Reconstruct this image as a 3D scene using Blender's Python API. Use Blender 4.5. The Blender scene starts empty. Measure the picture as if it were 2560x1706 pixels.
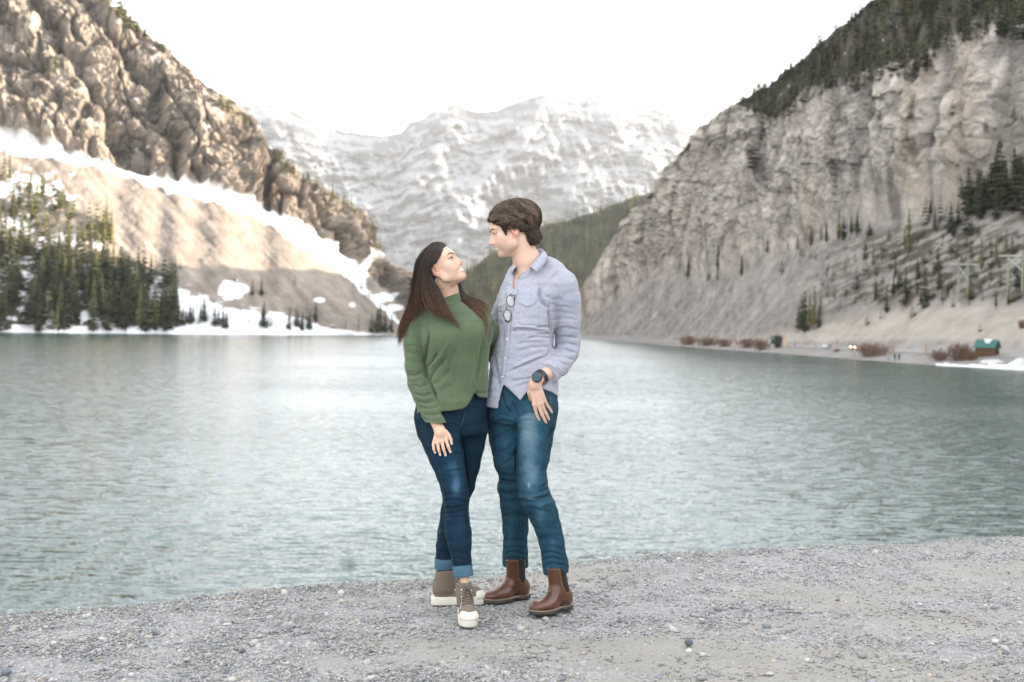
import bpy, math, random
import numpy as np

C = bpy.context.scene.collection
SC = bpy.context.scene
F = 3555.6          # focal length in photo pixels (50 mm on 36 mm, 2560 px wide)
CX, H0, CZ = 1280.0, 806.0, 1.30
ROLL = math.radians(0.85)      # the photo was taken with the camera slightly tilted
WATER = -7.7

# ---------------------------------------------------------------- camera
cam_data = bpy.data.cameras.new('camera')
cam = bpy.data.objects.new('camera', cam_data)
C.objects.link(cam)
cam.location = (0, 0, CZ)
cam.rotation_euler = (math.radians(90), -ROLL, 0)
cam_data.lens = 50
cam_data.sensor_width = 36
cam_data.shift_y = -47.0 / 2560.0
cam_data.clip_start = 0.1
cam_data.clip_end = 40000
cam_data.dof.use_dof = True
cam_data.dof.focus_distance = 6.35
cam_data.dof.aperture_fstop = 4.0
SC.camera = cam

# ---------------------------------------------------------------- sky, sun, exposure
SUN_ELEV, SUN_AZ = math.radians(11.5), math.radians(93.0)     # azimuth from +Y towards +X
world = bpy.data.worlds.new('World')
SC.world = world
world.use_nodes = True
nt = world.node_tree
nt.nodes.clear()
sky = nt.nodes.new('ShaderNodeTexSky')
sky.sky_type = 'NISHITA'
sky.sun_disc = False
sky.sun_elevation = SUN_ELEV
sky.sun_rotation = SUN_AZ
sky.altitude = 1600
sky.air_density = 1.0
sky.dust_density = 4.0
sky.ozone_density = 1.0
hs = nt.nodes.new('ShaderNodeHueSaturation')
hs.inputs['Saturation'].default_value = 0.30
bg = nt.nodes.new('ShaderNodeBackground')
bg.inputs['Strength'].default_value = 0.15
wo = nt.nodes.new('ShaderNodeOutputWorld')
nt.links.new(sky.outputs[0], hs.inputs['Color'])
sky_fill = nt.nodes.new('ShaderNodeMix')          # even white added to brighten the sky and its light, like thin cloud
sky_fill.data_type = 'RGBA'; sky_fill.blend_type = 'ADD'
sky_fill.inputs[0].default_value = 1.0
sky_fill.inputs[7].default_value = (2.0, 2.02, 2.06, 1)
nt.links.new(hs.outputs[0], sky_fill.inputs[6])
nt.links.new(sky_fill.outputs[2], bg.inputs['Color'])
nt.links.new(bg.outputs[0], wo.inputs['Surface'])

sun_data = bpy.data.lights.new('sun', 'SUN')
sun_data.energy = 4.8
sun_data.angle = math.radians(0.5)
sun_data.color = (1.0, 0.815, 0.61)
sun = bpy.data.objects.new('sun', sun_data)
C.objects.link(sun)
sun.rotation_euler = (math.pi / 2 - SUN_ELEV, 0, math.pi - SUN_AZ)
sun.location = (300, 60, 400)

SC.view_settings.view_transform = 'Standard'
SC.view_settings.look = 'None'
SC.view_settings.exposure = 2.12
SC.view_settings.gamma = 1.0
SC.view_settings.use_curve_mapping = False
SC.render.engine = 'CYCLES'
SC.cycles.use_denoising = True
SC.cycles.max_bounces = 6
SC.cycles.volume_bounces = 0
SC.cycles.transparent_max_bounces = 6
SC.cycles.sample_clamp_indirect = 8.0
# ---------------------------------------------------------------- small helpers
rnd = random.Random(11)
rng = np.random.default_rng(11)

_cr, _sr = math.cos(ROLL), math.sin(ROLL)
def level(px, py):
    """photo pixel -> pixel of the same view with the camera held level"""
    dx, dy = px - CX, py - H0
    return CX + dx * _cr + dy * _sr, H0 - dx * _sr + dy * _cr

def PW(px, py, Y):
    """a point of the place seen at photo pixel (px, py), Y metres in front of the camera"""
    px, py = level(px, py)
    return np.array([(px - CX) / F * Y, Y, CZ - (py - H0) / F * Y], float)

def topx(P):
    Y = np.maximum(P[:, 1], 0.1)
    dx, dy = F * P[:, 0] / Y, -F * (P[:, 2] - CZ) / Y
    return CX + dx * _cr - dy * _sr, H0 + dx * _sr + dy * _cr

_pr = np.random.default_rng(5)
_perm = np.concatenate([_pr.permutation(256)] * 3)
_g = _pr.normal(size=(256, 3)); _g /= np.linalg.norm(_g, axis=1)[:, None]
_g = _g.astype(np.float32)

def perlin(P):
    P = np.asarray(P, np.float32)
    Pi = np.floor(P); f = P - Pi
    I = Pi.astype(np.int64) & 255
    u = f * f * f * (f * (f * 6 - 15) + 10)
    out = 0
    for dx in (0, 1):
        wx = u[:, 0] if dx else 1 - u[:, 0]
        for dy in (0, 1):
            wy = u[:, 1] if dy else 1 - u[:, 1]
            for dz in (0, 1):
                wz = u[:, 2] if dz else 1 - u[:, 2]
                h = _perm[_perm[_perm[I[:, 0] + dx] + I[:, 1] + dy] + I[:, 2] + dz]
                g = _g[h]
                d = g[:, 0] * (f[:, 0] - dx) + g[:, 1] * (f[:, 1] - dy) + g[:, 2] * (f[:, 2] - dz)
                out = out + wx * wy * wz * d
    return out * 1.5

def fbm(P, octaves=4, gain=0.5, ridged=False):
    a, s, out = 1.0, 1.0, 0
    for _ in range(octaves):
        n = perlin(P * s + 17.3 * s)
        out = out + a * ((1 - 2 * np.abs(n)) if ridged else n)
        a *= gain; s *= 2.03
    return out

def cells(P, seed=0.0):
    """Worley cells: a random value of the nearest cell and the distance to its border (F2 - F1)"""
    P = np.asarray(P, np.float32); B = np.floor(P).astype(np.int64); n = len(P)
    f1 = np.full(n, 9.0, np.float32); f2 = f1.copy(); val = np.zeros(n, np.float32)
    for dx in (-1, 0, 1):
        for dy in (-1, 0, 1):
            for dz in (-1, 0, 1):
                q = B + np.array([dx, dy, dz]); m = q & 255
                h = _perm[_perm[_perm[m[:, 0]] + m[:, 1]] + m[:, 2]]
                c = q + 0.5 + 0.30 * _g[h]
                d = np.sqrt(((P - c) ** 2).sum(1)); near = d < f1
                f2 = np.where(near, f1, np.minimum(f2, d)); f1 = np.where(near, d, f1); val = np.where(near, h / 255.0, val)
    return val.astype(np.float32), (f2 - f1).astype(np.float32)

def sstep(a, b, x):
    t = np.clip((x - a) / (b - a), 0, 1)
    return t * t * (3 - 2 * t)

def new_mesh(name, V, Fc, smooth=True, cols=None, attrs=None):
    """V (n,3); Fc an (m,3) or (m,4) array or list of arrays"""
    me = bpy.data.meshes.new(name)
    V = np.asarray(V, np.float32)
    groups = Fc if isinstance(Fc, (list, tuple)) and len(Fc) and isinstance(Fc[0], np.ndarray) and Fc[0].ndim == 2 else [np.asarray(Fc)]
    groups = [g for g in groups if len(g)]
    idx = np.concatenate([g.reshape(-1) for g in groups]).astype(np.int32)
    tot = np.concatenate([np.full(len(g), g.shape[1], np.int32) for g in groups])
    start = np.concatenate([[0], np.cumsum(tot)[:-1]]).astype(np.int32)
    me.vertices.add(len(V)); me.vertices.foreach_set('co', V.reshape(-1))
    me.loops.add(len(idx)); me.loops.foreach_set('vertex_index', idx)
    me.polygons.add(len(tot)); me.polygons.foreach_set('loop_start', start)
    me.polygons.foreach_set('loop_total', tot)
    me.polygons.foreach_set('use_smooth', np.full(len(tot), bool(smooth)))
    me.update(calc_edges=True)
    me.validate()
    if cols is not None:
        c = np.ones((len(V), 4), np.float32); c[:, :3] = cols
        a = me.attributes.new('Col', 'FLOAT_COLOR', 'POINT'); a.data.foreach_set('color', c.reshape(-1))
    for k, v in (attrs or {}).items():
        a = me.attributes.new(k, 'FLOAT', 'POINT'); a.data.foreach_set('value', np.asarray(v, np.float32))
    return me

def link(name, me, material=None, parent=None, label=None, cat=None, group=None, kind=None, loc=None, rot=None):
    o = bpy.data.objects.new(name, me)
    C.objects.link(o)
    if material is not None and me is not None:
        me.materials.append(material)
    if parent is not None: o.parent = parent
    if loc is not None: o.location = loc
    if rot is not None: o.rotation_euler = rot
    if label: o['label'] = label
    if cat: o['category'] = cat
    if group: o['group'] = group
    if kind: o['kind'] = kind
    return o

def thing(name, label, cat, loc=(0, 0, 0), rotz=0, group=None):
    return link(name, None, label=label, cat=cat, group=group, loc=loc, rot=(0, 0, rotz))

def copy_tree(o, parent=None):
    c = o.copy(); C.objects.link(c)
    if parent is not None: c.parent = parent
    for ch in list(o.children):
        copy_tree(ch, c)
    return c

class MB:
    """collects simple solids and links them as one mesh"""
    def __init__(s): s.V = []; s.F = []; s.n = 0
    def add(s, V, Fs):
        V = np.asarray(V, float)
        s.V.append(V); s.F += [[i + s.n for i in f] for f in Fs]; s.n += len(V); return s
    def box(s, c, size, rz=0.0, top=1.0):
        x, y, z = np.array(size) / 2
        P = np.array([[-x, -y, -z], [x, -y, -z], [x, y, -z], [-x, y, -z], [-x * top, -y * top, z], [x * top, -y * top, z], [x * top, y * top, z], [-x * top, y * top, z]])
        cr, sr = math.cos(rz), math.sin(rz)
        P = P @ np.array([[cr, sr, 0], [-sr, cr, 0], [0, 0, 1]]) + np.array(c)
        return s.add(P, [[0, 3, 2, 1], [4, 5, 6, 7], [0, 1, 5, 4], [1, 2, 6, 5], [2, 3, 7, 6], [3, 0, 4, 7]])
    def prism(s, pts, axis_vec, caps=True):
        """pts: closed 3D outline, extruded by axis_vec"""
        a = np.asarray(pts, float); n = len(a)
        V = np.concatenate([a, a + np.asarray(axis_vec, float)])
        Fs = [[i, (i + 1) % n, n + (i + 1) % n, n + i] for i in range(n)]
        if caps: Fs += [list(range(n))[::-1], list(range(n, 2 * n))]
        return s.add(V, Fs)
    def tube(s, pts, radii, sides=8, caps=True):
        V, Fs = tube_geo(pts, radii, sides, caps)
        return s.add(V, Fs)
    def build(s, name, m, parent=None, smooth=False, **k):
        me = bpy.data.meshes.new(name)
        me.from_pydata(np.concatenate(s.V).tolist(), [], s.F)
        if smooth: me.polygons.foreach_set('use_smooth', np.ones(len(me.polygons), bool))
        me.update()
        return link(name, me, m, parent, **k)

def frames(pts):
    pts = np.asarray(pts, float)
    T = np.gradient(pts, axis=0); T /= np.maximum(np.linalg.norm(T, axis=1), 1e-9)[:, None]
    up = np.array([0, 0, 1.0]) if abs(T[0][2]) < 0.9 else np.array([1.0, 0, 0])
    N = np.zeros_like(T)
    n = np.cross(up, T[0]); n /= np.linalg.norm(n)
    for i in range(len(T)):
        n = n - T[i] * (n @ T[i]); n /= max(np.linalg.norm(n), 1e-9)
        N[i] = n
    return T, N, np.cross(T, N)

def tube_geo(pts, radii, sides=8, caps=True):
    pts = np.asarray(pts, float)
    T, N, B = frames(pts)
    r = np.broadcast_to(np.asarray(radii, float), (len(pts),))
    a = np.arange(sides) * 2 * math.pi / sides
    V = (pts[:, None] + r[:, None, None] * (np.cos(a)[None, :, None] * N[:, None] + np.sin(a)[None, :, None] * B[:, None])).reshape(-1, 3)
    Fs = []
    for i in range(len(pts) - 1):
        for j in range(sides):
            k = (j + 1) % sides
            Fs.append([i * sides + j, i * sides + k, (i + 1) * sides + k, (i + 1) * sides + j])
    if caps:
        Fs.append(list(range(sides))[::-1]); Fs.append(list(range((len(pts) - 1) * sides, len(pts) * sides)))
    return V, Fs

# ---------------------------------------------------------------- materials
class N:
    """thin wrapper round a node tree"""
    def __init__(s, name):
        s.m = bpy.data.materials.new(name); s.m.use_nodes = True
        s.t = s.m.node_tree; s.p = s.t.nodes['Principled BSDF']
    def n(s, typ, **kw):
        nd = s.t.nodes.new(typ)
        for k, v in kw.items():
            if k.startswith('i_'):
                key = k[2:]; key = int(key) if key.isdigit() else key.replace('_', ' ')
                nd.inputs[key].default_value = v
            else: setattr(nd, k, v)
        return nd
    def l(s, a, b): s.t.links.new(a, b)
    def coord(s, scale=(1, 1, 1), rot=(0, 0, 0), which='Object'):
        tc = s.n('ShaderNodeTexCoord'); mp = s.n('ShaderNodeMapping')
        mp.inputs['Scale'].default_value = scale; mp.inputs['Rotation'].default_value = rot
        s.l(tc.outputs[which], mp.inputs['Vector']); return mp.outputs[0]
    def noise(s, vec, scale, detail=4, rough=0.55):
        nd = s.n('ShaderNodeTexNoise'); nd.inputs['Scale'].default_value = scale
        nd.inputs['Detail'].default_value = detail; nd.inputs['Roughness'].default_value = rough
        if vec is not None: s.l(vec, nd.inputs['Vector'])
        return nd.outputs['Fac']
    def ramp(s, fac, stops):
        r = s.n('ShaderNodeValToRGB'); e = r.color_ramp.elements
        while len(e) < len(stops): e.new(0.5)
        for el, (p, c) in zip(e, stops):
            el.position = p; el.color = (*c, 1) if len(c) == 3 else c
        s.l(fac, r.inputs['Fac']); return r.outputs['Color']
    def mix(s, fac, a, b, mode='MIX'):
        x = s.n('ShaderNodeMix', data_type='RGBA', blend_type=mode)
        for sock, v in ((x.inputs[0], fac), (x.inputs[6], a), (x.inputs[7], b)):
            if isinstance(v, (int, float)): sock.default_value = v
            elif isinstance(v, tuple): sock.default_value = (*v, 1)
            else: s.l(v, sock)
        return x.outputs[2]
    def attr(s, name, out='Color'):
        a = s.n('ShaderNodeAttribute', attribute_name=name); return a.outputs[out]
    def math(s, op, a, b=0.0):
        x = s.n('ShaderNodeMath', operation=op)
        for sock, v in ((x.inputs[0], a), (x.inputs[1], b)):
            if isinstance(v, (int, float)): sock.default_value = v
            else: s.l(v, sock)
        return x.outputs[0]
    def bump(s, height, strength=0.3, dist=0.01, normal=None):
        b = s.n('ShaderNodeBump'); b.inputs['Strength'].default_value = strength; b.inputs['Distance'].default_value = dist
        s.l(height, b.inputs['Height'])
        if normal is not None: s.l(normal, b.inputs['Normal'])
        s.l(b.outputs[0], s.p.inputs['Normal']); return b.outputs[0]
    def set(s, color=None, rough=0.6, metal=0.0, spec=None, **kw):
        if color is not None:
            if isinstance(color, tuple): s.p.inputs['Base Color'].default_value = (*color, 1)
            else: s.l(color, s.p.inputs['Base Color'])
        s.p.inputs['Roughness'].default_value = rough; s.p.inputs['Metallic'].default_value = metal
        if spec is not None: s.p.inputs['Specular IOR Level'].default_value = spec
        return s.m

def simple(name, col, rough=0.6, var=0.25, scale=30.0, metal=0.0, bump=0.0, spec=None):
    """plain procedural material: base colour broken up by noise"""
    k = N(name); v = k.coord()
    nz = k.noise(v, scale)
    c = k.mix(nz, tuple(x * (1 - var) for x in col), tuple(min(1, x * (1 + var)) for x in col))
    if bump: k.bump(k.noise(v, scale * 3), 0.4, bump)
    return k.set(c, rough, metal, spec)
# ---------------------------------------------------------------- the valley: water, slopes, peaks
def grid_faces(nr, nc):
    i = np.arange(nr * nc).reshape(nr, nc)
    return np.stack([i[:-1, :-1], i[:-1, 1:], i[1:, 1:], i[1:, :-1]], -1).reshape(-1, 4)

def grid_normals(G):
    du = np.gradient(G, axis=1); dv = np.gradient(G, axis=0)
    n = np.cross(du, dv); n /= np.maximum(np.linalg.norm(n, axis=2), 1e-9)[..., None]
    return n

def up_slope(px, py, Ys, zs, k):
    """depth of a point higher on a slope that recedes k metres per metre of height from (Ys, zs)"""
    py = level(px, py)[1]
    return (Ys + k * (CZ - zs)) / (1 - k * (H0 - py) / F)

def pix_curve(px, py, Y):
    px, py = level(px, py)
    return np.stack([(px - CX) / F * Y, Y, CZ - (py - H0) / F * Y], -1)

def loft(curves, rows):
    """curves: list of (n,3); rows[i]: how many rows between curve i and i+1 -> grid and row parameter"""
    out, par = [], []
    for i, r in enumerate(rows):
        t = np.linspace(0, 1, r, endpoint=(i == len(rows) - 1))
        out.append(curves[i][None] * (1 - t)[:, None, None] + curves[i + 1][None] * t[:, None, None])
        par.append(i + t)
    return np.concatenate(out), np.concatenate(par)

def relief(G, scale, amp_fn):
    return G

def mountain_material(name, rock_scale=0.05, bump=3.0):
    k = N(name); v = k.coord(which='Object')
    col = k.attr('Col')
    n1 = k.noise(v, rock_scale, 6, 0.65)
    tone = k.ramp(n1, [(0.25, (0.72, 0.71, 0.70)), (0.5, (0.98, 0.98, 0.98)), (0.75, (1.18, 1.17, 1.15))])  # random tone variation from noise
    c = k.mix(1.0, col, tone, 'MULTIPLY')
    k.bump(k.noise(v, rock_scale * 2.5, 8, 0.7), 0.5, bump)
    return k.set(c, 0.9, spec=0.2)

# ---- left mountain: crag above a scree slope, snow and forest at the shore
LM = np.array([  # px, shoreline, top of lower snow, bottom of snow band, top of snow band, crest
    (-700, 828, 560, 150, 60, -640), (-350, 829, 590, 260, 190, -390), (-150, 830, 610, 320, 265, -240), (0, 831, 625, 384, 338, -150), (80, 832, 632, 398, 350, -110), (154, 833, 640, 405, 378, -75),
    (247, 834, 645, 422, 404, -10), (300, 834, 655, 440, 420, 42), (357, 835, 672, 462, 439, 88), (400, 835, 690, 476, 440, 120), (439, 836, 708, 488, 445, 147), (494, 836, 735, 500, 461, 203), (548, 837, 762, 512, 475, 260),
    (600, 837, 770, 530, 492, 302), (658, 837, 779, 560, 521, 345), (713, 838, 775, 592, 540, 415), (768, 838, 803, 631, 566, 452), (820, 838, 818, 664, 606, 484), (878, 838, 830, 702, 645, 521),
    (915, 838, 834, 724, 680, 546), (932, 838, 835, 734, 696, 572), (944, 838, 836, 742, 704, 640), (972, 838, 836.5, 762, 730, 668), (1000, 838, 837, 780, 760, 682), (1040, 838, 837.5, 800, 788, 702), (1110, 838, 837.6, 826, 820, 745), (1180, 838, 837.8, 836, 835, 800)], float)
NC = 430
lx = np.interp(np.linspace(0, 1, NC), [0, .16, 1], [-700, -60, 1180])
def smooth(a, n):
    kk = np.hanning(2 * n + 3); kk /= kk.sum()
    return np.convolve(np.pad(a, n + 1, mode='reflect', reflect_type='odd'), kk, 'valid')
lc = [smooth(np.interp(lx, LM[:, 0], LM[:, i]), s) for i, s in ((1, 10), (2, 16), (3, 16), (4, 12), (5, 6))]
Ysh = (CZ - WATER) * F / (level(lx, lc[0])[1] - H0)
c1 = pix_curve(lx, lc[0], Ysh)
Y2 = up_slope(lx, lc[1], Ysh, WATER, 0.9); c2 = pix_curve(lx, lc[1], Y2)
Y3 = up_slope(lx, lc[2], Y2, c2[:, 2], 0.95); Y3 = smooth(Y3, 14); c3 = pix_curve(lx, lc[2], Y3)
Y4 = up_slope(lx, lc[3], Y3, c3[:, 2], 0.8); Y4 = smooth(Y4, 14); c4 = pix_curve(lx, lc[3], Y4)
Y5 = up_slope(lx, lc[4], Y4, c4[:, 2], 0.5); Y5 = smooth(Y5, 14); c5 = pix_curve(lx, lc[4], Y5)
c0 = c1 + np.array([0, -60, -8]); c6 = c5 + np.array([-60, 220, -40]); c7 = c5 + np.array([-160, 700, -260])
lcur = []
for c in (c0, c1, c2, c3, c4, c5, c6, c7):       # out of view the slope goes on beside the lake
    lcur.append(np.concatenate([[c[0] + np.array(o_) for o_ in ((-330., -900., 0), (-290., -560., 0), (-200., -300., 0), (-90., -120., 0), (-30., -38., 0))], c]))
lx = np.concatenate([np.full(5, -700.), lx]); lc = [np.concatenate([np.full(5, a[0]), a]) for a in lc]; NC += 5
G, vpar = loft(lcur, [3, 70, 85, 14, 130, 12, 6])
nr = G.shape[0]
Pn = G.reshape(-1, 3); n0 = grid_normals(G).reshape(-1, 3)
n0 *= -np.sign(n0[:, 1])[:, None]
v = np.repeat(vpar, NC); pxg = np.tile(lx, nr); 
ppx, ppy = topx(Pn)
scale = (Pn[:, 1] / 1000.)
cliff = sstep(3.85, 4.15, v) * (1 - sstep(5.0, 5.6, v))
taper = 1 - sstep(950, 1150, pxg)
# buttresses run down the fall line and lean right; blocks and ledges cut across them
q = np.stack([Pn[:, 0] + 0.35 * Pn[:, 2], Pn[:, 1] * 0.7, Pn[:, 2] * 0.30], -1)
butt = fbm(q / 42.0, 4, 0.55, True)
blocks = fbm(Pn / np.array([24., 24., 17.]), 4, 0.6, True)
big = fbm(Pn / 95.0 + 3.7, 2)
qc = np.stack([Pn[:, 0] + 0.30 * Pn[:, 2] + 9 * fbm(Pn / 30. + 11, 2), Pn[:, 1] * 0.9, Pn[:, 2] * 0.22], -1)
cleft = np.exp(-(perlin(qc / 48.) / 0.10) ** 2) + 0.6 * np.exp(-(perlin(qc / 21. + 5) / 0.09) ** 2)
stepz = Pn[:, 2] + 8 * fbm(Pn / 45. + 2, 2) + 0.25 * Pn[:, 0]
steps = np.abs(((stepz / 19.) % 1) - .5) * 2
wq = Pn + 6 * np.stack([fbm(Pn / 20. + 1, 2), fbm(Pn / 20. + 4, 2), fbm(Pn / 20. + 7, 2)], -1)
ca, ea = cells(wq / np.array([20., 20., 44.])); cb, eb = cells(wq / np.array([11., 11., 15.]) + 40)
d_cliff = 4.0 * butt + 3.0 * blocks + 15 * big - 13 * cleft + 2.5 * steps + 7.0 * (ca - .5) + 4.5 * (cb - .5) - 2.5 * np.exp(-(eb / .08) ** 2) + 3.2 * fbm(Pn / 8., 4, 0.7, True)
gully = fbm(np.stack([(ppx - 0.95 * ppy) / 42., ppy / 260., ppy * 0], -1), 4)
d_scree = 1.2 * gully + 0.8 * fbm(Pn / 6., 4, .6)
edge = np.clip((5 - v) * 3, 0.3, 1)
disp = cliff * d_cliff * (0.55 + 0.45 * edge) + (1 - cliff) * sstep(0.95, 1.3, v) * d_scree
disp = np.clip(disp, -16, 22) * scale * (0.35 + 0.65 * taper) * np.where(v > 4.9, .7, 1)
Pl = Pn + n0 * disp[:, None]
# colours of rock, scree, snow
nz = fbm(Pn / 30. + 9, 4); nzf = fbm(Pn / 9. + 2, 3)
rock = np.array([0.25, 0.214, 0.178])[None] * (1 + 0.25 * nz + 0.35 * nzf + .35 * (ca - .5) + .35 * (cb - .5))[:, None]
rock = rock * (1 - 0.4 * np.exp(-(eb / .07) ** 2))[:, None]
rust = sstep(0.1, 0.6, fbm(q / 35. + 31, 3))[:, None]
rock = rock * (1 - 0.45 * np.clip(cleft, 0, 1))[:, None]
rock = rock * (1 - 0.3 * rust) + np.array([0.27, 0.19, 0.135]) * 0.3 * rust
scree = np.array([0.245, 0.209, 0.177])[None] * (1 + 0.22 * gully + 0.25 * nzf)[:, None]
col = scree * (1 - cliff)[:, None] + rock * cliff[:, None]
snow = np.array([0.80, 0.81, 0.83])
jag = 0.35 * fbm(np.stack([ppx / 28., ppy / 14., ppy * 0], -1), 3)
dy4 = ppy - np.tile(lc[3], nr); dy3 = ppy - np.tile(lc[2], nr)
jj = fbm(np.stack([ppx / 26., ppy / 26., ppy * 0 + 1], -1), 3)
tongue = 9 * np.clip(fbm(np.stack([(ppx + .4 * ppy) / 20., ppy / 90., ppy * 0 + 6], -1), 2) - .25, 0, 1)
band = sstep(-1, 3, dy4 + 7 * jj + tongue) * (1 - sstep(-5, 0, dy3 + 10 * jj)) * (v > 2) * (v < 4.6) * (1 - sstep(840, 930, pxg + 60 * jag))
low = (1 - sstep(1.9, 2.0, v + 0.35 * jag)) * sstep(0.98, 1.02, v)
under = sstep(0.10, -0.12, jag + 0.35 * fbm(np.stack([ppx / 40., ppy / 22., ppy * 0 + 5], -1), 3)) * (pxg < 420)
low = low * (1 - 0.9 * under * (1 - sstep(330, 430, pxg)))
low = np.maximum(low, (v < 1.10) * (v > 0.98) * (pxg < 960) * (fbm(np.stack([ppx / 60., ppy * 0, ppy * 0], -1), 2) > -0.35))
def blob(cx, cy, rx, ry, jit=1.0):
    return ((ppx - cx) / rx) ** 2 + ((ppy - cy) / ry) ** 2 + jit * 2.0 * jag < 1.0
spots = blob(580, 725, 40, 22) | blob(800, 750, 12, 6) | blob(880, 764, 7, 6) | blob(835, 640, 14, 24) | blob(905, 690, 12, 46) | blob(925, 640, 10, 22) | blob(955, 745, 30, 12) | blob(985, 770, 22, 10) | ((blob(60, 470, 110, 40, 2) | blob(30, 560, 60, 26, 2) | blob(170, 610, 90, 20, 2)) & (jj > -.1))
chute = (np.abs((ppy - 700) - 0.9 * (ppx - 880)) < 8 + 20 * jag) & (ppx > 830) & (ppx < 1000)
ledge = cliff * (fbm(np.stack([ppx / 30., ppy / 12., ppy * 0 + 3], -1), 3) > 0.88) * (pxg < 780)
crest = (v > 4.80) * (v < 5.05) * (fbm(np.stack([ppx / 22., ppy / 22., ppy * 0 + 8], -1), 3) > 0.62)
S = np.clip(band + low + spots * (v > 1) * (v < 4.6) + chute * (v > 1) + ledge + crest, 0, 1)[:, None]
col = col * (1 - S) + snow * S
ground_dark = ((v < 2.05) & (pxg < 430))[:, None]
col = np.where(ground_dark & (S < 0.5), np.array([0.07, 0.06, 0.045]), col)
rock_mat = mountain_material('weathered_rock')
left_px = (ppx.reshape(nr, NC), ppy.reshape(nr, NC)); LEFT = Pl.reshape(nr, NC, 3); LV = v.reshape(nr, NC)
def craggy(me, mask):
    """broken rock keeps hard facets, scree and soil stay smooth"""
    q = np.zeros(len(me.polygons) * 4, np.int32); me.polygons.foreach_get('vertices', q)
    me.polygons.foreach_set('use_smooth', ~(mask[q.reshape(-1, 4)].min(1) > .5)); me.update(); return me
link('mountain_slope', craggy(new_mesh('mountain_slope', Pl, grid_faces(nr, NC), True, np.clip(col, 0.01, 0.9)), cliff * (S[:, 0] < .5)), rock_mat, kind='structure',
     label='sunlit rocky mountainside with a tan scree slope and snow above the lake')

# ---- right mountain: pale cliff between a forested top and a talus fan
RM = np.array([  # px, shoreline, road edge, foot of talus, foot of cliff, top of cliff, crest
    (1300, 846, 845, 843, 842, 840, 838), (1360, 848, 842, 839, 834, 828, 826), (1410, 848.5, 840, 836, 812, 776, 774), (1454, 849, 840, 836, 800, 722, 719), (1500, 851, 842, 838, 772, 653, 650), (1550, 854, 845, 840, 741, 584, 581), (1600, 858, 848, 840, 712, 532, 529),
    (1640, 861, 850, 840, 692, 483, 480), (1700, 866, 853, 841, 690, 395, 390), (1760, 871, 855, 843, 689, 330, 324), (1838, 877, 859, 845, 684, 264, 258), (1900, 881, 861, 842, 662, 285, 230), (1930, 883, 862, 839, 651, 305, 214),
    (1970, 886, 862, 834, 635, 287, 182), (2023, 890, 864, 824, 615, 242, 135), (2080, 894, 866, 812, 593, 232, 85), (2150, 900, 869, 798, 570, 224, 32), (2220, 905, 871, 784, 555, 186, -28), (2287, 910, 873, 774, 542, 202, -85), (2360, 915, 876, 768, 532, 124, -142), (2420, 918, 878, 767, 527, 108, -190), (2480, 922, 880, 768, 520, 92, -240), (2560, 926, 883, 774, 515, 108, -305),
    (2760, 939, 890, 780, 505, 80, -420)], float)
NR2 = 500
rx = np.interp(np.linspace(0, 1, NR2), [0, .05, .94, 1], [1300, 1400, 2580, 2760])
rc_ = [smooth(np.interp(rx, RM[:, 0], RM[:, i]), s) for i, s in ((1, 10), (2, 10), (3, 10), (4, 9), (5, 5), (6, 7))]
Yr1 = (CZ - WATER) * F / (level(rx, rc_[0])[1] - H0); r1 = pix_curve(rx, rc_[0], Yr1)
Yr2 = Yr1 * 1.13; r2 = pix_curve(rx, rc_[1], Yr2)
Yr3 = up_slope(rx, rc_[2], Yr2 * 1.03, r2[:, 2], 1.5); r3 = pix_curve(rx, rc_[2], Yr3)
Yr4 = up_slope(rx, rc_[3], Yr3, r3[:, 2], 1.25); r4 = pix_curve(rx, rc_[3], Yr4)
Yr5 = up_slope(rx, rc_[4], Yr4, r4[:, 2], 0.30); r5 = pix_curve(rx, rc_[4], Yr5)
Yr6 = up_slope(rx, rc_[5], Yr5, r5[:, 2], 1.0); r6 = pix_curve(rx, rc_[5], Yr6)
r0 = r1 + np.array([-25, -20, -8]); rl = r1 * 0.45 + r2 * 0.55
r7 = r6 + np.array([120, 60, -20]); r8 = r6 + np.array([500, 200, -150])
# out of view the mountainside goes on beside the lake and behind the camera
ext = [(101, 190, .25), (101, 140, .5), (100, 90, .75), (100, 30, .95), (108, -60, 1), (125, -180, 1), (150, -350, 1), (190, -650, 1)]
cur = []
for c in (r0, r1, rl, r2, r3, r4, r5, r6, r7, r8):
    off = c[-1] - r1[-1]
    L = math.hypot(off[0], off[1]); a0 = math.atan2(off[1], off[0])
    pts = []
    for ex, ey, tw in ext:
        a = a0 * (1 - tw) if a0 > -0.5 else a0
        pts.append((ex + L * math.cos(a), ey + L * math.sin(a), WATER + off[2]))
    cur.append(np.concatenate([c, np.array(pts)]))
NCR = NR2 + len(ext)
G, vpar = loft(cur, [3, 8, 8, 22, 75, 120, 60, 8, 6])
nr = G.shape[0]
Pn = G.reshape(-1, 3); n0 = grid_normals(G).reshape(-1, 3)
n0 *= np.where(n0[:, 0] * -1 + n0[:, 1] * -1 < 0, -1, 1)[:, None]
v = np.repeat(vpar, NCR); pxg = np.tile(np.concatenate([rx, np.full(len(ext), 2760.)]), nr)
ppx, ppy = topx(Pn)
scale = np.clip(Pn[:, 1] / 560., 0.4, 1.6)
cliff = sstep(4.9, 5.12, v) * (1 - sstep(5.96, 6.25, v)); cliffd = sstep(4.95, 5.5, v) * (1 - sstep(5.96, 6.25, v))
upper = sstep(6.0, 6.2, v)
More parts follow.
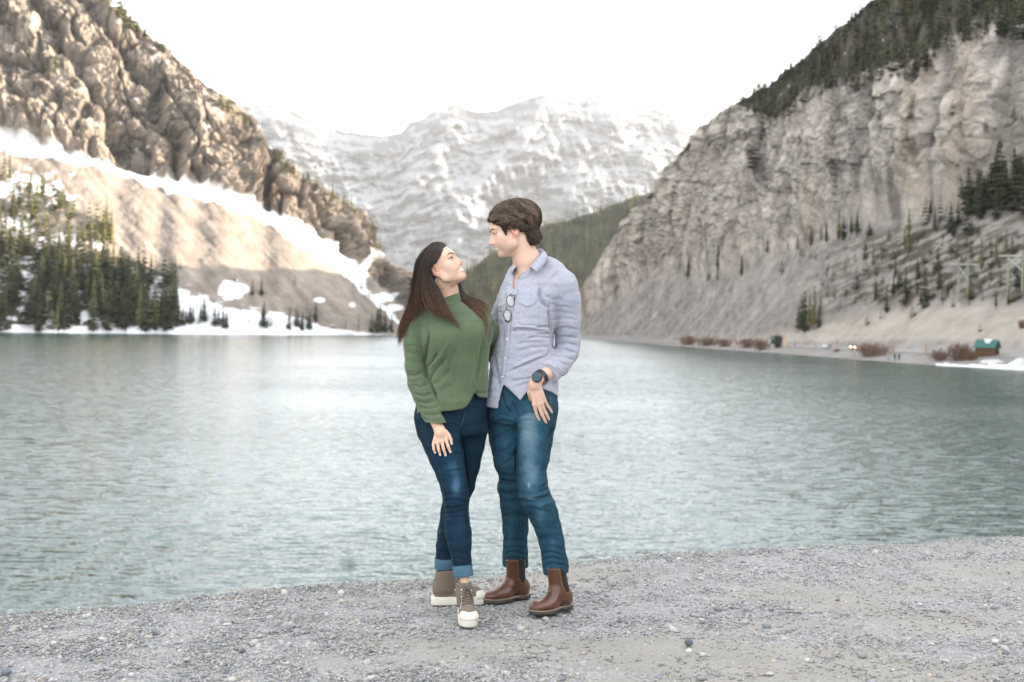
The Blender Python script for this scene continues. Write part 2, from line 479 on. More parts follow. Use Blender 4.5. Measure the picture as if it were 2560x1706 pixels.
# tilted limestone slabs: thin beds dipping down to the left, cut by vertical cracks
w = fbm(Pn / 60., 3)
bed = Pn[:, 2] * 0.93 + Pn[:, 0] * 0.30 + 7 * w
beds = np.abs(((bed / 6.5) % 1.0) - 0.5) * 2
qv = np.stack([Pn[:, 0], Pn[:, 1] * 0.8, Pn[:, 2] * 0.18], -1)
cracks = fbm(qv / 26., 4, 0.55, True)
right_part = sstep(2000, 2350, pxg)
d_cliff = 2.6 * w + 0.55 * beds + (1.5 + 3.2 * right_part) * cracks + 2.0 * fbm(Pn / 13., 5, 0.65, True) + 4.5 * fbm(Pn / 75. + 5, 2)
d_talus = 0.9 * fbm(np.stack([(ppx + 0.95 * ppy) / 34., ppy / 200., ppy * 0], -1), 3) + 0.55 * fbm(Pn / 6., 4, 0.6)
edge = np.clip(np.abs(pxg - 1450) / 160., 0.25, 1)
crk = np.exp(-(perlin(np.stack([Pn[:, 0] + 5 * w, Pn[:, 1] * .8, Pn[:, 2] * .25], -1) / 24. + 3) / 0.07) ** 2); crk2 = np.exp(-(perlin(np.stack([Pn[:, 0] * .3, Pn[:, 1] * .3, bed], -1) / 15. + 8) / 0.07) ** 2)
bl = np.stack([Pn[:, 0] + .2 * Pn[:, 2], Pn[:, 1], bed], -1) + 4 * np.stack([fbm(Pn / 16. + 1, 2), fbm(Pn / 16. + 4, 2), .5 * fbm(Pn / 16. + 7, 2)], -1)
ca, ea = cells(bl / np.array([30., 30., 19.])); cb, eb = cells(bl / np.array([10., 10., 5.5]) + 40)
d_cliff = .75 * d_cliff - 1.6 * crk + 2.8 * (ca - .5) + 1.2 * (cb - .5) - 0.5 * np.exp(-(eb / .08) ** 2)
disp = scale * (cliffd * d_cliff + (1 - cliff) * sstep(3.0, 3.4, v) * (1 - upper) * d_talus + upper * (2.2 * fbm(Pn / 18., 3))) * edge
Pr = Pn + n0 * disp[:, None]
nz = fbm(Pn / 22. + 9, 4); nzf = fbm(Pn / 5. + 2, 3)
streak = fbm(qv / 9. + 41, 4)
rock = np.array([0.365, 0.335, 0.30])[None] * (1 + 0.2 * nz + 0.26 * nzf + 0.16 * streak - 0.10 * (beds > 0.9))[:, None]
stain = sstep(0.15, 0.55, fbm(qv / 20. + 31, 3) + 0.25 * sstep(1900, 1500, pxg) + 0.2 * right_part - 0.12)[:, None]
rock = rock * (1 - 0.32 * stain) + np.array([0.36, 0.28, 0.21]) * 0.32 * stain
rock = rock * (1 - 0.40 * crk)[:, None] * (1 + .20 * (ca - .5) + .22 * (cb - .5) - 0.16 * np.exp(-(eb / .08) ** 2) - 0.25 * np.exp(-(ea / .035) ** 2))[:, None]  # shade of cracks and block joints put into the rock colour
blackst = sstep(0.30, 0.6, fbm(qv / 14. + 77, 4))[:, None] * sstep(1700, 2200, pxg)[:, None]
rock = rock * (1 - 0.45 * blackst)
talus = np.array([0.235, 0.218, 0.2])[None] * (1 + 0.2 * nz + 0.35 * nzf)[:, None]
embank = (sstep(3.15, 3.3, v) * (1 - sstep(3.95, 4.1, v + 0.1 * nzf)) * sstep(1860, 1990, pxg))[:, None]
talus = talus * (1 - embank) + np.array([0.33, 0.30, 0.26]) * (1 + 0.12 * nzf)[:, None] * embank
veg = (sstep(-0.22, 0.2, fbm(np.stack([(ppx + 1.2 * ppy) / 38., (ppy + 0.35 * ppx) / 11., ppy * 0], -1), 4)) * sstep(4.02, 4.2, v) * (1 - sstep(4.8, 5.0, v)) * sstep(1900, 2250, pxg))[:, None]
talus = talus * (1 - 0.9 * veg) + np.array([0.060, 0.052, 0.034]) * 0.9 * veg
soil = np.array([0.070, 0.062, 0.044])[None] * (1 + 0.3 * nzf)[:, None]
snowp = (upper[:, None] > .5) & (fbm(np.stack([ppx / 20., ppy / 9., ppy * 0 + 3], -1), 3)[:, None] > 0.85)
soil = np.where(snowp, snow, soil)
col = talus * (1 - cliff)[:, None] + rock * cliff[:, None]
col = col * (1 - upper)[:, None] + soil * upper[:, None]
shoreg = np.array([0.25, 0.238, 0.222])[None] * (1 + 0.15 * nzf + 0.1 * nz)[:, None]
col = np.where((v < 3.12)[:, None], shoreg, col)
jag = fbm(np.stack([ppx / 45., ppy / 10., ppy * 0], -1), 3)
ssn = (v < 2.35) & (v > 0.9) & (((pxg > 2340) & (v < 1.22 + 0.2 * jag)) | ((pxg > 2470) & (v < 1.5 + 0.5 * jag)))
col = np.where(ssn[:, None], snow, col)
RPX = (ppx.reshape(nr, NCR), ppy.reshape(nr, NCR)); RIGHT = Pr.reshape(nr, NCR, 3); RV = v.reshape(nr, NCR)
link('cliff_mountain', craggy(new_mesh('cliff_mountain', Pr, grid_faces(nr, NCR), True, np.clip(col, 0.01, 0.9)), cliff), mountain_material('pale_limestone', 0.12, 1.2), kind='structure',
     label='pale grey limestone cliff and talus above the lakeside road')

# ---- far snow peaks closing the valley
PK = np.array([(200, 330), (400, 262), (480, 248), (540, 244), (607, 265), (680, 260), (721, 270), (773, 301), (851, 327), (944, 340), (1001, 335), (1022, 309), (1058, 296), (1100, 267), (1136, 260), (1172, 273), (1198, 280), (1240, 278), (1266, 265), (1318, 247), (1364, 234),
               (1411, 239), (1473, 249), (1551, 260), (1629, 273), (1691, 288), (1732, 319), (1800, 350), (1900, 420), (2050, 520)], float)
NCP = 400
kx = np.linspace(200, 2050, NCP); ky = np.interp(kx, PK[:, 0], PK[:, 1]) + 2.5 * fbm(np.stack([kx / 14., kx * 0, kx * 0], -1), 3)
ts = np.linspace(0, 1, 200)
rowsP = []
for t in ts:
    yy = 850 + (ky - 850) * t
    rowsP.append(pix_curve(kx, yy, np.full(NCP, 4200.) + 1900 * t ** 0.85))
back = rowsP[-1] + np.array([0, 700, -250.])
G = np.stack(rowsP + [back, back + np.array([0, 2500, -1200.])]); nr = G.shape[0]
Pn = G.reshape(-1, 3); ppx, ppy = topx(Pn)
tt = np.repeat(np.concatenate([ts, [1.0, 1.0]]), NCP)
def spur(x0, y0, x1, y1, wd, amp):
    """a rib running down from the crest"""
    s = np.clip((ppy - y0) / (y1 - y0), 0, 1); xc = x0 + (x1 - x0) * s
    inside = sstep(-0.08, 0.05, (ppy - y0) / (y1 - y0)) * (1 - sstep(1.0, 1.25, (ppy - y0) / (y1 - y0)))
    return amp * np.maximum(0, 1 - np.abs(ppx - xc) / (wd * (0.35 + s))) * inside
ribs = 0.28 * spur(1136, 270, 1000, 560, 60, 260) + 0.28 * spur(1364, 240, 1250, 470, 55, 240) + 0.28 * spur(1250, 400, 1075, 640, 70, 330) + 0.28 * spur(1340, 430, 1520, 560, 80, 260) + 0.28 * spur(1473, 255, 1640, 420, 60, 240) + 0.28 * spur(700, 265, 900, 520, 80, 300) + 0.28 * spur(1600, 300, 1700, 440, 50, 160) + 0.28 * spur(900, 340, 960, 620, 60, 200)
rough = 190 * fbm(Pn / 620., 5, 0.5, True) + 70 * fbm(Pn / 150., 4, 0.6, True) + 50 * fbm(np.stack([(ppx - .35 * (ppy - 400)) / 26., ppy / 200., ppy * 0 + 2], -1), 3, .5, True)
depth = (ribs + 0.8 * rough) * (1 - sstep(0.9, 1.0, tt) * 0.75)
P2 = Pn.copy(); P2[:, 1] -= depth; P2[:, 0] *= P2[:, 1] / Pn[:, 1]; P2[:, 2] = CZ + (Pn[:, 2] - CZ) * P2[:, 1] / Pn[:, 1]
gn = grid_normals(P2.reshape(nr, NCP, 3)).reshape(-1, 3); gn *= np.sign(gn[:, 2])[:, None]
strata = np.sin((P2[:, 2] + 0.22 * P2[:, 0] + 34 * fbm(Pn / 260., 3)) / 11.0)
coul = fbm(np.stack([(ppx - .35 * (ppy - 400)) / 9., ppy / 55., ppy * 0], -1), 3)
rockf = sstep(-0.10, 0.45, 0.30 * strata + 0.6 * coul + 0.35 * (cells(P2 / np.array([150., 150., 70.]))[0] - .5) * 2 + 0.8 * fbm(Pn / 170. + 7, 5, 0.65) + 1.0 * (0.45 - gn[:, 2]) + 0.55 * sstep(0.72, 0.97, tt) + 0.02)
basin = np.exp(-(((ppx - 1380) / 120) ** 2 + ((ppy - 345) / 50) ** 2)) + np.exp(-(((ppx - 1130) / 130) ** 2 + ((ppy - 450) / 70) ** 2)) + np.exp(-(((ppx - 1180) / 45) ** 2 + ((ppy - 540) / 90) ** 2))
rockf = np.clip(rockf - 0.75 * basin, 0, 1)
wood = sstep(0.0, 0.25, fbm(np.stack([ppx / 70., ppy / 110., ppy * 0], -1), 3) + (ppy - 520) / 210.)
wood = wood * (1 - 0.9 * (np.exp(-((ppx - 1180 - 0.25 * (ppy - 540)) / 26) ** 2) + np.exp(-((ppx - 960 + 0.3 * (ppy - 540)) / 30) ** 2)).clip(0, 1))
col = np.array([0.195, 0.205, 0.22])[None] * (1 - rockf)[:, None] + np.array([0.045, 0.049, 0.056])[None] * rockf[:, None]
col = col * (1 - 0.75 * wood)[:, None] + np.array([0.06, 0.065, 0.065]) * (0.75 * wood)[:, None]
link('snow_peaks', new_mesh('snow_peaks', P2, grid_faces(nr, NCP), True, np.clip(col, 0.02, 0.9)), mountain_material('snow_and_rock', 0.006, 18.0), kind='structure',
     label='hazy snow covered peaks closing the valley')

# ---- wooded ridge between the peaks and the cliff
RD = np.array([(760, 838), (900, 800), (1060, 735), (1120, 702), (1162, 680), (1203, 654), (1235, 634), (1300, 592), (1355, 563), (1396, 553), (1440, 545), (1499, 532), (1560, 508), (1634, 478), (1720, 440), (1850, 400), (2000, 380)], float)
NCD = 150
dx = np.linspace(760, 2000, NCD); dyy = np.interp(dx, RD[:, 0], RD[:, 1])
low_ = pix_curve(dx, np.full(NCD, 838.), np.full(NCD, 1500.))
top_ = pix_curve(dx, dyy, 1500 + 0.9 * (838 - dyy) / F * 2100)
G, vpar = loft([low_ + np.array([0, -80, -6.]), low_, top_, top_ + np.array([60, 300, -60.]), top_ + np.array([200, 900, -320.])], [3, 60, 5, 4])
nr = G.shape[0]; Pn = G.reshape(-1, 3)
Pd = Pn.copy(); Pd[:, 2] += 5 * fbm(Pn / 60., 3) * np.repeat(sstep(1, 1.2, vpar), NCD)
c_ = np.array([0.034, 0.036, 0.022])[None] * (1 + 0.3 * fbm(Pn / 25., 3))[:, None]
c_ = np.where((fbm(Pn / 32. + 4, 3) > 0.75)[:, None], np.array([0.7, 0.72, 0.75]), c_)
RIDGE = Pd.reshape(nr, NCD, 3); RGV = np.repeat(vpar, NCD).reshape(nr, NCD)
link('wooded_ridge', new_mesh('wooded_ridge', Pd, grid_faces(nr, NCD), True, np.clip(c_, 0.01, 0.9)), rock_mat, kind='structure',
     label='lower forested ridge behind the cliff')

# ---- valley floor under everything, and the lake
fl = MB().box((0, 9000, -24), (16000, 22000, 2))
fl.build('valley_floor', simple('valley_ground', (0.12, 0.10, 0.08), 0.95, 0.3, 0.01), kind='structure', label='valley floor under the lake')
k = N('lake_surface')
co = k.n('ShaderNodeNewGeometry').outputs['Position']
def slope(scale, sx, sy, rot, detail):
    """random wave slopes (x, y) as a vector field, not blurred away with distance"""
    mp = k.n('ShaderNodeMapping'); mp.inputs['Scale'].default_value = (sx, sy, 1); mp.inputs['Rotation'].default_value = (0, 0, rot)
    k.l(co, mp.inputs['Vector'])
    nd = k.n('ShaderNodeTexNoise'); nd.inputs['Scale'].default_value = scale; nd.inputs['Detail'].default_value = detail; nd.inputs['Roughness'].default_value = 0.5
    k.l(mp.outputs[0], nd.inputs['Vector'])
    s_ = k.n('ShaderNodeVectorMath', operation='SUBTRACT'); s_.inputs[1].default_value = (0.5, 0.5, 0.5)
    k.l(nd.outputs['Color'], s_.inputs[0]); return s_.outputs[0]
def vmul(a, b):
    x = k.n('ShaderNodeVectorMath', operation='MULTIPLY'); k.l(a, x.inputs[0])
    if isinstance(b, tuple): x.inputs[1].default_value = b
    else: k.l(b, x.inputs[1])
    return x.outputs[0]
def vadd(a, b):
    x = k.n('ShaderNodeVectorMath', operation='ADD'); k.l(a, x.inputs[0])
    if isinstance(b, tuple): x.inputs[1].default_value = b
    else: k.l(b, x.inputs[1])
    return x.outputs[0]
s1 = vmul(slope(2.7, 0.36, 1.0, 0.10, 1.0), (0.24, 0.72, 0))
s2 = vmul(slope(9.0, 0.5, 1.0, -0.15, 1.0), (0.28, 0.60, 0))
gst = k.n('ShaderNodeMapping'); gst.inputs['Scale'].default_value = (0.5, 1.0, 1); k.l(co, gst.inputs['Vector'])
gust = k.ramp(k.noise(gst.outputs[0], 0.035, 3), [(0.3, (0.62,) * 3), (0.7, (1.15,) * 3)])
nv = vadd(vmul(vadd(s1, s2), gust), (0, -0.085, 1))      # normals all leant to the near bank so ripples mirror more sky
nn = k.n('ShaderNodeVectorMath', operation='NORMALIZE'); k.l(nv, nn.inputs[0])
k.l(nn.outputs[0], k.p.inputs['Normal'])
water_mat = k.set((0.014, 0.050, 0.041), 0.10)
k.p.inputs['IOR'].default_value = 1.33
wm = new_mesh('lake_water', [(-4000, -900, WATER), (4000, -900, WATER), (4000, 1600, WATER), (-4000, 1600, WATER)], np.array([[0, 1, 2, 3]]), False)
link('lake_water', wm, water_mat, kind='structure', label='rippled green lake')

# ---- air: pale haze between the camera and the far peaks
hz = N('haze_air')
hz.t.nodes.remove(hz.p)
pv = hz.n('ShaderNodeVolumePrincipled')
pv.inputs['Color'].default_value = (0.93, 0.95, 0.97, 1)
pv.inputs['Density'].default_value = 5.0e-5
pv.inputs['Anisotropy'].default_value = 0.2
out = [x for x in hz.t.nodes if x.type == 'OUTPUT_MATERIAL'][0]
hz.l(pv.outputs[0], out.inputs['Volume'])
HAZE = MB().box((0, 7900, 690), (16400, 22400, 1440)).build('haze', hz.m, kind='stuff', label='pale haze over the valley')
# ---------------------------------------------------------------- conifers
def conifer_geo(seed, levels=13, per=6, slim=0.16, bare=0.08, ragged=0.35):
    """crown of a unit-high conifer: whorls of drooping, tapering boughs with gaps between them"""
    r = np.random.default_rng(seed)
    V, T = [], []
    for i in range(levels):
        t = bare + (1 - bare) * (i + r.uniform(-.25, .25)) / levels
        R = slim * (1 - max(t - 0.12, 0) / 0.9) ** 0.85 * (0.55 + 0.45 * min(1, (t - bare + .03) / 0.12)) * r.uniform(0.8, 1.15) + 0.012
        a0 = r.uniform(0, 6.28)
        for j in range(per):
            if r.random() < ragged * 0.4: continue
            a = a0 + 6.283 * j / per + r.uniform(-.35, .35)
            L = R * r.uniform(1 - ragged, 1.15)
            w = L * r.uniform(0.38, 0.6)
            dz = -0.25 * L - r.uniform(0, .02); up = r.uniform(.022, .04)
            ca, sa = math.cos(a), math.sin(a)
            b = len(V)
            V += [(0, 0, t + up), (L * .6 * ca - w * sa, L * .6 * sa + w * ca, t + dz * .5 - .012), (L * ca, L * sa, t + dz),
                  (L * .6 * ca + w * sa, L * .6 * sa - w * ca, t + dz * .5 - .012), (L * .5 * ca, L * .5 * sa, t + dz * .2 + .012)]
            T += [(b, b + 1, b + 4), (b + 1, b + 2, b + 4), (b + 2, b + 3, b + 4), (b + 3, b, b + 4)]
    b = len(V)
    for j in range(4):
        a = j * 1.57; V.append((.014 * math.cos(a), .014 * math.sin(a), .93))
    V.append((0, 0, 1.03))
    T += [(b + j, b + (j + 1) % 4, b + 4) for j in range(4)]
    return np.array(V), np.array(T)

def foliage_mat(name, c0, c1):
    k = N(name); v = k.coord()
    nz = k.noise(v, 9.0, 3)
    oi = k.n('ShaderNodeObjectInfo')
    c = k.mix(nz, c0, c1)
    c = k.mix(k.math('MULTIPLY', oi.outputs['Random'], 0.5), c, tuple(x * 1.5 for x in c1))
    return k.set(c, 0.8, spec=0.15)
needle_mat = foliage_mat('spruce_needles', (0.019, 0.023, 0.011), (0.045, 0.048, 0.022))
gold_mat = foliage_mat('sunlit_yellow_needles', (0.075, 0.080, 0.025), (0.13, 0.125, 0.04))  # yellower copy for sunlit trees: the sun's warmth is put into the colour
bark_mat = simple('bark', (0.10, 0.075, 0.055), 0.9, 0.4, 12)

def trunk_mesh(name):
    V, Fs = tube_geo([(0, 0, -.03), (0, 0, .2), (0.004, 0, .55), (0, 0, .97)], [.020, .016, .010, .003], 6)
    me = bpy.data.meshes.new(name); me.from_pydata(np.asarray(V).tolist(), [], Fs); me.update(); return me
TRUNK = trunk_mesh('trunk'); TRUNK.materials.append(bark_mat)
CROWNS = []
for i in range(9):
    slim = (0.15, 0.19, 0.12, 0.17, 0.22, 0.13, 0.16, 0.20, 0.14)[i]
    V, T = conifer_geo(40 + i, 14 if slim < .18 else 12, 7, slim, (0.05, .08, .16, .05, .03, .12, .2, .06, .1)[i])
    me = new_mesh('crown', V, T, False); me.materials.append(needle_mat if i % 3 != 2 else gold_mat); CROWNS.append(me)
V9, T9 = [], []
for i in range(6):
    V, T = conifer_geo(90 + i, 7, 4, (0.15, .18, .13, .2, .16, .12)[i], .06); V9.append(V); T9.append(T)

class Lookup:
    """finds the point of a slope that shows at a photo pixel"""
    def __init__(s, grid, rows=None):
        s.P = grid.reshape(-1, 3)
        s.x, s.y = topx(s.P)
        ok = (s.P[:, 1] > 20) & (s.x > -900) & (s.x < 3400)
        if rows is not None: ok &= rows.reshape(-1)
        s.P, s.x, s.y = s.P[ok], s.x[ok], s.y[ok]
    def __call__(s, px, py):
        d = (s.x - px) ** 2 + (s.y - py) ** 2
        i = np.argpartition(d, 6)[:6]
        i = i[d[i] < max(d[i].min() * 4, 30)]
        return s.P[i[np.argmin(s.P[i, 1])]]
AtL = Lookup(LEFT, LV <= 5.02); AtR = Lookup(RIGHT, RV <= 7.02); AtD = Lookup(RIDGE, RGV <= 2.05)

TREES = []      # (point, height, lookup label, group, gold)
WOOD = []       # many small ones, joined
def put(look, px, py, hpx, label, group, gold=False, single=True):
    p = look(px, py); h = hpx / F * p[1]
    if single and label:
        label, group = tree_label(label, px, py, hpx)
    (TREES if single else WOOD).append((p, h, label, group, gold, hpx))

def tree_label(kind, px, py, h):
    """what sets a tree's small cluster apart: height, and what it stands on or beside"""
    size = 'tall' if h > 92 else 'short' if h < 58 else 'medium'
    if kind == 'shore': 
        where = 'at the water edge' if py > 800 else 'in the middle' if py > 735 else 'along the upper edge'
        side = 'far end' if px < 110 else 'dense heart' if px < 260 else 'snowfield side'
        lb = f'{size} dark spruce {where} of the left shore stand, {side}'
    elif kind == 'sunlit': lb = f'{size} sunlit yellow-green pine on the ' + ('snowy' if px < 110 else 'tan scree') + ', ' + ('high up' if py < 540 else 'just above the dark stand')
    elif kind == 'snow':
        lb = 'small spruce on the shore snowfield, ' + ('next to the dense stand' if px < 475 else 'second cluster from the stand' if px < 528 else 'middle cluster' if px < 600 else 'cluster of three in mid-snow' if px < 700 else 'in the last clusters')
    elif kind == 'scree':
        lb = f'{size if h > 58 else "small"} conifer ' + ('at the bare shoreline near the woman' if py > 812 else 'under the little side gully' if py < 745 and px > 860 else 'beside the round snow patch' if px < 680 else 'on the grey scree above the snow edge' if py > 770 else 'alone on the open grey scree')
    elif kind == 'sunscree': lb = ('large' if h > 50 else 'small') + ' sunlit conifer on the tan scree, ' + ('beside the dark stand' if px < 350 and py > 640 else 'high near the snow band' if py < 550 else 'in its open middle')
    elif kind == 'talus':
        lb = size + ' dark spruce ' + ('in the tight clump on the talus above the road' if px < 2070 and py > 770 else 'on the bare scree below the cliff' if px < 1930 else 'in the row along the cliff foot' if py < 640 and px < 2200 else 'near the timber power poles' if px > 2370 and py > 650 else 'high under the grove' if py < 700 else 'low on the bushy talus')
    elif kind == 'grove': lb = size + ' spruce in the dark grove at the cliff foot, ' + ('outer edge' if px < 2440 else 'front of the grove' if py > 525 else 'back of the grove')
    else: lb = size + ' spruce in the clifftop forest, ' + ('by the skyline notch' if px < 2000 else 'middle stretch' if px < 2250 else 'broad upper part')
    return lb, lb.split(',')[0].replace(' spruce', ' spruces').replace(' pine ', ' pines ').replace(' conifer ', ' conifers ')

r3 = np.random.default_rng(21)
# dense stand on the far left shore
lab = 'shore'
grp = 'dense conifers on the left shore'
for i in range(128):
    px = -10 + 455 * (r3.random() ** 1.05); base = 826 - (r3.random() ** 1.25) * (185 - 0.16 * px)
    if px > 400 and base < 760: base = 800
    put(AtL, px, base, r3.uniform(62, 118) * (0.75 if px > 370 else 1) * (0.8 if base < 700 else 1), lab, grp, r3.random() < .10)
for i in range(240):
    px = -10 + 455 * r3.random(); base = 826 - r3.random() * (215 - .2 * px)
    put(AtL, px, base, r3.uniform(50, 95), lab, grp, single=False)
# sunlit sparse trees above it
lab = 'sunlit'
for i in range(38):
    px = -10 + 300 * r3.random() ** 1.3; base = 640 - (r3.random()) * (215 - 0.5 * px)
    put(AtL, px, base, r3.uniform(48, 88), lab, 'sunlit pines on the left slope', True, single=i < 26)
for i in range(95):
    px = -10 + 300 * r3.random() ** 1.4; base = 650 - (r3.random()) * (230 - 0.5 * px)
    put(AtL, px, base, r3.uniform(40, 80), lab, '', True, single=False)
# small spruces on the snow
lab = 'snow'
for (cx, cy, n, sx, sy, h) in ((455, 808, 5, 20, 12, 44), (500, 800, 5, 16, 14, 50), (545, 812, 4, 14, 8, 46), (570, 818, 4, 8, 6, 42), (660, 818, 3, 8, 6, 60), (735, 818, 7, 18, 8, 46), (765, 822, 5, 14, 6, 46), (640, 808, 2, 30, 10, 30)):
    for i in range(n):
        put(AtL, cx + r3.normal() * sx * .6, min(826, cy + r3.normal() * sy * .6), h * r3.uniform(.6, 1.15), lab, 'small spruces on the lower snowfield')
lab = 'scree'
for px, py, h in ((590, 702, 24), (632, 735, 40), (658, 738, 44), (738, 712, 28), (790, 800, 50), (768, 798, 36), (905, 722, 38), (885, 712, 36), (925, 742, 36), (945, 830, 62), (952, 828, 70), (930, 829, 44), (965, 830, 55), (980, 826, 40), (900, 826, 40), (865, 820, 26), (690, 706, 18)):
    put(AtL, px, py, h, lab, 'conifers on the left scree')
for px, py, h in ((495, 560, 22), (430, 595, 20), (455, 605, 18), (390, 615, 20), (300, 495, 24), (525, 545, 20), (560, 600, 18), (340, 560, 22), (275, 700, 80), (345, 690, 60), (285, 660, 70), (600, 560, 18), (250, 540, 26), (452, 668, 22)):
    put(AtL, px, py, h, 'sunscree', 'conifers on the sunlit scree', True)
# crest of the left crag
for x0, x1, n, hh in ((258, 345, 34, 46), (345, 450, 16, 34), (540, 620, 22, 26), (690, 800, 40, 26), (800, 900, 34, 24), (925, 965, 8, 34), (120, 250, 14, 44)):
    for i in range(n):
        px = r3.uniform(x0, x1); y = np.interp(px, LM[:, 0], LM[:, 5]) + r3.uniform(-2, 9)
        put(AtL, px, y, hh * r3.uniform(.8, 1.7), '', '', True, single=False)
for px, py, h in ((140, 175, 60), (118, 170, 46), (125, 185, 40), (104, 180, 44), (290, 230, 24), (350, 200, 20), (590, 320, 20), (870, 560, 26), (850, 610, 22)):
    put(AtL, px, py, h, '', '', True, single=False)
# right side: talus trees
lab = 'talus'
grp = 'spruces on the talus'
for px, py, h in ((1990, 622, 48), (2026, 612, 52), (2062, 606, 62), (2094, 600, 84), (2106, 598, 60), (2125, 590, 50), (2140, 592, 70), (2270, 622, 100), (2258, 622, 60), (2180, 668, 66), (2160, 650, 40), (2050, 790, 60), (2030, 808, 50),
                  (2000, 822, 84), (2012, 828, 100), (2024, 826, 96), (2036, 824, 110), (2046, 818, 60), (1992, 822, 60), (2450, 672, 84), (2490, 660, 78), (2515, 642, 76), (2530, 636, 60), (2340, 676, 60), (2260, 756, 90), (2216, 780, 64), (2310, 764, 100), (2330, 690, 40),
                  (2290, 700, 60), (2230, 738, 48), (2185, 752, 50), (2345, 720, 56), (2405, 690, 40), (2140, 700, 34), (2555, 700, 96), (2540, 720, 60), (1790, 702, 44), (1770, 700, 34), (1718, 694, 50), (1640, 660, 30), (1720, 640, 26), (1850, 688, 54), (1792, 668, 60),
                  (1668, 732, 22), (1600, 706, 26), (1917, 630, 44), (1835, 622, 40), (2300, 760, 50), (2280, 790, 40), (2200, 800, 30), (2165, 812, 30), (2235, 690, 46), (2420, 745, 40), (2490, 770, 44), (2520, 760, 50), (1965, 818, 26), (2450, 826, 22)):
    put(AtR, px, py, h, lab, grp, r3.random() < .3)
# wooded ledge at the foot of the cliff
for i in range(44):
    px = r3.uniform(2405, 2575); base = r3.uniform(500, 548) - 30 * (r3.random() < .3)
    put(AtR, px, base, r3.uniform(90, 180) * (.7 + .3 * (px - 2415) / 150), 'grove', 'grove at the foot of the cliff')
for i in range(10):
    put(AtR, r3.uniform(2300, 2420), r3.uniform(520, 590), r3.uniform(50, 90), 'grove', 'grove at the foot of the cliff', single=i < 6)
for i in range(230):
    px = 1950 + 625 * r3.random() ** .7; y = r3.uniform(585, 790)
    if y > np.interp(px, [1950, 2100, 2250, 2575], [700, 790, 770, 760]): continue
    put(AtR, px, y, r3.uniform(12, 40), '', '', single=False)
for px, py, h in ((1880, 420, 70), (1872, 395, 50), (1884, 436, 40), (1900, 350, 60), (1862, 350, 40), (2200, 300, 40), (2276, 300, 60), (2265, 350, 40), (2330, 350, 40), (2230, 380, 40), (1700, 420, 18), (1640, 500, 16), (2460, 330, 36), (2380, 290, 40), (2540, 300, 40)):
    put(AtR, px, py, h, '', '', single=False)
# forest on top of the cliff
lab = 'top'
n = 0
while n < 300:
    px = r3.uniform(1740, 2590)
    top = np.interp(px, RM[:, 0], RM[:, 6]); bot = np.interp(px, RM[:, 0], RM[:, 5])
    if bot - top < 12 and r3.random() < .75: continue
    y = r3.uniform(max(top, -70), bot + 6)
    if y < -60: continue
    big = n < 44
    put(AtR, px, y, r3.uniform(44, 74) * np.interp(px, [1740, 1950, 2500], [.4, .8, 1.1]), lab, 'forest on top of the cliff', single=big and y > 20 and px < 2500); n += 1
for i in range(760):
    px = r3.uniform(1880, 2590)
    top = np.interp(px, RM[:, 0], RM[:, 6]); bot = np.interp(px, RM[:, 0], RM[:, 5])
    put(AtR, px, r3.uniform(max(top, -60), bot + 4), r3.uniform(36, 62) * np.interp(px, [1740, 1950, 2500], [.4, .8, 1.1]), '', '', single=False)
# crest between cliff and sky on the left end
for i in range(30):
    px = r3.uniform(1660, 1850); put(AtR, px, np.interp(px, RM[:, 0], RM[:, 6]) + r3.uniform(0, 8), r3.uniform(10, 22), '', '', single=False)
# wooded ridge
for i in range(1750):
    px = r3.uniform(1040, 1760); top = np.interp(px, RD[:, 0], RD[:, 1])
    y = top + (r3.random() ** 1.1) * (820 - top)
    if px > 1480 and y > 780 - (px - 1480) * 1.2: continue
    put(AtD, px, y, r3.uniform(26, 46), '', '', y < top + 16 or r3.random() < .12, single=False)  # crest trees get the sunlit yellow in their colour

singles = sorted(range(len(TREES)), key=lambda i: -TREES[i][5])[:298]
rest = [TREES[i] for i in range(len(TREES)) if i not in set(singles)]
for i in singles:
    p, h, lb, gp, gold, hp = TREES[i]
    root = thing('conifer_tree', lb, 'tree', tuple(p), r3.uniform(0, 6.28), gp)
    s = h * 1.02; wd = s * r3.uniform(.85, 1.2)
    ci = int(r3.integers(0, 3)) * 3 + (2 if gold else int(r3.integers(0, 2)))
    for nm, me in (('trunk', TRUNK), ('crown', CROWNS[ci])):
        o = link(nm, me, None, root); o.scale = (wd, wd, s)
Vs, Ts, Cs, off = [], [], [], 0
for p, h, lb, gp, gold, hp in WOOD + rest:
    j = int(r3.integers(0, 6)); a = r3.uniform(0, 6.28); V = V9[j]
    ca, sa = math.cos(a), math.sin(a); wd = h * (r3.uniform(.85, 1.25) if p[0] < 0 or p[2] > 90 or p[1] > 1300 else r3.uniform(1.3, 2.2))
    Vs.append(np.stack([(V[:, 0] * ca - V[:, 1] * sa) * wd, (V[:, 0] * sa + V[:, 1] * ca) * wd, V[:, 2] * h], -1) + p)
    Ts.append(T9[j] + off); off += len(V)
    g = r3.uniform(.6, 2.0); base = np.array([0.085, 0.085, 0.03]) if gold or r3.random() < .08 else np.array([0.042, 0.044, 0.021])  # yellow base: sunlight put into the colour, plus a few trees at random
    Cs.append(np.repeat((base * g)[None], len(V), 0))
k = N('forest_needles'); forest_mat = k.set(k.mix(1.0, k.attr('Col'), k.ramp(k.noise(k.coord(), 0.3), [(0.3, (.7,) * 3), (.7, (1.3,) * 3)]), 'MULTIPLY'), 0.85, spec=.1)
link('conifer_forest', new_mesh('conifer_forest', np.concatenate(Vs), np.concatenate(Ts), False, np.concatenate(Cs)), forest_mat, kind='stuff',
     label='conifer forest on the ridge, the crag and the cliff top')
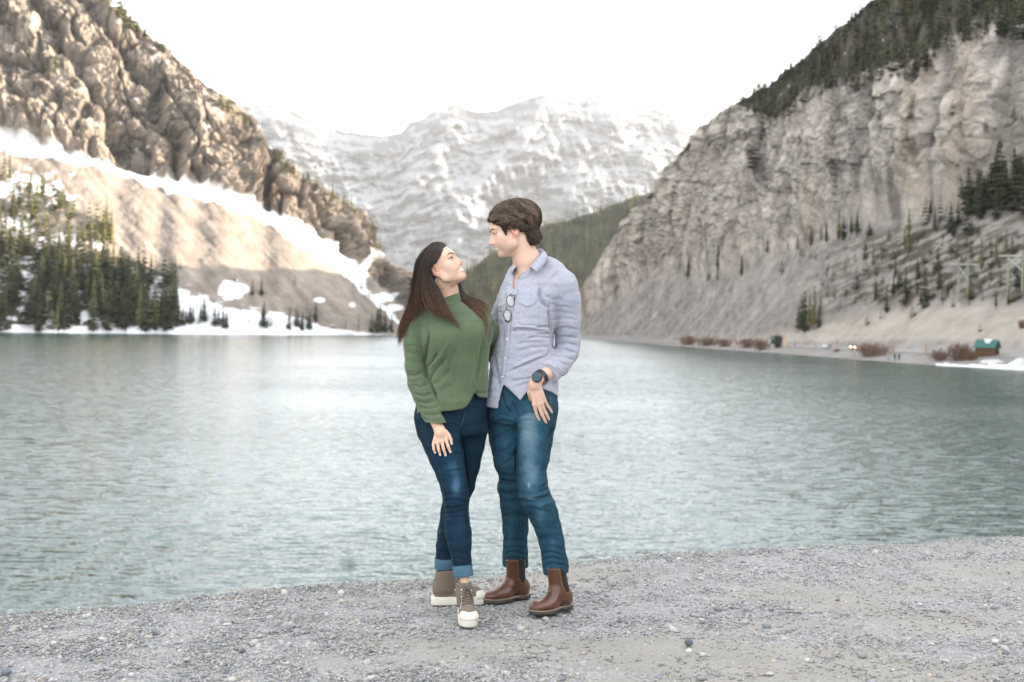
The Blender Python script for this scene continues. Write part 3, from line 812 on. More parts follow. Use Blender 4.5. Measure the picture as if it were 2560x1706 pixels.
# ---------------------------------------------------------------- sculpting tools (signed distance shapes -> one smooth skin)
def smin(a, b, k):
    h = np.clip(0.5 + 0.5 * (b - a) / k, 0, 1)
    return b + (a - b) * h - k * h * (1 - h)
def smax(a, b, k): return -smin(-a, -b, k)
def _n(v): return np.sqrt(np.einsum('ij,ij->i', v, v))
def sph(P, c, r): return _n(P - np.asarray(c, np.float32)) - r
def rc(P, a, b, r1, r2):
    a = np.asarray(a, np.float32); b = np.asarray(b, np.float32)
    pa = P - a; ba = b - a
    h = np.clip(pa @ ba / float(ba @ ba), 0, 1)
    return _n(pa - h[:, None] * ba) - (r1 + (r2 - r1) * h)
def ell(P, c, r, R=None):
    q = P - np.asarray(c, np.float32)
    if R is not None: q = q @ np.asarray(R, np.float32)
    r = np.asarray(r, np.float32)
    k0 = _n(q / r); k1 = _n(q / (r * r))
    return k0 * (k0 - 1) / np.maximum(k1, 1e-6)
def limb(P, pts, rad, k=0.012):
    d = None
    for i in range(len(pts) - 1):
        e = rc(P, pts[i], pts[i + 1], rad[i], rad[i + 1])
        d = e if d is None else smin(d, e, k)
    return d
def rot(ax, deg):
    a = math.radians(deg); c, s = math.cos(a), math.sin(a)
    return {'x': np.array([[1, 0, 0], [0, c, -s], [0, s, c]]), 'y': np.array([[c, 0, s], [0, 1, 0], [-s, 0, c]]), 'z': np.array([[c, -s, 0], [s, c, 0], [0, 0, 1]])}[ax]

def skin(fn, xs, ys, zs, stride=4, margin=2.3):
    """surface nets on a rectilinear grid, evaluated only near the surface"""
    xs, ys, zs = (np.asarray(a, np.float32) for a in (xs, ys, zs))
    def padto(a):
        n = (len(a) - 1) % stride
        if n:
            st = a[-1] - a[-2]; a = np.concatenate([a, a[-1] + st * np.arange(1, stride - n + 1, dtype=np.float32)])
        return a
    xs, ys, zs = padto(xs), padto(ys), padto(zs)
    n = (len(xs), len(ys), len(zs))
    cx, cy, cz = xs[::stride], ys[::stride], zs[::stride]
    Gc = np.stack(np.meshgrid(cx, cy, cz, indexing='ij'), -1)
    dc = fn(Gc.reshape(-1, 3)).reshape(Gc.shape[:3])
    sx, sy, sz = np.diff(cx), np.diff(cy), np.diff(cz)
    diag = np.sqrt(sx[:, None, None] ** 2 + sy[None, :, None] ** 2 + sz[None, None, :] ** 2)
    m = None
    for a in (0, 1):
        for b in (0, 1):
            for c in (0, 1):
                q = np.abs(dc[a:dc.shape[0] - 1 + a, b:dc.shape[1] - 1 + b, c:dc.shape[2] - 1 + c])
                m = q if m is None else np.minimum(m, q)
    act = np.argwhere(m < diag * 0.62 * margin)
    D = np.repeat(np.repeat(np.repeat(np.where(dc < 0, -1.0, 1.0).astype(np.float32), stride, 0), stride, 1), stride, 2)[:n[0], :n[1], :n[2]].copy()
    need = np.zeros(n, bool)
    o = np.arange(stride + 1)
    for a in o:
        for b in o:
            for c in o:
                need[act[:, 0] * stride + a, act[:, 1] * stride + b, act[:, 2] * stride + c] = True
    ii = np.argwhere(need)
    for s in range(0, len(ii), 400000):
        q = ii[s:s + 400000]
        D[q[:, 0], q[:, 1], q[:, 2]] = fn(np.stack([xs[q[:, 0]], ys[q[:, 1]], zs[q[:, 2]]], -1))
    ins = D < 0
    cnt = np.zeros((n[0] - 1, n[1] - 1, n[2] - 1), np.int8)
    for a in (0, 1):
        for b in (0, 1):
            for c in (0, 1):
                cnt += ins[a:n[0] - 1 + a, b:n[1] - 1 + b, c:n[2] - 1 + c]
    cell = np.argwhere((cnt > 0) & (cnt < 8))
    vid = np.full(cnt.shape, -1, np.int64); vid[cell[:, 0], cell[:, 1], cell[:, 2]] = np.arange(len(cell))
    acc = np.zeros((len(cell), 3), np.float32); w = np.zeros(len(cell), np.float32)
    ax = (xs, ys, zs)
    corners = [(a, b, c) for a in (0, 1) for b in (0, 1) for c in (0, 1)]
    for p in corners:
        for d in range(3):
            if p[d]: continue
            q = list(p); q[d] = 1
            I0 = cell + np.array(p); I1 = cell + np.array(q)
            d0 = D[I0[:, 0], I0[:, 1], I0[:, 2]]; d1 = D[I1[:, 0], I1[:, 1], I1[:, 2]]
            cr = (d0 < 0) != (d1 < 0)
            t = np.where(cr, d0 / np.where(cr, d0 - d1, 1), 0)
            P0 = np.stack([ax[k][I0[:, k]] for k in range(3)], -1); P1 = np.stack([ax[k][I1[:, k]] for k in range(3)], -1)
            acc += np.where(cr[:, None], P0 + (P1 - P0) * t[:, None], 0); w += cr
    V = acc / w[:, None]
    quads = []
    for d in range(3):
        e1, e2 = (d + 1) % 3, (d + 2) % 3
        sl0 = [slice(None)] * 3; sl1 = [slice(None)] * 3
        sl0[d] = slice(0, n[d] - 1); sl1[d] = slice(1, n[d])
        ch = ins[tuple(sl0)] != ins[tuple(sl1)]
        e = np.argwhere(ch)
        ok = (e[:, e1] > 0) & (e[:, e2] > 0) & (e[:, e1] < n[e1] - 1) & (e[:, e2] < n[e2] - 1)
        e = e[ok]
        def vc(o1, o2):
            q = e.copy(); q[:, e1] -= o1; q[:, e2] -= o2
            return vid[q[:, 0], q[:, 1], q[:, 2]]
        Q = np.stack([vc(1, 1), vc(0, 1), vc(0, 0), vc(1, 0)], -1)
        flip = ~ins[e[:, 0], e[:, 1], e[:, 2]]
        Q[flip] = Q[flip][:, ::-1]
        quads.append(Q)
    Q = np.concatenate(quads); Q = Q[(Q >= 0).all(1)]
    return V, Q

def span(a, b, st): return np.arange(a, b + st, st)
def zgrid(segs):
    """segs: list of (z0, z1, step) -> increasing z values"""
    out = [segs[0][0]]
    for a, b, s in segs:
        while out[-1] + s < b: out.append(out[-1] + s)
    return np.array(out)

def vnormals(V, Q):
    n = np.cross(V[Q[:, 2]] - V[Q[:, 0]], V[Q[:, 3]] - V[Q[:, 1]])
    out = np.zeros_like(V)
    for j in range(4):
        for k_ in range(3): out[:, k_] += np.bincount(Q[:, j], weights=n[:, k_], minlength=len(V)).astype(np.float32)
    return out / np.maximum(_n(out), 1e-9)[:, None]

def keep_biggest(V, Q):
    """drop stray specks so that a skin stays one continuous surface"""
    lab = np.arange(len(V))
    e = np.concatenate([Q[:, [0, 1]], Q[:, [1, 2]], Q[:, [2, 3]]])
    for _ in range(400):
        m = np.minimum(lab[e[:, 0]], lab[e[:, 1]])
        old = lab.copy()
        np.minimum.at(lab, e[:, 0], m); np.minimum.at(lab, e[:, 1], m)
        lab = lab[lab]
        if (lab == old).all(): break
    u, c = np.unique(lab, return_counts=True); keep = lab == u[np.argmax(c)]
    new = np.cumsum(keep) - 1
    return V[keep], new[Q[keep[Q].all(1)]]

def seg_px(px, py, pts):
    """distance in photo pixels to a polyline, with the fraction along it"""
    best = np.full(px.shape, 1e9); fr = np.zeros(px.shape); n = len(pts) - 1
    for i in range(n):
        (ax_, ay), (bx, by) = pts[i], pts[i + 1]
        dx, dy = bx - ax_, by - ay
        t = np.clip(((px - ax_) * dx + (py - ay) * dy) / (dx * dx + dy * dy), 0, 1)
        d = np.hypot(px - ax_ - t * dx, py - ay - t * dy)
        m = d < best; best = np.where(m, d, best); fr = np.where(m, (i + t) / n, fr)
    return best, fr

def creases(V, nrm, strokes, front=True):
    """strokes: (points in photo px, width px, depth mm); cloth folds pressed into (-) or raised from (+) the side towards the camera"""
    px, py = topx(V); out = np.zeros(len(V), np.float32)
    face = np.clip(-nrm[:, 1] * 2 + 0.4, 0, 1) if front else 1.0
    for pts, w, dep in strokes:
        d, fr = seg_px(px, py, pts)
        out += dep * 0.001 * np.exp(-(d / w) ** 2) * np.clip(np.minimum(fr, 1 - fr) * 6, 0.25, 1)
    return out * face

def in_poly(px, py, poly):
    inside = np.zeros(px.shape, bool); n = len(poly)
    for i in range(n):
        (x0, y0), (x1, y1) = poly[i], poly[(i + 1) % n]
        c = ((y0 > py) != (y1 > py)) & (px < (x1 - x0) * (py - y0) / (y1 - y0 + 1e-12) + x0)
        inside ^= c
    return inside

def poly_sd(px, py, poly):
    """signed distance (photo px) to an outline, negative inside"""
    d, _ = seg_px(px, py, list(poly) + [poly[0]])
    return np.where(in_poly(px, py, poly), -d, d)

class Surf:
    """nearest-to-camera lookup on a finished skin: for laying pockets, buttons, seams on it"""
    def __init__(s, *Vs):
        V = np.concatenate([v for v in Vs]); s.V = V; s.x, s.y = topx(V)
    def depth(s, px, py, r=3.0):
        px = np.atleast_1d(np.asarray(px, float)); py = np.atleast_1d(np.asarray(py, float)); out = np.zeros(len(px))
        for i in range(len(px)):
            rr = r
            while True:
                m = (np.abs(s.x - px[i]) < rr) & (np.abs(s.y - py[i]) < rr)
                if m.any(): break
                rr *= 1.6
            Y = s.V[m, 1]; lo = Y.min(); near = Y[Y < lo + 0.03]
            out[i] = near.mean() if rr <= r else lo
        return out

def on(surf, px, py, lift=0.002, r=3.0):
    Y = surf.depth(px, py, r) - lift
    return np.stack([PW(a, b, y) for a, b, y in zip(np.atleast_1d(px), np.atleast_1d(py), Y)])

def smooth1(a, n=1):
    a = a.copy()
    for _ in range(n): a[1:-1] = (a[:-2] + 2 * a[1:-1] + a[2:]) / 4
    return a

def strip(surf, pts, width, lift=0.0015, thick=0.0015, n=None, r=3.0):
    """a flat band (seam, placket, waistband) laid along a line of photo pixels; width px (number or list)"""
    pts = np.asarray(pts, float)
    seg = np.concatenate([[0], np.cumsum(np.hypot(*np.diff(pts, axis=0).T))])
    n = n or max(4, int(seg[-1] / 5))
    t = np.linspace(0, seg[-1], n)
    cx = smooth1(np.interp(t, seg, pts[:, 0]), 2); cy = smooth1(np.interp(t, seg, pts[:, 1]), 2)
    w = np.interp(t, seg, np.broadcast_to(np.asarray(width, float), (len(pts),)))
    tx, ty = np.gradient(cx), np.gradient(cy); L = np.hypot(tx, ty); nx, ny = -ty / L, tx / L
    rows = []
    for s_ in (-.5, 0, .5):
        ax_, ay = cx + nx * w * s_, cy + ny * w * s_
        Y = smooth1(surf.depth(ax_, ay, r), 3)
        rows.append((ax_, ay, Y))
    top = np.stack([[PW(a, b, y - lift - (thick if j == 1 else thick * .7)) for a, b, y in zip(*rw)] for j, rw in enumerate(rows)], 1)
    bot = np.stack([[PW(a, b, y + 0.004) for a, b, y in zip(*rw)] for rw in rows], 1)
    V = np.concatenate([top.reshape(-1, 3), bot.reshape(-1, 3)]); o = 3 * n; Fs = []
    for i in range(n - 1):
        for j in (0, 1):
            a = i * 3 + j; Fs.append((a, a + 1, a + 4, a + 3))
        a = i * 3; Fs.append((o + a, a, a + 3, o + a + 3)); a = i * 3 + 2; Fs.append((a, o + a, o + a + 3, a + 3))
    for a in (0, 3 * (n - 1)):
        Fs.append((a, a + 1, o + a + 1, o + a)); Fs.append((a + 1, a + 2, o + a + 2, o + a + 1))
    return V, np.array(Fs)

def patch(surf, poly, lift=0.0015, thick=0.002, step=2.0, r=3.0, puff=0.0):
    """a piece of cloth of the given outline (photo px) laid on a skin, with an edge"""
    poly = np.asarray(poly, float)
    c = poly.mean(0)
    n = len(poly); rings = [1.0, 0.93, 0.6, 0.25]
    pts = []
    per = []
    for i in range(n):
        a, b = poly[i], poly[(i + 1) % n]; m = max(1, int(np.hypot(*(b - a)) / step))
        per += [a + (b - a) * j / m for j in range(m)]
    per = np.array(per); m = len(per)
    V = []
    for q, s_ in enumerate(rings):
        xy = c + (per - c) * s_
        Y = surf.depth(xy[:, 0], xy[:, 1], r)
        Y = (np.roll(Y, 1) + 2 * Y + np.roll(Y, -1)) / 4
        h = lift + thick * (0.75 if q == 0 else 1) + puff * (1 - s_ ** 2)
        V += [PW(a, b, y - h) for (a, b), y in zip(xy, Y)]
    yc = surf.depth(c[0], c[1], r)[0]; V.append(PW(c[0], c[1], yc - lift - thick - puff))
    Yb = surf.depth(per[:, 0], per[:, 1], r); b0 = len(V); V += [PW(a, b, y + 0.006) for (a, b), y in zip(per, Yb)]
    Fq, Ft = [], []
    for q in range(len(rings) - 1):
        for j in range(m):
            k_ = (j + 1) % m; Fq.append((q * m + j, q * m + k_, (q + 1) * m + k_, (q + 1) * m + j))
    q = len(rings) - 1
    for j in range(m):
        k_ = (j + 1) % m; Ft.append((q * m + j, q * m + k_, len(rings) * m)); Fq.append((b0 + j, b0 + k_, k_, j))
    return np.array(V), [np.array(Fq), np.array(Ft)]

def part(name, VF, m, parent, smooth=True, cols=None, attrs=None, label=None):
    return link(name, new_mesh(name, VF[0], VF[1], smooth, cols, attrs), m, parent, label=label)

# ---- head: modelled once in its own millimetre frame (x across, y forward, z up, origin between the ears)
def head_sdf(p, fem=0.0, smile=1.0):
    """p in mm"""
    q = p.copy(); q[:, 0] = np.abs(q[:, 0])
    m = 1 - fem
    d = ell(q, (0, 6, 42), (75, 98, 78))
    d = smin(d, ell(q, (0, 50, 40), (60, 59, 48)), 18)
    d = smin(d, ell(q, (0, 46, -24), (58 + 2 * m, 58, 70)), 16)
    d = smin(d, ell(q, (0, 68, -52), (37, 40, 34)), 12)
    d = smin(d, rc(q, (8 + 3 * m, 85, -86 + 2 * fem), (50 + 2 * m, 22, -62 + 6 * fem), 16, 14), 14)
    d = smin(d, rc(q, (50 + 2 * m, 22, -62 + 6 * fem), (62, 2, -10), 14, 14), 14)
    d = smin(d, sph(q, (0, 87, -86 + 3 * fem), 17.5), 10)
    d = smin(d, rc(q, (0, 66, -84 + 4 * fem), (0, 10, -84 + 14 * fem), 22 - 4 * fem, 34 - 10 * fem), 18)
    d = smin(d, ell(q, (36 - 3 * fem, 46, -44 + 4 * fem), (27 - 5 * fem, 42, 36 - 6 * fem)), 22)             # fleshy cheek over the jaw
    d = smin(d, sph(q, (44, 66, -14), 24), 16)                      # cheekbone
    d = smin(d, sph(q, (36, 78, -36), 15 + 2 * smile), 14)          # apple of the smiling cheek
    d = smax(d, -sph(q, (31, 121, 15), 19), 9)                      # eye socket
    d = smin(d, rc(q, (9, 104 + 2 * m, 31), (44, 86 + m, 31), 8 + m, 7), 8)   # brow
    d = smin(d, sph(q, (31, 89, 15), 13.2), 3)                      # eyeball and lids
    d = smin(d, rc(q, (0, 104, 18), (0, 119 - 3 * fem, -18), 7, 9 - fem), 7)     # nose
    d = smin(d, rc(q, (0, 96, 10), (0, 101 - fem, -24), 8, 13 - fem), 9)
    d = smin(d, sph(q, (0, 123 - 5 * fem, -25 + 4 * fem), 10.5 - 1.5 * fem), 5)
    d = smin(d, sph(q, (11 - fem, 111 - 2 * fem, -30 + 2 * fem), 8.5 - fem), 4)
    d = smax(d, -rc(q, (5.5, 118 - 3 * fem, -42), (6.5, 112, -33), 3.2, 2.2), 2)   # nostril
    d = smin(d, rc(q, (0, 104.5, -49), (14, 101, -51), 6.5, 5.5), 5)     # upper lip
    d = smin(d, rc(q, (14, 101, -51), (27, 90, -48), 5.2, 3.6), 5)
    d = smin(d, rc(q, (0, 103, -70), (15, 98, -67), 6.5, 5.5), 5)        # lower lip
    d = smin(d, rc(q, (15, 98, -67), (27, 90, -53), 5.0, 3.0), 5)
    mo = np.minimum(rc(q, (0, 112, -59.5), (13, 107, -58), 5.0, 4.4), rc(q, (13, 107, -58), (26, 95, -51.5), 4.4, 1.6))
    d = smax(d, -mo, 1.5)                                            # open smile
    teeth = smax(ell(q, (0, 76, -58), (31, 26.5, 30)), np.abs(q[:, 2] + 57 - 0.09 * q[:, 0]) - 7.5, 1.5)
    d = np.minimum(d, teeth)
    d = smax(d, -rc(q, (20, 104, -34), (33, 92, -54), 2.2, 1.6), 6)   # smile fold
    # ear
    Rz = rot('x', -12) @ rot('z', -24)
    e = ell(q, (75, 3, 2), (8.5, 19, 31), Rz)
    e = smin(e, ell(q, (72, 9, -23), (6, 9, 9)), 6)
    e = smax(e, -ell(q, (85, 6, 4), (11, 12, 22), Rz), 3)
    e = smin(e, ell(q, (73, -2, 6), (5, 4, 12), Rz), 3)
    e = smin(e, ell(q, (74, 19, -4), (4, 4, 7)), 4)
    d = smin(d, e, 5)
    return d

def head_paint(p, base, fem=0.0, lids=(0.0, 0.0), lip=(0.45, 0.16, 0.14), brow=(0.05, 0.035, 0.025), iris=(0.05, 0.03, 0.02)):
    """pigment of the face: lips, teeth, brows, eyes, flush - from positions in the head's own frame"""
    x = np.abs(p[:, 0]); y = p[:, 1]; z = p[:, 2]
    c = np.repeat(np.asarray(base, float)[None], len(p), 0)
    def blend(mask, colr, a=1.0):
        m_ = (np.clip(mask, 0, 1) * a)[:, None]
        c[:] = c * (1 - m_) + np.asarray(colr) * m_
    f = sstep(50, 62, y)
    blend(np.exp(-(((x - 42) / 20) ** 2 + ((z + 22) / 18) ** 2)) * f, (base[0] * 1.05, base[1] * 0.80, base[2] * 0.78), 0.45)      # cheek flush
    blend(np.exp(-((x / 14) ** 2 + ((z + 26) / 13) ** 2)) * sstep(98, 112, y), (base[0] * 1.02, base[1] * 0.68, base[2] * 0.64), 0.7)   # nose
    blend(sstep(60, 72, x) * (1 - sstep(22, 30, y)) * sstep(-40, -30, z) * (1 - sstep(28, 36, z)) * sstep(-26, -18, y), (base[0] * 1.02, base[1] * 0.64, base[2] * 0.58), 0.65)  # ears
    # lips
    up = np.interp(x, [0, 8, 15, 27, 30], [-49.5, -48, -50, -47.5, -47]); lo = np.interp(x, [0, 15, 27, 30], [-76, -73, -54, -52])
    inl = sstep(-1.5, 1.5, up + 4 - z) * sstep(-1.5, 1.5, z - lo) * (x < 30) * (y > 84)
    blend(inl, lip, 0.85)
    tw = np.interp(x, [0, 13, 26, 28], [1, 1, 0.45, 0])
    tooth = (np.abs(z + 57.5 - 0.13 * x) < 6.6 * tw) * (x < 27) * (y > 80)
    blend(tooth * 1.0, (0.80, 0.77, 0.70))
    # brow
    bz = np.interp(x, [6, 14, 34, 50], [29, 33, 37 + 2 * fem, 30 + fem]); bw = np.interp(x, [6, 14, 34, 50, 54], [2.8, 4.2, 3.6, 1.8, 0]) * (1.2 + .15 * fem)
    blend(sstep(1.3, 0.6, np.abs(z - bz) / np.maximum(bw, .01)) * (x > 5) * (x < 54) * (y > 60), brow, 0.92)
    # eye: almond opening, iris, lash line
    ez = np.interp(x, [17, 25, 33, 45], [12.5, 18.0, 19.0, 14.5]); el = np.interp(x, [17, 25, 33, 45], [12.5, 10.6, 10.0, 14.0])
    ez = ez - lids[0]; el = np.minimum(el + lids[1], ez)
    eye = sstep(-.6, .6, ez - z) * sstep(-.6, .6, z - el) * (x > 17) * (x < 45) * (y > 70)
    blend(eye, (0.50, 0.46, 0.43))
    return c, eye, (x, y, z, ez, el)

def paint_eyes(c, p, eye, e, look, iris=(0.05, 0.03, 0.02), lash=(0.03, 0.02, 0.015), thick=1.3):
    x, y, z, ez, el = e
    r = np.hypot(p[:, 0] - np.where(p[:, 0] > 0, 31, -31) - look[0], z - 14.5 - look[1])
    m = (eye * sstep(7.4, 6.2, r))[:, None]; c[:] = c * (1 - m) + np.asarray(iris) * m
    ln = (np.exp(-((z - ez - .4) / thick) ** 2) * (x > 16) * (x < 47) * (y > 68))[:, None]; c[:] = c * (1 - ln) + np.asarray(lash) * ln
    ln = (0.5 * np.exp(-((z - el) / 0.9) ** 2) * (x > 18) * (x < 45) * (y > 68))[:, None]; c[:] = c * (1 - ln) + np.asarray(lash) * ln
    return c

class Head:
    def __init__(s, origin, fwd, up, size=1.0):
        f = np.asarray(fwd, float); f /= np.linalg.norm(f); u = np.asarray(up, float); u -= f * (u @ f); u /= np.linalg.norm(u)
        s.R = np.stack([np.cross(f, u), f, u], 1); s.o = np.asarray(origin, float); s.k = size   # columns: right, forward, up
    def local(s, P): return ((P - s.o.astype(np.float32)) @ s.R.astype(np.float32)) * np.float32(1000.0 / s.k)
    def world(s, p): return s.o + (np.asarray(p, float) / 1000 * s.k) @ s.R.T

# ---- hair: many fine tapering strands, each a thin three-sided tube
def strands(paths, r0, r1=0.15, sides=2):
    """paths (n, m, 3) -> one mesh of n strands"""
    n, m, _ = paths.shape
    T = np.gradient(paths, axis=1); T /= np.maximum(np.linalg.norm(T, axis=2), 1e-9)[..., None]
    ref = np.array([0.31, -0.85, 0.42]); A = np.cross(T, ref); A /= np.maximum(np.linalg.norm(A, axis=2), 1e-9)[..., None]
    B = np.cross(T, A)
    t = np.linspace(0, 1, m); prof = np.where(t < .1, .5 + 5 * t, 1.0) * (1 - (1 - r1) * sstep(.55, 1, t))
    rr = np.broadcast_to(np.asarray(r0, float).reshape(-1, 1), (n, 1)) * prof[None]
    ring = []
    for j in range(sides):
        a = 2 * math.pi * j / sides
        ring.append(paths + rr[..., None] * (math.cos(a) * A + math.sin(a) * B))
    if sides == 2: ring = [paths - rr[..., None] * 1.25 * A, paths + rr[..., None] * 1.25 * A]
    V = np.stack(ring, 2).reshape(-1, 3)
    base = (np.arange(n)[:, None] * m + np.arange(m - 1)[None]).reshape(-1) * sides
    Q = np.concatenate([np.stack([base + j, base + (j + 1) % sides, base + sides + (j + 1) % sides, base + sides + j], -1) for j in range(sides if sides > 2 else 1)])
    return V, Q

def resample(pts, m):
    pts = np.asarray(pts, float); s_ = np.concatenate([[0], np.cumsum(np.linalg.norm(np.diff(pts, axis=0), axis=1))])
    t = np.linspace(0, s_[-1], m); out = np.stack([np.interp(t, s_, pts[:, k]) for k in range(3)], -1)
    for _ in range(2): out[1:-1] = (out[:-2] + 2 * out[1:-1] + out[2:]) / 4
    return out

# ---- materials of people
def skin_mat(name):
    k = N(name); v = k.coord()
    nz = k.noise(v, 240, 4)
    c = k.mix(1.0, k.attr('Col'), k.ramp(nz, [(0.3, (0.93, 0.92, 0.91)), (0.7, (1.05, 1.05, 1.05))]), 'MULTIPLY')
    k.bump(k.noise(v, 500, 3), 0.15, 0.0008)
    k.p.inputs['Subsurface Weight'].default_value = 0.12
    k.p.inputs['Subsurface Radius'].default_value = (0.012, 0.005, 0.003)
    k.p.inputs['Subsurface Scale'].default_value = 0.5
    return k.set(c, 0.5, spec=0.4)
def cloth_mat(name, c0, c1, weave=900, bump=0.0006, rough=0.85, blot=14):
    k = N(name); v = k.coord()
    a = k.noise(v, weave, 2); b = k.noise(v, blot, 4)
    c = k.mix(a, c0, c1); c = k.mix(1.0, c, k.ramp(b, [(0.3, (.9,) * 3), (.7, (1.08,) * 3)]), 'MULTIPLY')
    k.bump(a, 0.5, bump)
    k.p.inputs['Sheen Weight'].default_value = 0.15
    return k.set(c, rough, spec=0.2)
def denim_mat(name, dark, mid, pale):
    """colour follows the worn-in fade stored on the cloth; twill grain on top"""
    k = N(name); fade = k.attr('fade', 'Fac')
    v = k.coord((1, 1, 0.32)); g = k.noise(v, 420, 4, .7); b = k.noise(k.coord(), 22, 5, .65)
    f = k.math('ADD', fade, k.math('MULTIPLY', k.math('SUBTRACT', g, 0.5), 0.55))
    f = k.math('ADD', f, k.math('MULTIPLY', k.math('SUBTRACT', b, 0.5), 0.4))
    c = k.ramp(f, [(0.05, dark), (0.5, mid), (0.95, pale)])
    k.bump(g, 0.5, 0.0008)
    return k.set(c, 0.85, spec=0.2)
def hair_mat(name, c0, c1, rough=0.5):
    k = N(name); c = k.mix(1.0, k.attr('Col'), k.ramp(k.noise(k.coord(), 60, 3), [(0.3, c0), (0.7, c1)]), 'MULTIPLY')
    k.p.inputs['Anisotropic'].default_value = 0.4
    return k.set(c, rough, spec=0.22)
# ---------------------------------------------------------------- road, huts, cars, poles and shrubs on the far right shore
def lerp(a, b, t): return a * (1 - t) + b * t
road_rows = [lerp(rl, r2, t) + np.array([0, 0, .12]) for t in (.30, .9)]
sel = (rx > 1400)
rv = np.concatenate([r_[sel] for r_ in road_rows]); nn_ = int(sel.sum())
link('road', new_mesh('road', rv, grid_faces(2, nn_), True), simple('pale_asphalt', (0.27, 0.26, 0.25), 0.9, 0.12, 0.6), kind='structure', label='pale lakeside road')
def base(px, py):
    return AtR(px, py)
green_roof = simple('green_metal_roof', (0.010, 0.105, 0.085), 0.45, 0.15, 2)
brown_log = simple('brown_boards', (0.105, 0.052, 0.030), 0.85, 0.35, 3)
dark_wood = simple('dark_opening', (0.02, 0.016, 0.013), 0.8, 0.3, 3)
snow_mat = simple('old_snow', (0.50, 0.515, 0.535), 0.7, 0.10, 1.5)

# cabin
p = base(2468, 889); cab = thing('cabin', 'small brown board cabin with a green gabled roof by the road', 'cabin', tuple(p + np.array([0, 0, -.15])), math.radians(-38))
s = p[1] / F
L, Wd, Hw, Hr = 46 * s, 34 * s, 25 * s, 41 * s
hl_, hw_ = L / 2, Wd / 2
nb = 9
for side in (-1, 1):
    for i in range(nb):      # upright boards of the long walls
        x0 = -hl_ + L * i / nb
        MB().box((x0 + L / nb / 2, side * hw_, Hw / 2), (L / nb * .94, .12 + .03 * (i % 2), Hw)).build('wall_board', brown_log, cab)
for side in (-1, 1):
    for i in range(7):       # boards of the gable walls follow the roof line
        y0 = -hw_ + Wd * i / 7; y1 = y0 + Wd / 7 * .95; ht = lambda y: Hw + (Hr - Hw) * (1 - abs(y) / hw_) - .1
        MB().prism([(side * hl_, y0, 0), (side * hl_, y1, 0), (side * hl_, y1, ht(y1)), (side * hl_, (y0 + y1) / 2, max(ht(y0), ht(y1), ht((y0 + y1) / 2))), (side * hl_, y0, ht(y0))], (side * (.10 + .02 * (i % 2)), 0, 0)).build('gable_board', brown_log, cab)
for side in (-1, 1):
    e = side * (hw_ + .5); ze = Hw - .35
    roof = MB().prism([(-hl_ - .5, 0, Hr), (hl_ + .5, 0, Hr), (hl_ + .5, e, ze), (-hl_ - .5, e, ze)], (0, 0, .14)).build('roof', green_roof, cab)
    for i in range(8):
        x = -hl_ - .4 + (L + .8) * i / 7
        MB().tube([(x, side * .05, Hr + .17), (x, e, ze + .17)], .05, 4).build('roof_rib', green_roof, roof)
MB().box((hl_ + .14, -.1, Hw * .42), (.08, Wd * .30, Hw * .84)).build('door', dark_wood, cab)
MB().prism([(hl_ + .13, -hw_ * .34, Hw * 1.02), (hl_ + .13, hw_ * .34, Hw * 1.02), (hl_ + .13, 0, Hr * .93)], (.06, 0, 0)).build('gable_vent', dark_wood, cab)
MB().prism([(-hl_ * .35, -.12, Hr + .02), (hl_ * .55, -.12, Hr + .02), (hl_ * .35, -hw_ * .62, Hr - (Hr - Hw) * .66), (-hl_ * .1, -hw_ * .55, Hr - (Hr - Hw) * .58)], (0, -.04, .30)).build('roof_snow', snow_mat, cab)

# green-roofed notice kiosk and signs
p = base(1932, 866); s = p[1] / F
kk = thing('kiosk', 'narrow dark green information kiosk between two brown shrubs', 'kiosk', tuple(p))
for sx in (-1, 1): MB().box((sx * 4 * s, 0, 12 * s), (1.2 * s, 1.2 * s, 24 * s)).build('post', green_roof, kk)
MB().box((0, 0, 13 * s), (7 * s, 1.0 * s, 13 * s)).build('panel', simple('dark_green_board', (0.012, 0.07, 0.06), 0.7), kk)
MB().prism([(-6.5 * s, -4 * s, 21 * s), (6.5 * s, -4 * s, 21 * s), (6.5 * s, 0, 26 * s), (-6.5 * s, 0, 26 * s)], (0, 0, .1)).prism([(-6.5 * s, 4 * s, 21 * s), (6.5 * s, 4 * s, 21 * s), (6.5 * s, 0, 26.01 * s), (-6.5 * s, 0, 26.01 * s)], (0, 0, .1)).build('roof', green_roof, kk)
p = base(1889, 862); s = p[1] / F
sg = thing('road_sign', 'small yellow diamond warning sign on a leaning dark post', 'sign', tuple(p))
MB().tube([(0, 0, 0), (3.5 * s, 0, 17 * s)], 1.6 * s, 6).build('post', simple('dark_post', (0.03, 0.04, 0.025), 0.8), sg)
MB().prism([(3.6 * s - 4 * s, -.15, 19 * s), (3.6 * s, -.15, 15 * s), (3.6 * s + 4 * s, -.15, 19 * s), (3.6 * s, -.15, 23 * s)], (0, -.08, 0)).build('sign_plate', simple('yellow_paint', (0.60, 0.30, 0.02), 0.5, .1), sg)
p = base(2420, 892); s = p[1] / F
nb_ = thing('notice_board', 'white notice board on a post in front of the brown cabin', 'sign', tuple(p + np.array([0, -3, 0])))
MB().tube([(0, 0, 0), (0, 0, 12 * s)], .8 * s, 6).build('post', brown_log, nb_)
MB().prism([(-6 * s, -.2, 9 * s), (-7 * s, -.2, 14 * s), (-5 * s, -.2, 21 * s), (5 * s, -.2, 22 * s), (7 * s, -.2, 16 * s), (5 * s, -.2, 9 * s)], (0, -.12, 0)).build('panel', simple('white_board', (0.72, 0.74, 0.78), 0.5, .05), nb_)
p = base(1702, 858); s = p[1] / F
mk = thing('road_sign', 'tiny orange marker sign where the road runs out along the shore', 'sign', tuple(p))
MB().tube([(0, 0, 0), (0, 0, 8 * s)], .7 * s, 6).build('post', brown_log, mk)
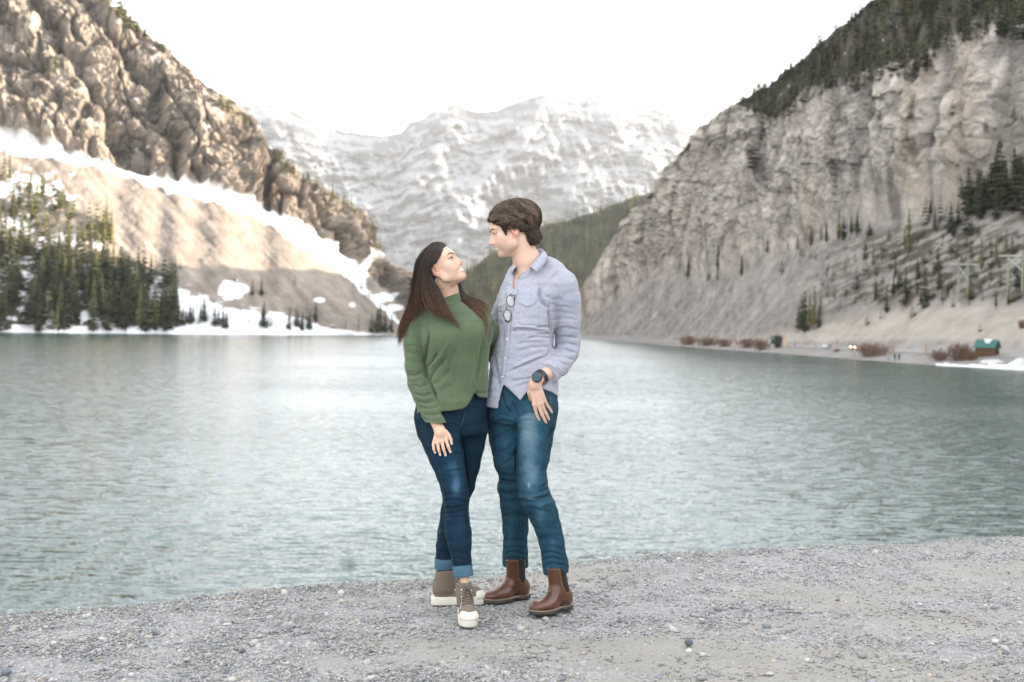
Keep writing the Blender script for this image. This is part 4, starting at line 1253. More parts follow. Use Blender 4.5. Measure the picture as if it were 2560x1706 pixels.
MB().box((0, 0, 10 * s), (6 * s, .1, 6 * s)).build('sign_plate', simple('orange_paint', (0.62, 0.25, 0.05), 0.5, .1), mk)

# marker posts beside the road
post_m = simple('orange_brown_post', (0.33, 0.17, 0.085), 0.8, .25, 3)
posts = [(1962, 868, 26, 'pale twin-board marker post next to the green kiosk', 7), (1986, 868, 18, 'thin orange-brown post between the kiosk and the white car', 1.8), (2038, 870, 16, 'short orange-brown post just before the white car', 1.8), (2094, 873, 26, 'tall thin post between the white car and the headlights', 2.2), (1838, 860, 18, 'thin brown post among the shrubs before the kiosk', 1.6), (1872, 861, 17, 'thin brown post just before the yellow sign', 1.6),
         (2231, 881, 24, 'thin post on the road edge above the two walkers', 2.4), (2315, 883, 24, 'thin post on the road edge halfway to the cabin', 2.6), (1918, 866, 22, 'dark thin post touching the kiosk', 1.6)]
for px, py, h, lb, wd in posts:
    p = base(px, py); s = p[1] / F; o = thing('marker_post', lb, 'post', tuple(p), 0, 'posts along the lakeside road')
    MB().box((0, 0, h * s / 2), (wd * s, wd * s * .5, h * s)).build('post', post_m if wd < 5 else simple('pale_post', (0.5, 0.38, 0.26), 0.8), o)
    MB().box((0, 0, h * s + .08), (wd * s * 1.15, wd * s * .6, .16)).build('cap', post_m, o)

# cars
def car(px, py, rz, paint, label, lights):
    p = base(px, py); o = thing('parked_car' if not lights else 'car', label, 'car', tuple(p + np.array([0, 0, .1])), rz)
    pm = simple('car_paint', paint, 0.3, .05, 1); gm = simple('car_glass', (0.02, 0.025, 0.03), 0.1, .1, 1); tm = simple('tyre_rubber', (0.015, 0.015, 0.015), 0.9, .2, 3)
    prof = [(-2.2, .35), (-2.25, .75), (-2.1, .95), (-1.3, 1.02), (-.55, 1.45), (1.15, 1.48), (1.95, 1.05), (2.2, .95), (2.25, .4)]
    MB().prism([(x, -.86, z) for x, z in prof], (0, 1.72, 0)).build('body', pm, o)
    for sy in (-1, 1):
        MB().prism([(x, sy * .865, z) for x, z in [(-1.15, 1.03), (-.55, 1.38), (1.1, 1.40), (1.7, 1.05)]], (0, sy * .012, 0)).build('side_window', gm, o)
        for sx in (-1.4, 1.4):
            w_ = MB().tube([(sx, sy * .70, .33), (sx, sy * .90, .33)], .33, 14).build('wheel', tm, o)
    MB().prism([(-1.33, -.72, 1.03), (-1.33, .72, 1.03), (-.62, .64, 1.41), (-.62, -.64, 1.41)], (-.03, 0, .02)).build('windscreen', gm, o)
    for sy in (-.62, .62):
        hm_ = N('headlight'); 
        if lights:
            hm_.p.inputs['Emission Color'].default_value = (1.0, 0.50, 0.28, 1); hm_.p.inputs['Emission Strength'].default_value = 4.0
        hm_.set((0.8, 0.78, 0.72), 0.2)
        MB().tube([(-2.18, sy, .72), (-2.31, sy, .72)], .21 if lights else .13, 12).build('headlight', hm_.m, o)
    return o
car(2067, 869, math.radians(60), (0.62, 0.65, 0.68), 'small white car on the road behind the grey bank', False)
car(2134, 872, math.radians(72), (0.16, 0.19, 0.21), 'dark car coming along the road with its headlights on', True)

# walkers on the shore: each one continuous figure
def walker(px, py, h, top, legs, label, yaw, stride):
    p = base(px, py); hh = h * p[1] / F
    def f(P):
        q = P / hh
        d = limb(q, [(0, 0, .50), (0, 0, .62), (0, .005, .80)], [.085, .082, .10], .05)
        d = smin(d, rc(q, (-.09, 0, .79), (.09, 0, .79), .05, .05), .04)
        d = smin(d, sph(q, (0, -.01, .935), .065), .02); d = smin(d, rc(q, (0, 0, .83), (0, 0, .90), .035, .035), .02)
        for sgn in (-1, 1):
            st_ = stride * sgn
            d = smin(d, limb(q, [(sgn * .05, 0, .52), (sgn * .055, -.6 * st_, .28), (sgn * .055, -st_ * .8 + (.02 if sgn > 0 else 0), .03)], [.068, .05, .032], .02), .03)
            d = smin(d, rc(q, (sgn * .055, -st_ * .8, .02), (sgn * .06, -st_ * .8 - .08, .02), .025, .02), .02)
            d = smin(d, limb(q, [(sgn * .13, 0, .79), (sgn * .155, .02 + st_ * .4, .63), (sgn * .15, -.03 + st_ * .7, .48)], [.042, .034, .025], .015), .02)
        return d * hh
    V, Q = skin(f, span(-.26 * hh, .26 * hh, .035), span(-.26 * hh, .26 * hh, .035), span(-.03 * hh, 1.04 * hh, .035)); V, Q = keep_biggest(V, Q)
    z = V[:, 2] / hh
    c = np.where((z > .885)[:, None], np.array([0.42, 0.28, 0.2]), np.where((z > .47)[:, None], np.array(top), np.array(legs))).astype(float)
    c = np.where(((z > .955) | ((z > .90) & (V[:, 1] > .01 * hh)))[:, None], np.array([0.03, 0.02, 0.015]), c); c = np.where((z < .05)[:, None], np.array([0.02, 0.02, 0.02]), c)
    k = N('walker_clothes'); k.set(k.attr('Col'), 0.85)
    link('person', new_mesh('person', V, Q, True, c), k.m, None, label, 'person', loc=tuple(p), rot=(0, 0, yaw))
walker(2237, 899, 18, (0.012, 0.018, 0.028), (0.02, 0.03, 0.05), 'dark-clothed walker on the shore below the road, beside another', .4, .10)
walker(2246, 899, 17.5, (0.02, 0.02, 0.022), (0.015, 0.018, 0.025), 'second dark-clothed walker on the shore, on the cabin side of the pair', -.5, .08)
walker(2222, 899, 16, (0.40, 0.34, 0.26), (0.16, 0.20, 0.28), 'walker in a pale jacket just apart from the two dark walkers', 1.0, .08)

# bare red-brown shrubs
def shrub(px, py, w, h, n, seed, label, col):
    p = base(px, py); s = p[1] / F; r = np.random.default_rng(seed); mb_V, mb_Q, off = [], [], 0
    paths = []
    for i in range(n):
        a = r.uniform(0, 6.28); b0 = np.array([r.normal() * w * .22, r.normal() * w * .2, 0]); lean_ = r.uniform(.05, .5)
        tip_ = b0 + np.array([math.cos(a) * w * .5 * lean_ + b0[0] * .7, math.sin(a) * w * .4 * lean_, h * r.uniform(.55, 1.05)])
        m_ = (b0 + tip_) / 2 + r.normal(0, 1, 3) * h * .05
        paths.append(np.stack([b0, (b0 + m_) / 2, m_, (m_ + tip_) / 2 + r.normal(0, 1, 3) * h * .02, tip_]))
        for q in range(2):
            t0 = r.uniform(.35, .8); o0 = b0 * (1 - t0) + tip_ * t0; e0 = o0 + np.array([r.normal() * w * .10, r.normal() * w * .10, h * r.uniform(.1, .28)])
            paths.append(np.stack([o0, o0 * .75 + e0 * .25, (o0 + e0) / 2, o0 * .25 + e0 * .75, e0]))
    V, Q = strands(np.array(paths) * s, np.full(len(paths), .42 * s), .3)
    link('shrub', new_mesh('shrub', V, Q, False), simple('bare_twigs', col, 0.9, .35, 4), None, label, 'shrub', 'bare shrubs along the far shore', loc=tuple(p + np.array([0, 0, -.1])))
RB = (0.19, 0.115, 0.08)
for i, (px, py, w, h, n, lb, col) in enumerate([(1722, 862, 34, 26, 90, 'bare brown shrub farthest along the shore, first of the row', RB), (1768, 864, 42, 26, 110, 'wide bare brown shrub second along the row from the cliff end', RB), (1812, 865, 30, 22, 80, 'low bare brown shrub between two wider shrubs by the water', RB), (1868, 869, 34, 28, 90, 'bare brown shrub just before the yellow sign', RB), (1900, 874, 30, 30, 90, 'bare reddish shrub at the waterline in front of the yellow sign', (0.17, 0.095, 0.065)),
                                              (1945, 868, 15, 36, 80, 'tall narrow dark brown shrub right beside the green kiosk', (0.075, 0.05, 0.032)), (2180, 889, 58, 38, 190, 'large dome of bare brown twigs on the bank in front of the road', RB), (2347, 900, 36, 32, 110, 'bare brown shrub between the walkers and the cabin', RB), (2396, 899, 44, 46, 150, 'large bare brown shrub against the cabin side, near the white board', (0.16, 0.095, 0.065)), (2428, 900, 30, 34, 90, 'golden-brown shrub in front of the cabin wall', (0.15, 0.085, 0.035)), (2089, 879, 11, 10, 40, 'tiny brown tuft on the grey bank under the road', RB), (2553, 820, 18, 24, 60, 'reddish shrub high on the tan embankment above the cabin', RB)]):
    shrub(px, py, w, h, n, 300 + i, lb, col)

# boulders at the waterline and the snow heaps
def rock_geo(seed, sub=2):
    bm_ = __import__('bmesh').new(); __import__('bmesh').ops.create_icosphere(bm_, subdivisions=sub, radius=1)
    V = np.array([v.co[:] for v in bm_.verts]); T = np.array([[v.index for v in f.verts] for f in bm_.faces]); bm_.free()
    return V * (1 + .28 * fbm(V * 1.1 + seed * 7.7, 3))[:, None], T
rock_pale = simple('shore_rock', (0.27, 0.255, 0.235), 0.9, .3, 1.5, 0, .1)
for i, (px, py, w, h, lb) in enumerate([(1772, 871, 20, 7, 'flat pale boulder at the waterline under the second shrub'), (1728, 867, 12, 6, 'grey boulder at the waterline under the first shrub'), (1890, 879, 14, 8, 'pale boulder at the waterline below the yellow sign'), (1916, 881, 12, 7, 'pale boulder at the waterline below the kiosk'), (1936, 881, 18, 7, 'wide low boulder at the waterline beside the kiosk'), (1700, 865, 14, 5, 'low dark boulder where the shore road narrows'), (1795, 872, 9, 5, 'small boulder at the waterline between two shrubs')]):
    p = base(px, py); s = p[1] / F; V, T = rock_geo(i)
    link('boulder', new_mesh('boulder', V * np.array([w / 2 * s, w / 2.6 * s, h * .8 * s]), T, True), rock_pale, None, lb, 'boulder', 'boulders along the far waterline', loc=tuple(p))
for nm, px, py, w, h in (('snow_heap', 2547, 914, 46, 18), ('snow_heap', 2478, 905, 60, 7)):
    p = base(px, py); s = p[1] / F; V, T = rock_geo(50 + w, 3)
    link(nm, new_mesh(nm, V * np.array([w / 2 * s, w / 3 * s, h * s]), T, True), snow_mat, None, 'heaped old snow by the water near the cabin' if w < 50 else 'low strip of old snow in front of the cabin', 'snow', loc=tuple(p))

# two H-frame power poles on the embankment and their cables
pole_m = simple('weathered_green_pole', (0.235, 0.255, 0.175), 0.85, .2, 1); arm_m = simple('pale_timber', (0.38, 0.38, 0.365), 0.8, .15, 1); foot_m = simple('pale_footing', (0.42, 0.42, 0.42), 0.9, .1, 1)
def hframe(a, b, h, armx, label):
    pa, pb = base(*a), base(*b); pb[1] = pa[1] * .6 + pb[1] * .4; pb = PW(b[0], b[1], pb[1]); s = pa[1] / F
    o = thing('power_pole', label, 'power pole', tuple((pa + pb) / 2), 0, 'power poles'); c = (pa + pb) / 2; tops = []
    for q in (pa, pb):
        l0 = q - c; t0 = l0 + np.array([0, 0, h * s]); tops.append(t0)
        MB().tube([l0 - np.array([0, 0, .6]), t0], [3.8 * s, 3.0 * s], 8).build('pole', pole_m, o)
        MB().tube([l0 - np.array([0, 0, .8]), l0 + np.array([0, 0, 4 * s])], 5.0 * s, 8).build('footing', foot_m, o)
    z0 = min(t[2] for t in tops) - 6 * s
    u = (tops[1] - tops[0]); u[2] = 0; w_ = np.linalg.norm(u); u /= w_
    m0 = (tops[0] + tops[1]) / 2; m0[2] = z0
    MB().tube([m0 - u * armx * s, m0 + u * armx * s], 2.2 * s, 4).build('crossarm', arm_m, o)
    for sgn in (-1, 1):
        MB().tube([m0 - u * w_ / 2 * sgn + np.array([0, -.25 * sgn, -6 * s]), m0 + u * w_ / 2 * sgn + np.array([0, -.25 * sgn, -38 * s])], 2.0 * s, 4).build('brace', arm_m, o)
    return [c + m0 + u * k_ * armx * s for k_ in (-.9, 0, .9)]
e1 = hframe((2518, 752), (2556, 748), 122, 40, 'larger H-shaped timber power pole nearer the road')
e2 = hframe((2394, 758), (2419, 748), 104, 32, 'smaller H-shaped timber power pole farther up the valley')
cab_m = simple('cable', (0.06, 0.06, 0.06), 0.6)
for i, (q0, q1) in enumerate(zip(e1, e2)):
    t = np.linspace(0, 1, 12)[:, None]; P_ = q0 * (1 - t) + q1 * t; P_[:, 2] -= 4 * (t[:, 0] * (1 - t[:, 0])) * 2.0
    link('power_cable', None) if False else MB().tube(P_, .03, 4).build('power_cable', cab_m, None, label=('power cable on the lake side between the two H poles', 'middle power cable between the two H poles', 'power cable on the hill side between the two H poles')[i], cat='cable', group='power cables')
# ---------------------------------------------------------------- gravel bank the couple stand on
edge_px = [(0, 1531), (255, 1518), (425, 1499), (680, 1470), (892, 1452), (1000, 1449), (1200, 1440), (1330, 1424), (1430, 1404), (1560, 1391), (1687, 1379), (1781, 1377), (1921, 1369), (2027, 1363), (2325, 1353), (2495, 1340), (2560, 1342)]
E = np.array([gp_[:2] for gp_ in [PW(a, b, CZ * F / (level(a, b)[1] - H0)) for a, b in edge_px]])
d0 = (E[-1] - E[0]) / np.linalg.norm(E[-1] - E[0])
E = np.concatenate([[E[0] - d0 * 80], E, [E[-1] + d0 * 110]])
def edge_at(u):      # u = X coordinate along the bank
    return np.interp(u, E[:, 0], E[:, 1])
us = np.concatenate([np.linspace(-75, -6, 24)[:-1], np.linspace(-6, -3.6, 40)[:-1], np.arange(-3.6, 4.6, .038), np.linspace(4.6, 9, 40)[1:], np.linspace(9, 100, 30)[1:]])
vs = np.concatenate([np.linspace(-13.5, -1, 22)[:-1], np.linspace(-1, -.15, 14)[:-1], np.arange(-.15, 3.9, .036), np.linspace(3.9, 7, 30)[1:], np.linspace(7, 60, 20)[1:]])
U, Vv = np.meshgrid(us, vs)
Xg = U; Yg = edge_at(U) + .05 * fbm(np.stack([U * 2.2, U * 0, U * 0], -1).reshape(-1, 3), 4).reshape(U.shape) * np.clip(1 - np.abs(Vv), 0, 1) - Vv
Pg = np.stack([Xg, Yg, np.zeros_like(Xg)], -1).reshape(-1, 3)
vv = Vv.reshape(-1)
zg_ = np.where(vv > 0, 0, -0.78 * np.maximum(-vv - .05, 0))
near_ = np.clip(1 - np.abs(Pg[:, 0]) / 12, 0, 1)
zg_ = zg_ + (.012 * fbm(Pg * .9, 3) + .006 * fbm(Pg * 4.0, 3) + .0035 * fbm(Pg * 16, 3)) * near_ - .018 * np.exp(-(vv / .12) ** 2)
foot = np.exp(-(((Pg[:, 0] - .0) / .5) ** 2 + ((Pg[:, 1] - 6.4) / .35) ** 2))
zg_ = np.where(vv > .2, zg_ - foot * np.maximum(zg_, 0), zg_)
Pg[:, 2] = zg_ - .004
def ground_z(x, y):
    i = np.argmin((Pg[:, 0] - x) ** 2 + (Pg[:, 1] - y) ** 2); return Pg[i, 2]
sandy = sstep(-.05, .45, fbm(Pg * np.array([.55, 1.1, 0]) + 3.3, 3) + .35 * sstep(7.0, 5.0, Pg[:, 1]) + .12 * sstep(0, 3, Pg[:, 0]) - .10)
k = N('gravel_ground'); co = k.coord()
vo = k.n('ShaderNodeTexVoronoi'); vo.inputs['Scale'].default_value = 85; k.l(co, vo.inputs['Vector'])
vo2 = k.n('ShaderNodeTexVoronoi'); vo2.inputs['Scale'].default_value = 210; k.l(co, vo2.inputs['Vector'])
sv1 = k.n('ShaderNodeSeparateColor'); k.l(vo.outputs['Color'], sv1.inputs[0])
cc1 = k.ramp(sv1.outputs[0], [(0.0, (0.165, 0.17, 0.18)), (0.35, (0.24, 0.243, 0.248)), (0.7, (0.30, 0.297, 0.29)), (1.0, (0.40, 0.39, 0.37))])
sand = k.mix(k.noise(co, 120, 5, .7), (0.225, 0.208, 0.182), (0.335, 0.315, 0.28))
cg = k.mix(k.math('MULTIPLY', k.attr('sandy', 'Fac'), .8), cc1, sand)
cg = k.mix(1.0, cg, k.ramp(k.noise(co, 3.0, 4), [(.3, (.88,) * 3), (.7, (1.08,) * 3)]), 'MULTIPLY')
hh_ = k.math('ADD', k.math('MULTIPLY', vo.outputs['Distance'], -1.0), k.math('MULTIPLY', vo2.outputs['Distance'], -.5))
k.bump(hh_, 0.8, 0.006)
gravel_m = k.set(cg, 0.92, spec=.2)
link('gravel_ground', new_mesh('gravel_ground', Pg, grid_faces(len(vs), len(us)), True, None, {'sandy': sandy}), gravel_m, kind='structure', label='grey gravel bank at the lake edge')

# loose stones: too many to count, one piece of stuff
bmm = __import__('bmesh')
def ico(sub):
    b = bmm.new(); bmm.ops.create_icosphere(b, subdivisions=sub, radius=1); V = np.array([v.co[:] for v in b.verts]); T = np.array([[v.index for v in f.verts] for f in b.faces]); b.free(); return V, T
OV = np.array([(1, 0, 0), (-1, 0, 0), (0, 1, 0), (0, -1, 0), (0, 0, 1), (0, 0, -1)], float); OT = np.array([(0, 2, 4), (2, 1, 4), (1, 3, 4), (3, 0, 4), (2, 0, 5), (1, 2, 5), (3, 1, 5), (0, 3, 5)])
rs = np.random.default_rng(77)
def scatter(count, rmin, rmed, rmax, base_mesh, sandy_keep, seed):
    r = np.random.default_rng(seed)
    # positions spread evenly over what is seen
    sx = r.uniform(-120, 2680, count * 2); ey = np.interp(sx, [a for a, b in edge_px], [b for a, b in edge_px])
    sy = ey + (1790 - ey) * r.random(count * 2) ** 1.25
    dep = CZ * F / (level(sx, sy)[1] - H0); X = (level(sx, sy)[0] - CX) / F * dep; Y = dep
    sd = sstep(-.05, .45, fbm(np.stack([X * .55, Y * 1.1, X * 0], -1) + 3.3, 3) + .35 * sstep(7.0, 5.0, Y) + .12 * sstep(0, 3, X) - .10)
    clus = fbm(np.stack([X * 2.2, Y * 2.2, X * 0], -1), 3)
    keep = r.random(len(X)) < (1 - (1 - sandy_keep) * sd) * np.clip(.75 + .5 * clus, .2, 1)
    X, Y = X[keep][:count], Y[keep][:count]; n = len(X)
    rad = np.clip(np.exp(r.normal(math.log(rmed), .42, n)), rmin, rmax)
    V0, T0 = base_mesh; m = len(V0)
    sc3 = np.stack([r.uniform(.8, 1.35, n), r.uniform(.7, 1.1, n), r.uniform(.45, .8, n)], -1) * rad[:, None]
    jitter = 1 + r.normal(0, .14, (n, m, 1))
    a = r.uniform(0, 6.28, n); ca, sa = np.cos(a), np.sin(a)
    L = V0[None] * jitter * sc3[:, None]
    tilt = r.normal(0, .25, n)[:, None]
    P = np.stack([L[..., 0] * ca[:, None] - L[..., 1] * sa[:, None], L[..., 0] * sa[:, None] + L[..., 1] * ca[:, None], L[..., 2] + tilt * L[..., 0]], -1)
    zb = .012 * fbm(np.stack([X * .9, Y * .9, X * 0], -1), 3) * np.clip(1 - np.abs(X) / 12, 0, 1)
    ft = np.exp(-((X / .5) ** 2 + ((Y - 6.4) / .35) ** 2)); zb = zb - ft * np.maximum(zb, 0)
    P += np.stack([X, Y, zb + sc3[:, 2] * .35 - .004], -1)[:, None]
    T = (T0[None] + (np.arange(n) * m)[:, None, None]).reshape(-1, 3)
    pal = np.array([(0.26, 0.272, 0.292), (0.19, 0.205, 0.23), (0.31, 0.315, 0.32), (0.36, 0.357, 0.35), (0.41, 0.40, 0.38), (0.37, 0.335, 0.29), (0.14, 0.15, 0.17), (0.50, 0.49, 0.475)])
    pk = r.choice(8, n, p=[.26, .11, .26, .20, .08, .06, .02, .01])
    c = pal[pk] * r.uniform(.74, 1.14, (n, 1)) * np.array([1.03, 1.0, .955])
    return P.reshape(-1, 3), T, np.repeat(c, m, 0)
parts_ = [scatter(40000, .0026, .0046, .008, (OV, OT), .35, 1), scatter(9000, .0045, .0070, .012, (OV, OT), .25, 2), scatter(900, .008, .0105, .020, ico(1), .3, 3)]
off, VV, TT, CC = 0, [], [], []
for V_, T_, C_ in parts_:
    VV.append(V_); TT.append(T_ + off); CC.append(C_); off += len(V_)
k = N('loose_stone'); cst = k.mix(1.0, k.attr('Col'), k.ramp(k.noise(k.coord(), 180, 4), [(.3, (.85,) * 3), (.7, (1.12,) * 3)]), 'MULTIPLY')
stone_m = k.set(cst, 0.85, spec=.25)
link('gravel', new_mesh('gravel', np.concatenate(VV), np.concatenate(TT), True, np.concatenate(CC)), stone_m, kind='stuff', label='loose grey gravel stones on the bank')
# a few stones one can pick out
for i, (px, py, w, h, col, lb) in enumerate([(1722, 1612, 22, 17, (0.085, 0.10, 0.125), 'round dark blue-grey stone on the sandy gravel beyond the boots'), (2488, 1608, 19, 13, (0.46, 0.45, 0.43), 'pale rounded stone in a hollow near the right edge of the gravel'), (607, 1632, 18, 12, (0.085, 0.09, 0.105), 'small dark stone on the pale gravel far in front of the sneakers'), (15, 1686, 26, 18, (0.13, 0.145, 0.17), 'slate-grey stone at the left corner of the gravel'), (1722, 1631, 15, 11, (0.50, 0.485, 0.45), 'pale stone right beside the dark blue-grey stone'), (1757, 1640, 16, 11, (0.42, 0.41, 0.39), 'whitish stone a little apart from the dark blue-grey stone'),
                                                      (568, 1564, 24, 9, (0.38, 0.365, 0.34), 'flat pale stone on the gravel to the left of the couple'), (465, 1652, 20, 9, (0.30, 0.30, 0.31), 'flat grey stone in the sandy gravel at lower left'), (2018, 1653, 14, 9, (0.50, 0.48, 0.44), 'small pale stone on the gravel between the two dark ones'), (1925, 1688, 20, 9, (0.34, 0.35, 0.36), 'grey oval stone near the bottom edge, beyond the boots'), (328, 1690, 14, 10, (0.48, 0.47, 0.45), 'pale pebble near the bottom edge at the left'), (1783, 1518, 10, 8, (0.44, 0.40, 0.34), 'small tan stone in the blue-grey gravel at right')]):
    Y = CZ * F / (level(px, py)[1] - H0); p = PW(px, py, Y); V, T = ico(3); V = V * (1 + .16 * fbm(V * .9 + i * 9.1, 3))[:, None]
    s = Y / F; link('stone', new_mesh('stone', V * np.array([w / 2 * s, w / 2.4 * s, h / 2 * s]), T, True), simple('picked_stone', col, .8, .25, 60, 0, .001), None, lb, 'stone', None, loc=(p[0], p[1], h * .32 * s))
# ---------------------------------------------------------------- the man
def rows3(rows):
    """(px centre, py, Y, radius px) -> points, radii in metres"""
    return [PW(a, b, Y) for a, b, Y, r in rows], [r / F * Y for a, b, Y, r in rows]

class Loft:
    """trunk of elliptical sections; rows: (py, left px, right px, Y, half depth m)"""
    def __init__(s, rows, p=2.3):
        rows = sorted(rows, key=lambda r: -r[0]); s.p = p
        c = [PW((r[1] + r[2]) / 2, r[0], r[3]) for r in rows]
        s.z = np.array([q[2] for q in c]); s.cx = np.array([q[0] for q in c]); s.cy = np.array([r[3] for r in rows])
        s.hw = np.array([(r[2] - r[1]) / 2 / F * r[3] for r in rows]); s.hd = np.array([r[4] for r in rows])
    def __call__(s, P, grow=0.0, cap=0.02):
        z = P[:, 2]; g = lambda a: np.interp(z, s.z, a)
        hw, hd = g(s.hw) + grow, g(s.hd) + grow
        q = ((np.abs(P[:, 0] - g(s.cx)) / hw) ** s.p + (np.abs(P[:, 1] - g(s.cy)) / hd) ** s.p) ** (1 / s.p)
        d = (q - 1) * np.minimum(hw, hd)
        return smax(d, np.maximum(z - s.z[-1], s.z[0] - z) - grow, cap)

def peel(V, Q, nrm, mask, off):
    """the part of a skin picked by a vertex mask, lifted off it as a piece of its own (with an edge)"""
    q = Q[mask[Q].all(1)]
    u, inv = np.unique(q, return_inverse=True); q = inv.reshape(-1, 4); m = len(u)
    top = V[u] + nrm[u] * off; bot = V[u] - nrm[u] * 0.002
    e = np.concatenate([q[:, [0, 1]], q[:, [1, 2]], q[:, [2, 3]], q[:, [3, 0]]])
    key = np.sort(e, 1); _, idx, cnt = np.unique(key, axis=0, return_index=True, return_counts=True)
    b = e[idx[cnt == 1]]
    side = np.stack([b[:, 1], b[:, 0], b[:, 0] + m, b[:, 1] + m], -1)
    return np.concatenate([top, bot]), np.concatenate([q, side]), u

class Foot:
    """frame of a shoe: mm along (heel to toe), across, up"""
    def __init__(s, heel, toe):
        h = np.array(heel, float); a = np.array(toe, float) - h; s.L = np.linalg.norm(a) * 1000; a /= np.linalg.norm(a)
        s.R = np.stack([a, np.array([-a[1], a[0], 0]), np.array([0, 0, 1.0])], 1); s.o = h
    def local(s, P): return ((P - s.o.astype(np.float32)) @ s.R.astype(np.float32)) * np.float32(1000)
    def world(s, p): return s.o + (np.asarray(p, float) / 1000) @ s.R.T

def outline(L, ws, n=40):
    """closed outline of a sole from half widths ws = [(a, w)]"""
    a = (1 - np.cos(np.linspace(0, math.pi, n))) / 2 * L
    w = np.interp(a, [x for x, _ in ws], [y for _, y in ws]); w = smooth1(w, 2)
    w = w * np.sqrt(np.clip(1 - ((a - L / 2) / (L / 2)) ** 2, 0, 1)) ** 0.42
    return np.concatenate([np.stack([a, -w], 1), np.stack([a[::-1][1:-1], w[::-1][1:-1]], 1)])

def sole_mesh(foot, pl, zs, grows):
    """stacked outlines at heights zs (functions of the length a) with outward offsets"""
    n = len(pl); c = np.array([foot.L * 0.5, 0]); V = []
    for z, g in zip(zs, grows):
        d = pl - c; L = np.maximum(np.hypot(d[:, 0], d[:, 1]), 1e-6)[:, None]
        xy = pl + d / L * g
        zz = np.array([z(a) if callable(z) else z for a in pl[:, 0]])
        V += [foot.world((x, y, h)) for (x, y), h in zip(xy, zz)]
    Q = [[i * n + j, i * n + (j + 1) % n, (i + 1) * n + (j + 1) % n, (i + 1) * n + j] for i in range(len(zs) - 1) for j in range(n)]
    Fs = Q + [list(range(n))[::-1], list(range((len(zs) - 1) * n, len(zs) * n))]
    me = bpy.data.meshes.new('sole'); me.from_pydata([tuple(v) for v in V], [], Fs)
    me.polygons.foreach_set('use_smooth', [True] * len(Q) + [False] * 2); me.update(); return me

# materials
SKIN_M = (0.66, 0.435, 0.335)
skin_m = skin_mat('fair_skin')
def shirt_material():
    k = N('chambray'); v = k.coord((1, 1, 1), (0, 0, 0.5)); vx = k.coord((1, 1, 0.12)); vy = k.coord((0.12, 0.12, 1))
    a = k.noise(vx, 700, 2); b = k.noise(vy, 700, 2); big = k.noise(v, 9, 3)
    f = k.math('ADD', k.math('MULTIPLY', a, 0.5), k.math('MULTIPLY', b, 0.5))
    c = k.ramp(f, [(0.35, (0.265, 0.295, 0.375)), (0.5, (0.365, 0.365, 0.425)), (0.65, (0.47, 0.445, 0.465))])
    c = k.mix(k.ramp(big, [(.35, (0,) * 3), (.65, (.45,) * 3)]), c, (0.285, 0.33, 0.425))
    k.bump(f, 0.5, 0.0006)
    k.p.inputs['Sheen Weight'].default_value = 0.1
    return k.set(c, 0.85, spec=0.2)
shirt_m = shirt_material()
denim_man = denim_mat('washed_denim', (0.003, 0.016, 0.030), (0.021, 0.076, 0.115), (0.150, 0.235, 0.28))
thread_m = simple('seam_thread', (0.16, 0.12, 0.08), 0.8)
leather_m = N('brown_leather')
_v = leather_m.coord()
_c = leather_m.mix(leather_m.noise(_v, 18, 5), (0.052, 0.020, 0.010), (0.115, 0.045, 0.021))
leather_m.bump(leather_m.noise(_v, 160, 4), 0.25, 0.001)
leather_m = leather_m.set(_c, 0.30, spec=0.5)
elastic_m = simple('black_elastic', (0.010, 0.011, 0.013), 0.9, 0.3, 300)
sole_m = simple('dark_rubber', (0.045, 0.038, 0.034), 0.75, 0.4, 60)
welt_m = simple('pale_welt', (0.24, 0.19, 0.14), 0.7, 0.3, 90)
button_m = simple('pearl_button', (0.62, 0.57, 0.45), 0.35, 0.1, 100)

MAN = thing('person', 'tall man with wavy brown hair in a pale blue shirt, jeans and brown boots', 'person', tuple(PW(1330, 1525, 6.5) * [1, 1, 0]))
MAN_INV = -np.array(MAN.location)
def mpart(name, VF, m, parent=None, **k):
    """a part of the man; geometry is given in place coordinates"""
    V = np.asarray(VF[0]) + MAN_INV
    return part(name, (V, VF[1]), m, parent or MAN, **k)

YT = 6.50
# head
fwd = np.array([-math.cos(math.radians(5)) * math.cos(math.radians(16)), -math.sin(math.radians(5)) * math.cos(math.radians(16)), -math.sin(math.radians(16))])
HM = Head((0, 0, 0), fwd, (0.0, 0.05, 1), 0.955)
HM.o = PW(1287.0, 575.5, YT - 0.085) - (np.array([-75, 4, 1]) / 1000 * HM.k) @ HM.R.T
# trunk under the clothes
MT = Loft([(640, 1296, 1346, 6.52, .05), (665, 1284, 1360, 6.52, .06), (682, 1268, 1396, 6.51, .075), (705, 1258, 1412, YT, .09), (735, 1252, 1402, YT, .108), (770, 1251, 1386, YT - .01, .118), (810, 1252, 1380, YT - .01, .118), (850, 1249, 1378, YT - .01, .112), (900, 1236, 1380, YT - .01, .108), (950, 1240, 1378, YT - .01, .092), (1000, 1236, 1378, YT - .01, .095), (1050, 1240, 1370, YT - .01, .085)])
legR_rows = [(1336, 985, 6.47, 50), (1340, 1020, 6.465, 51), (1338.5, 1063, 6.455, 48.5), (1335, 1103, 6.44, 45.5), (1332, 1143, 6.425, 41.5), (1327.5, 1180, 6.41, 36.5), (1331, 1207, 6.40, 37.5), (1333, 1230, 6.40, 37.5), (1340, 1249, 6.405, 39), (1352, 1268, 6.41, 36), (1359, 1287, 6.42, 36), (1371, 1322, 6.435, 32.5), (1379, 1354, 6.445, 31), (1384, 1386, 6.455, 30), (1388.5, 1410, 6.46, 32), (1390, 1432, 6.46, 31.5)]
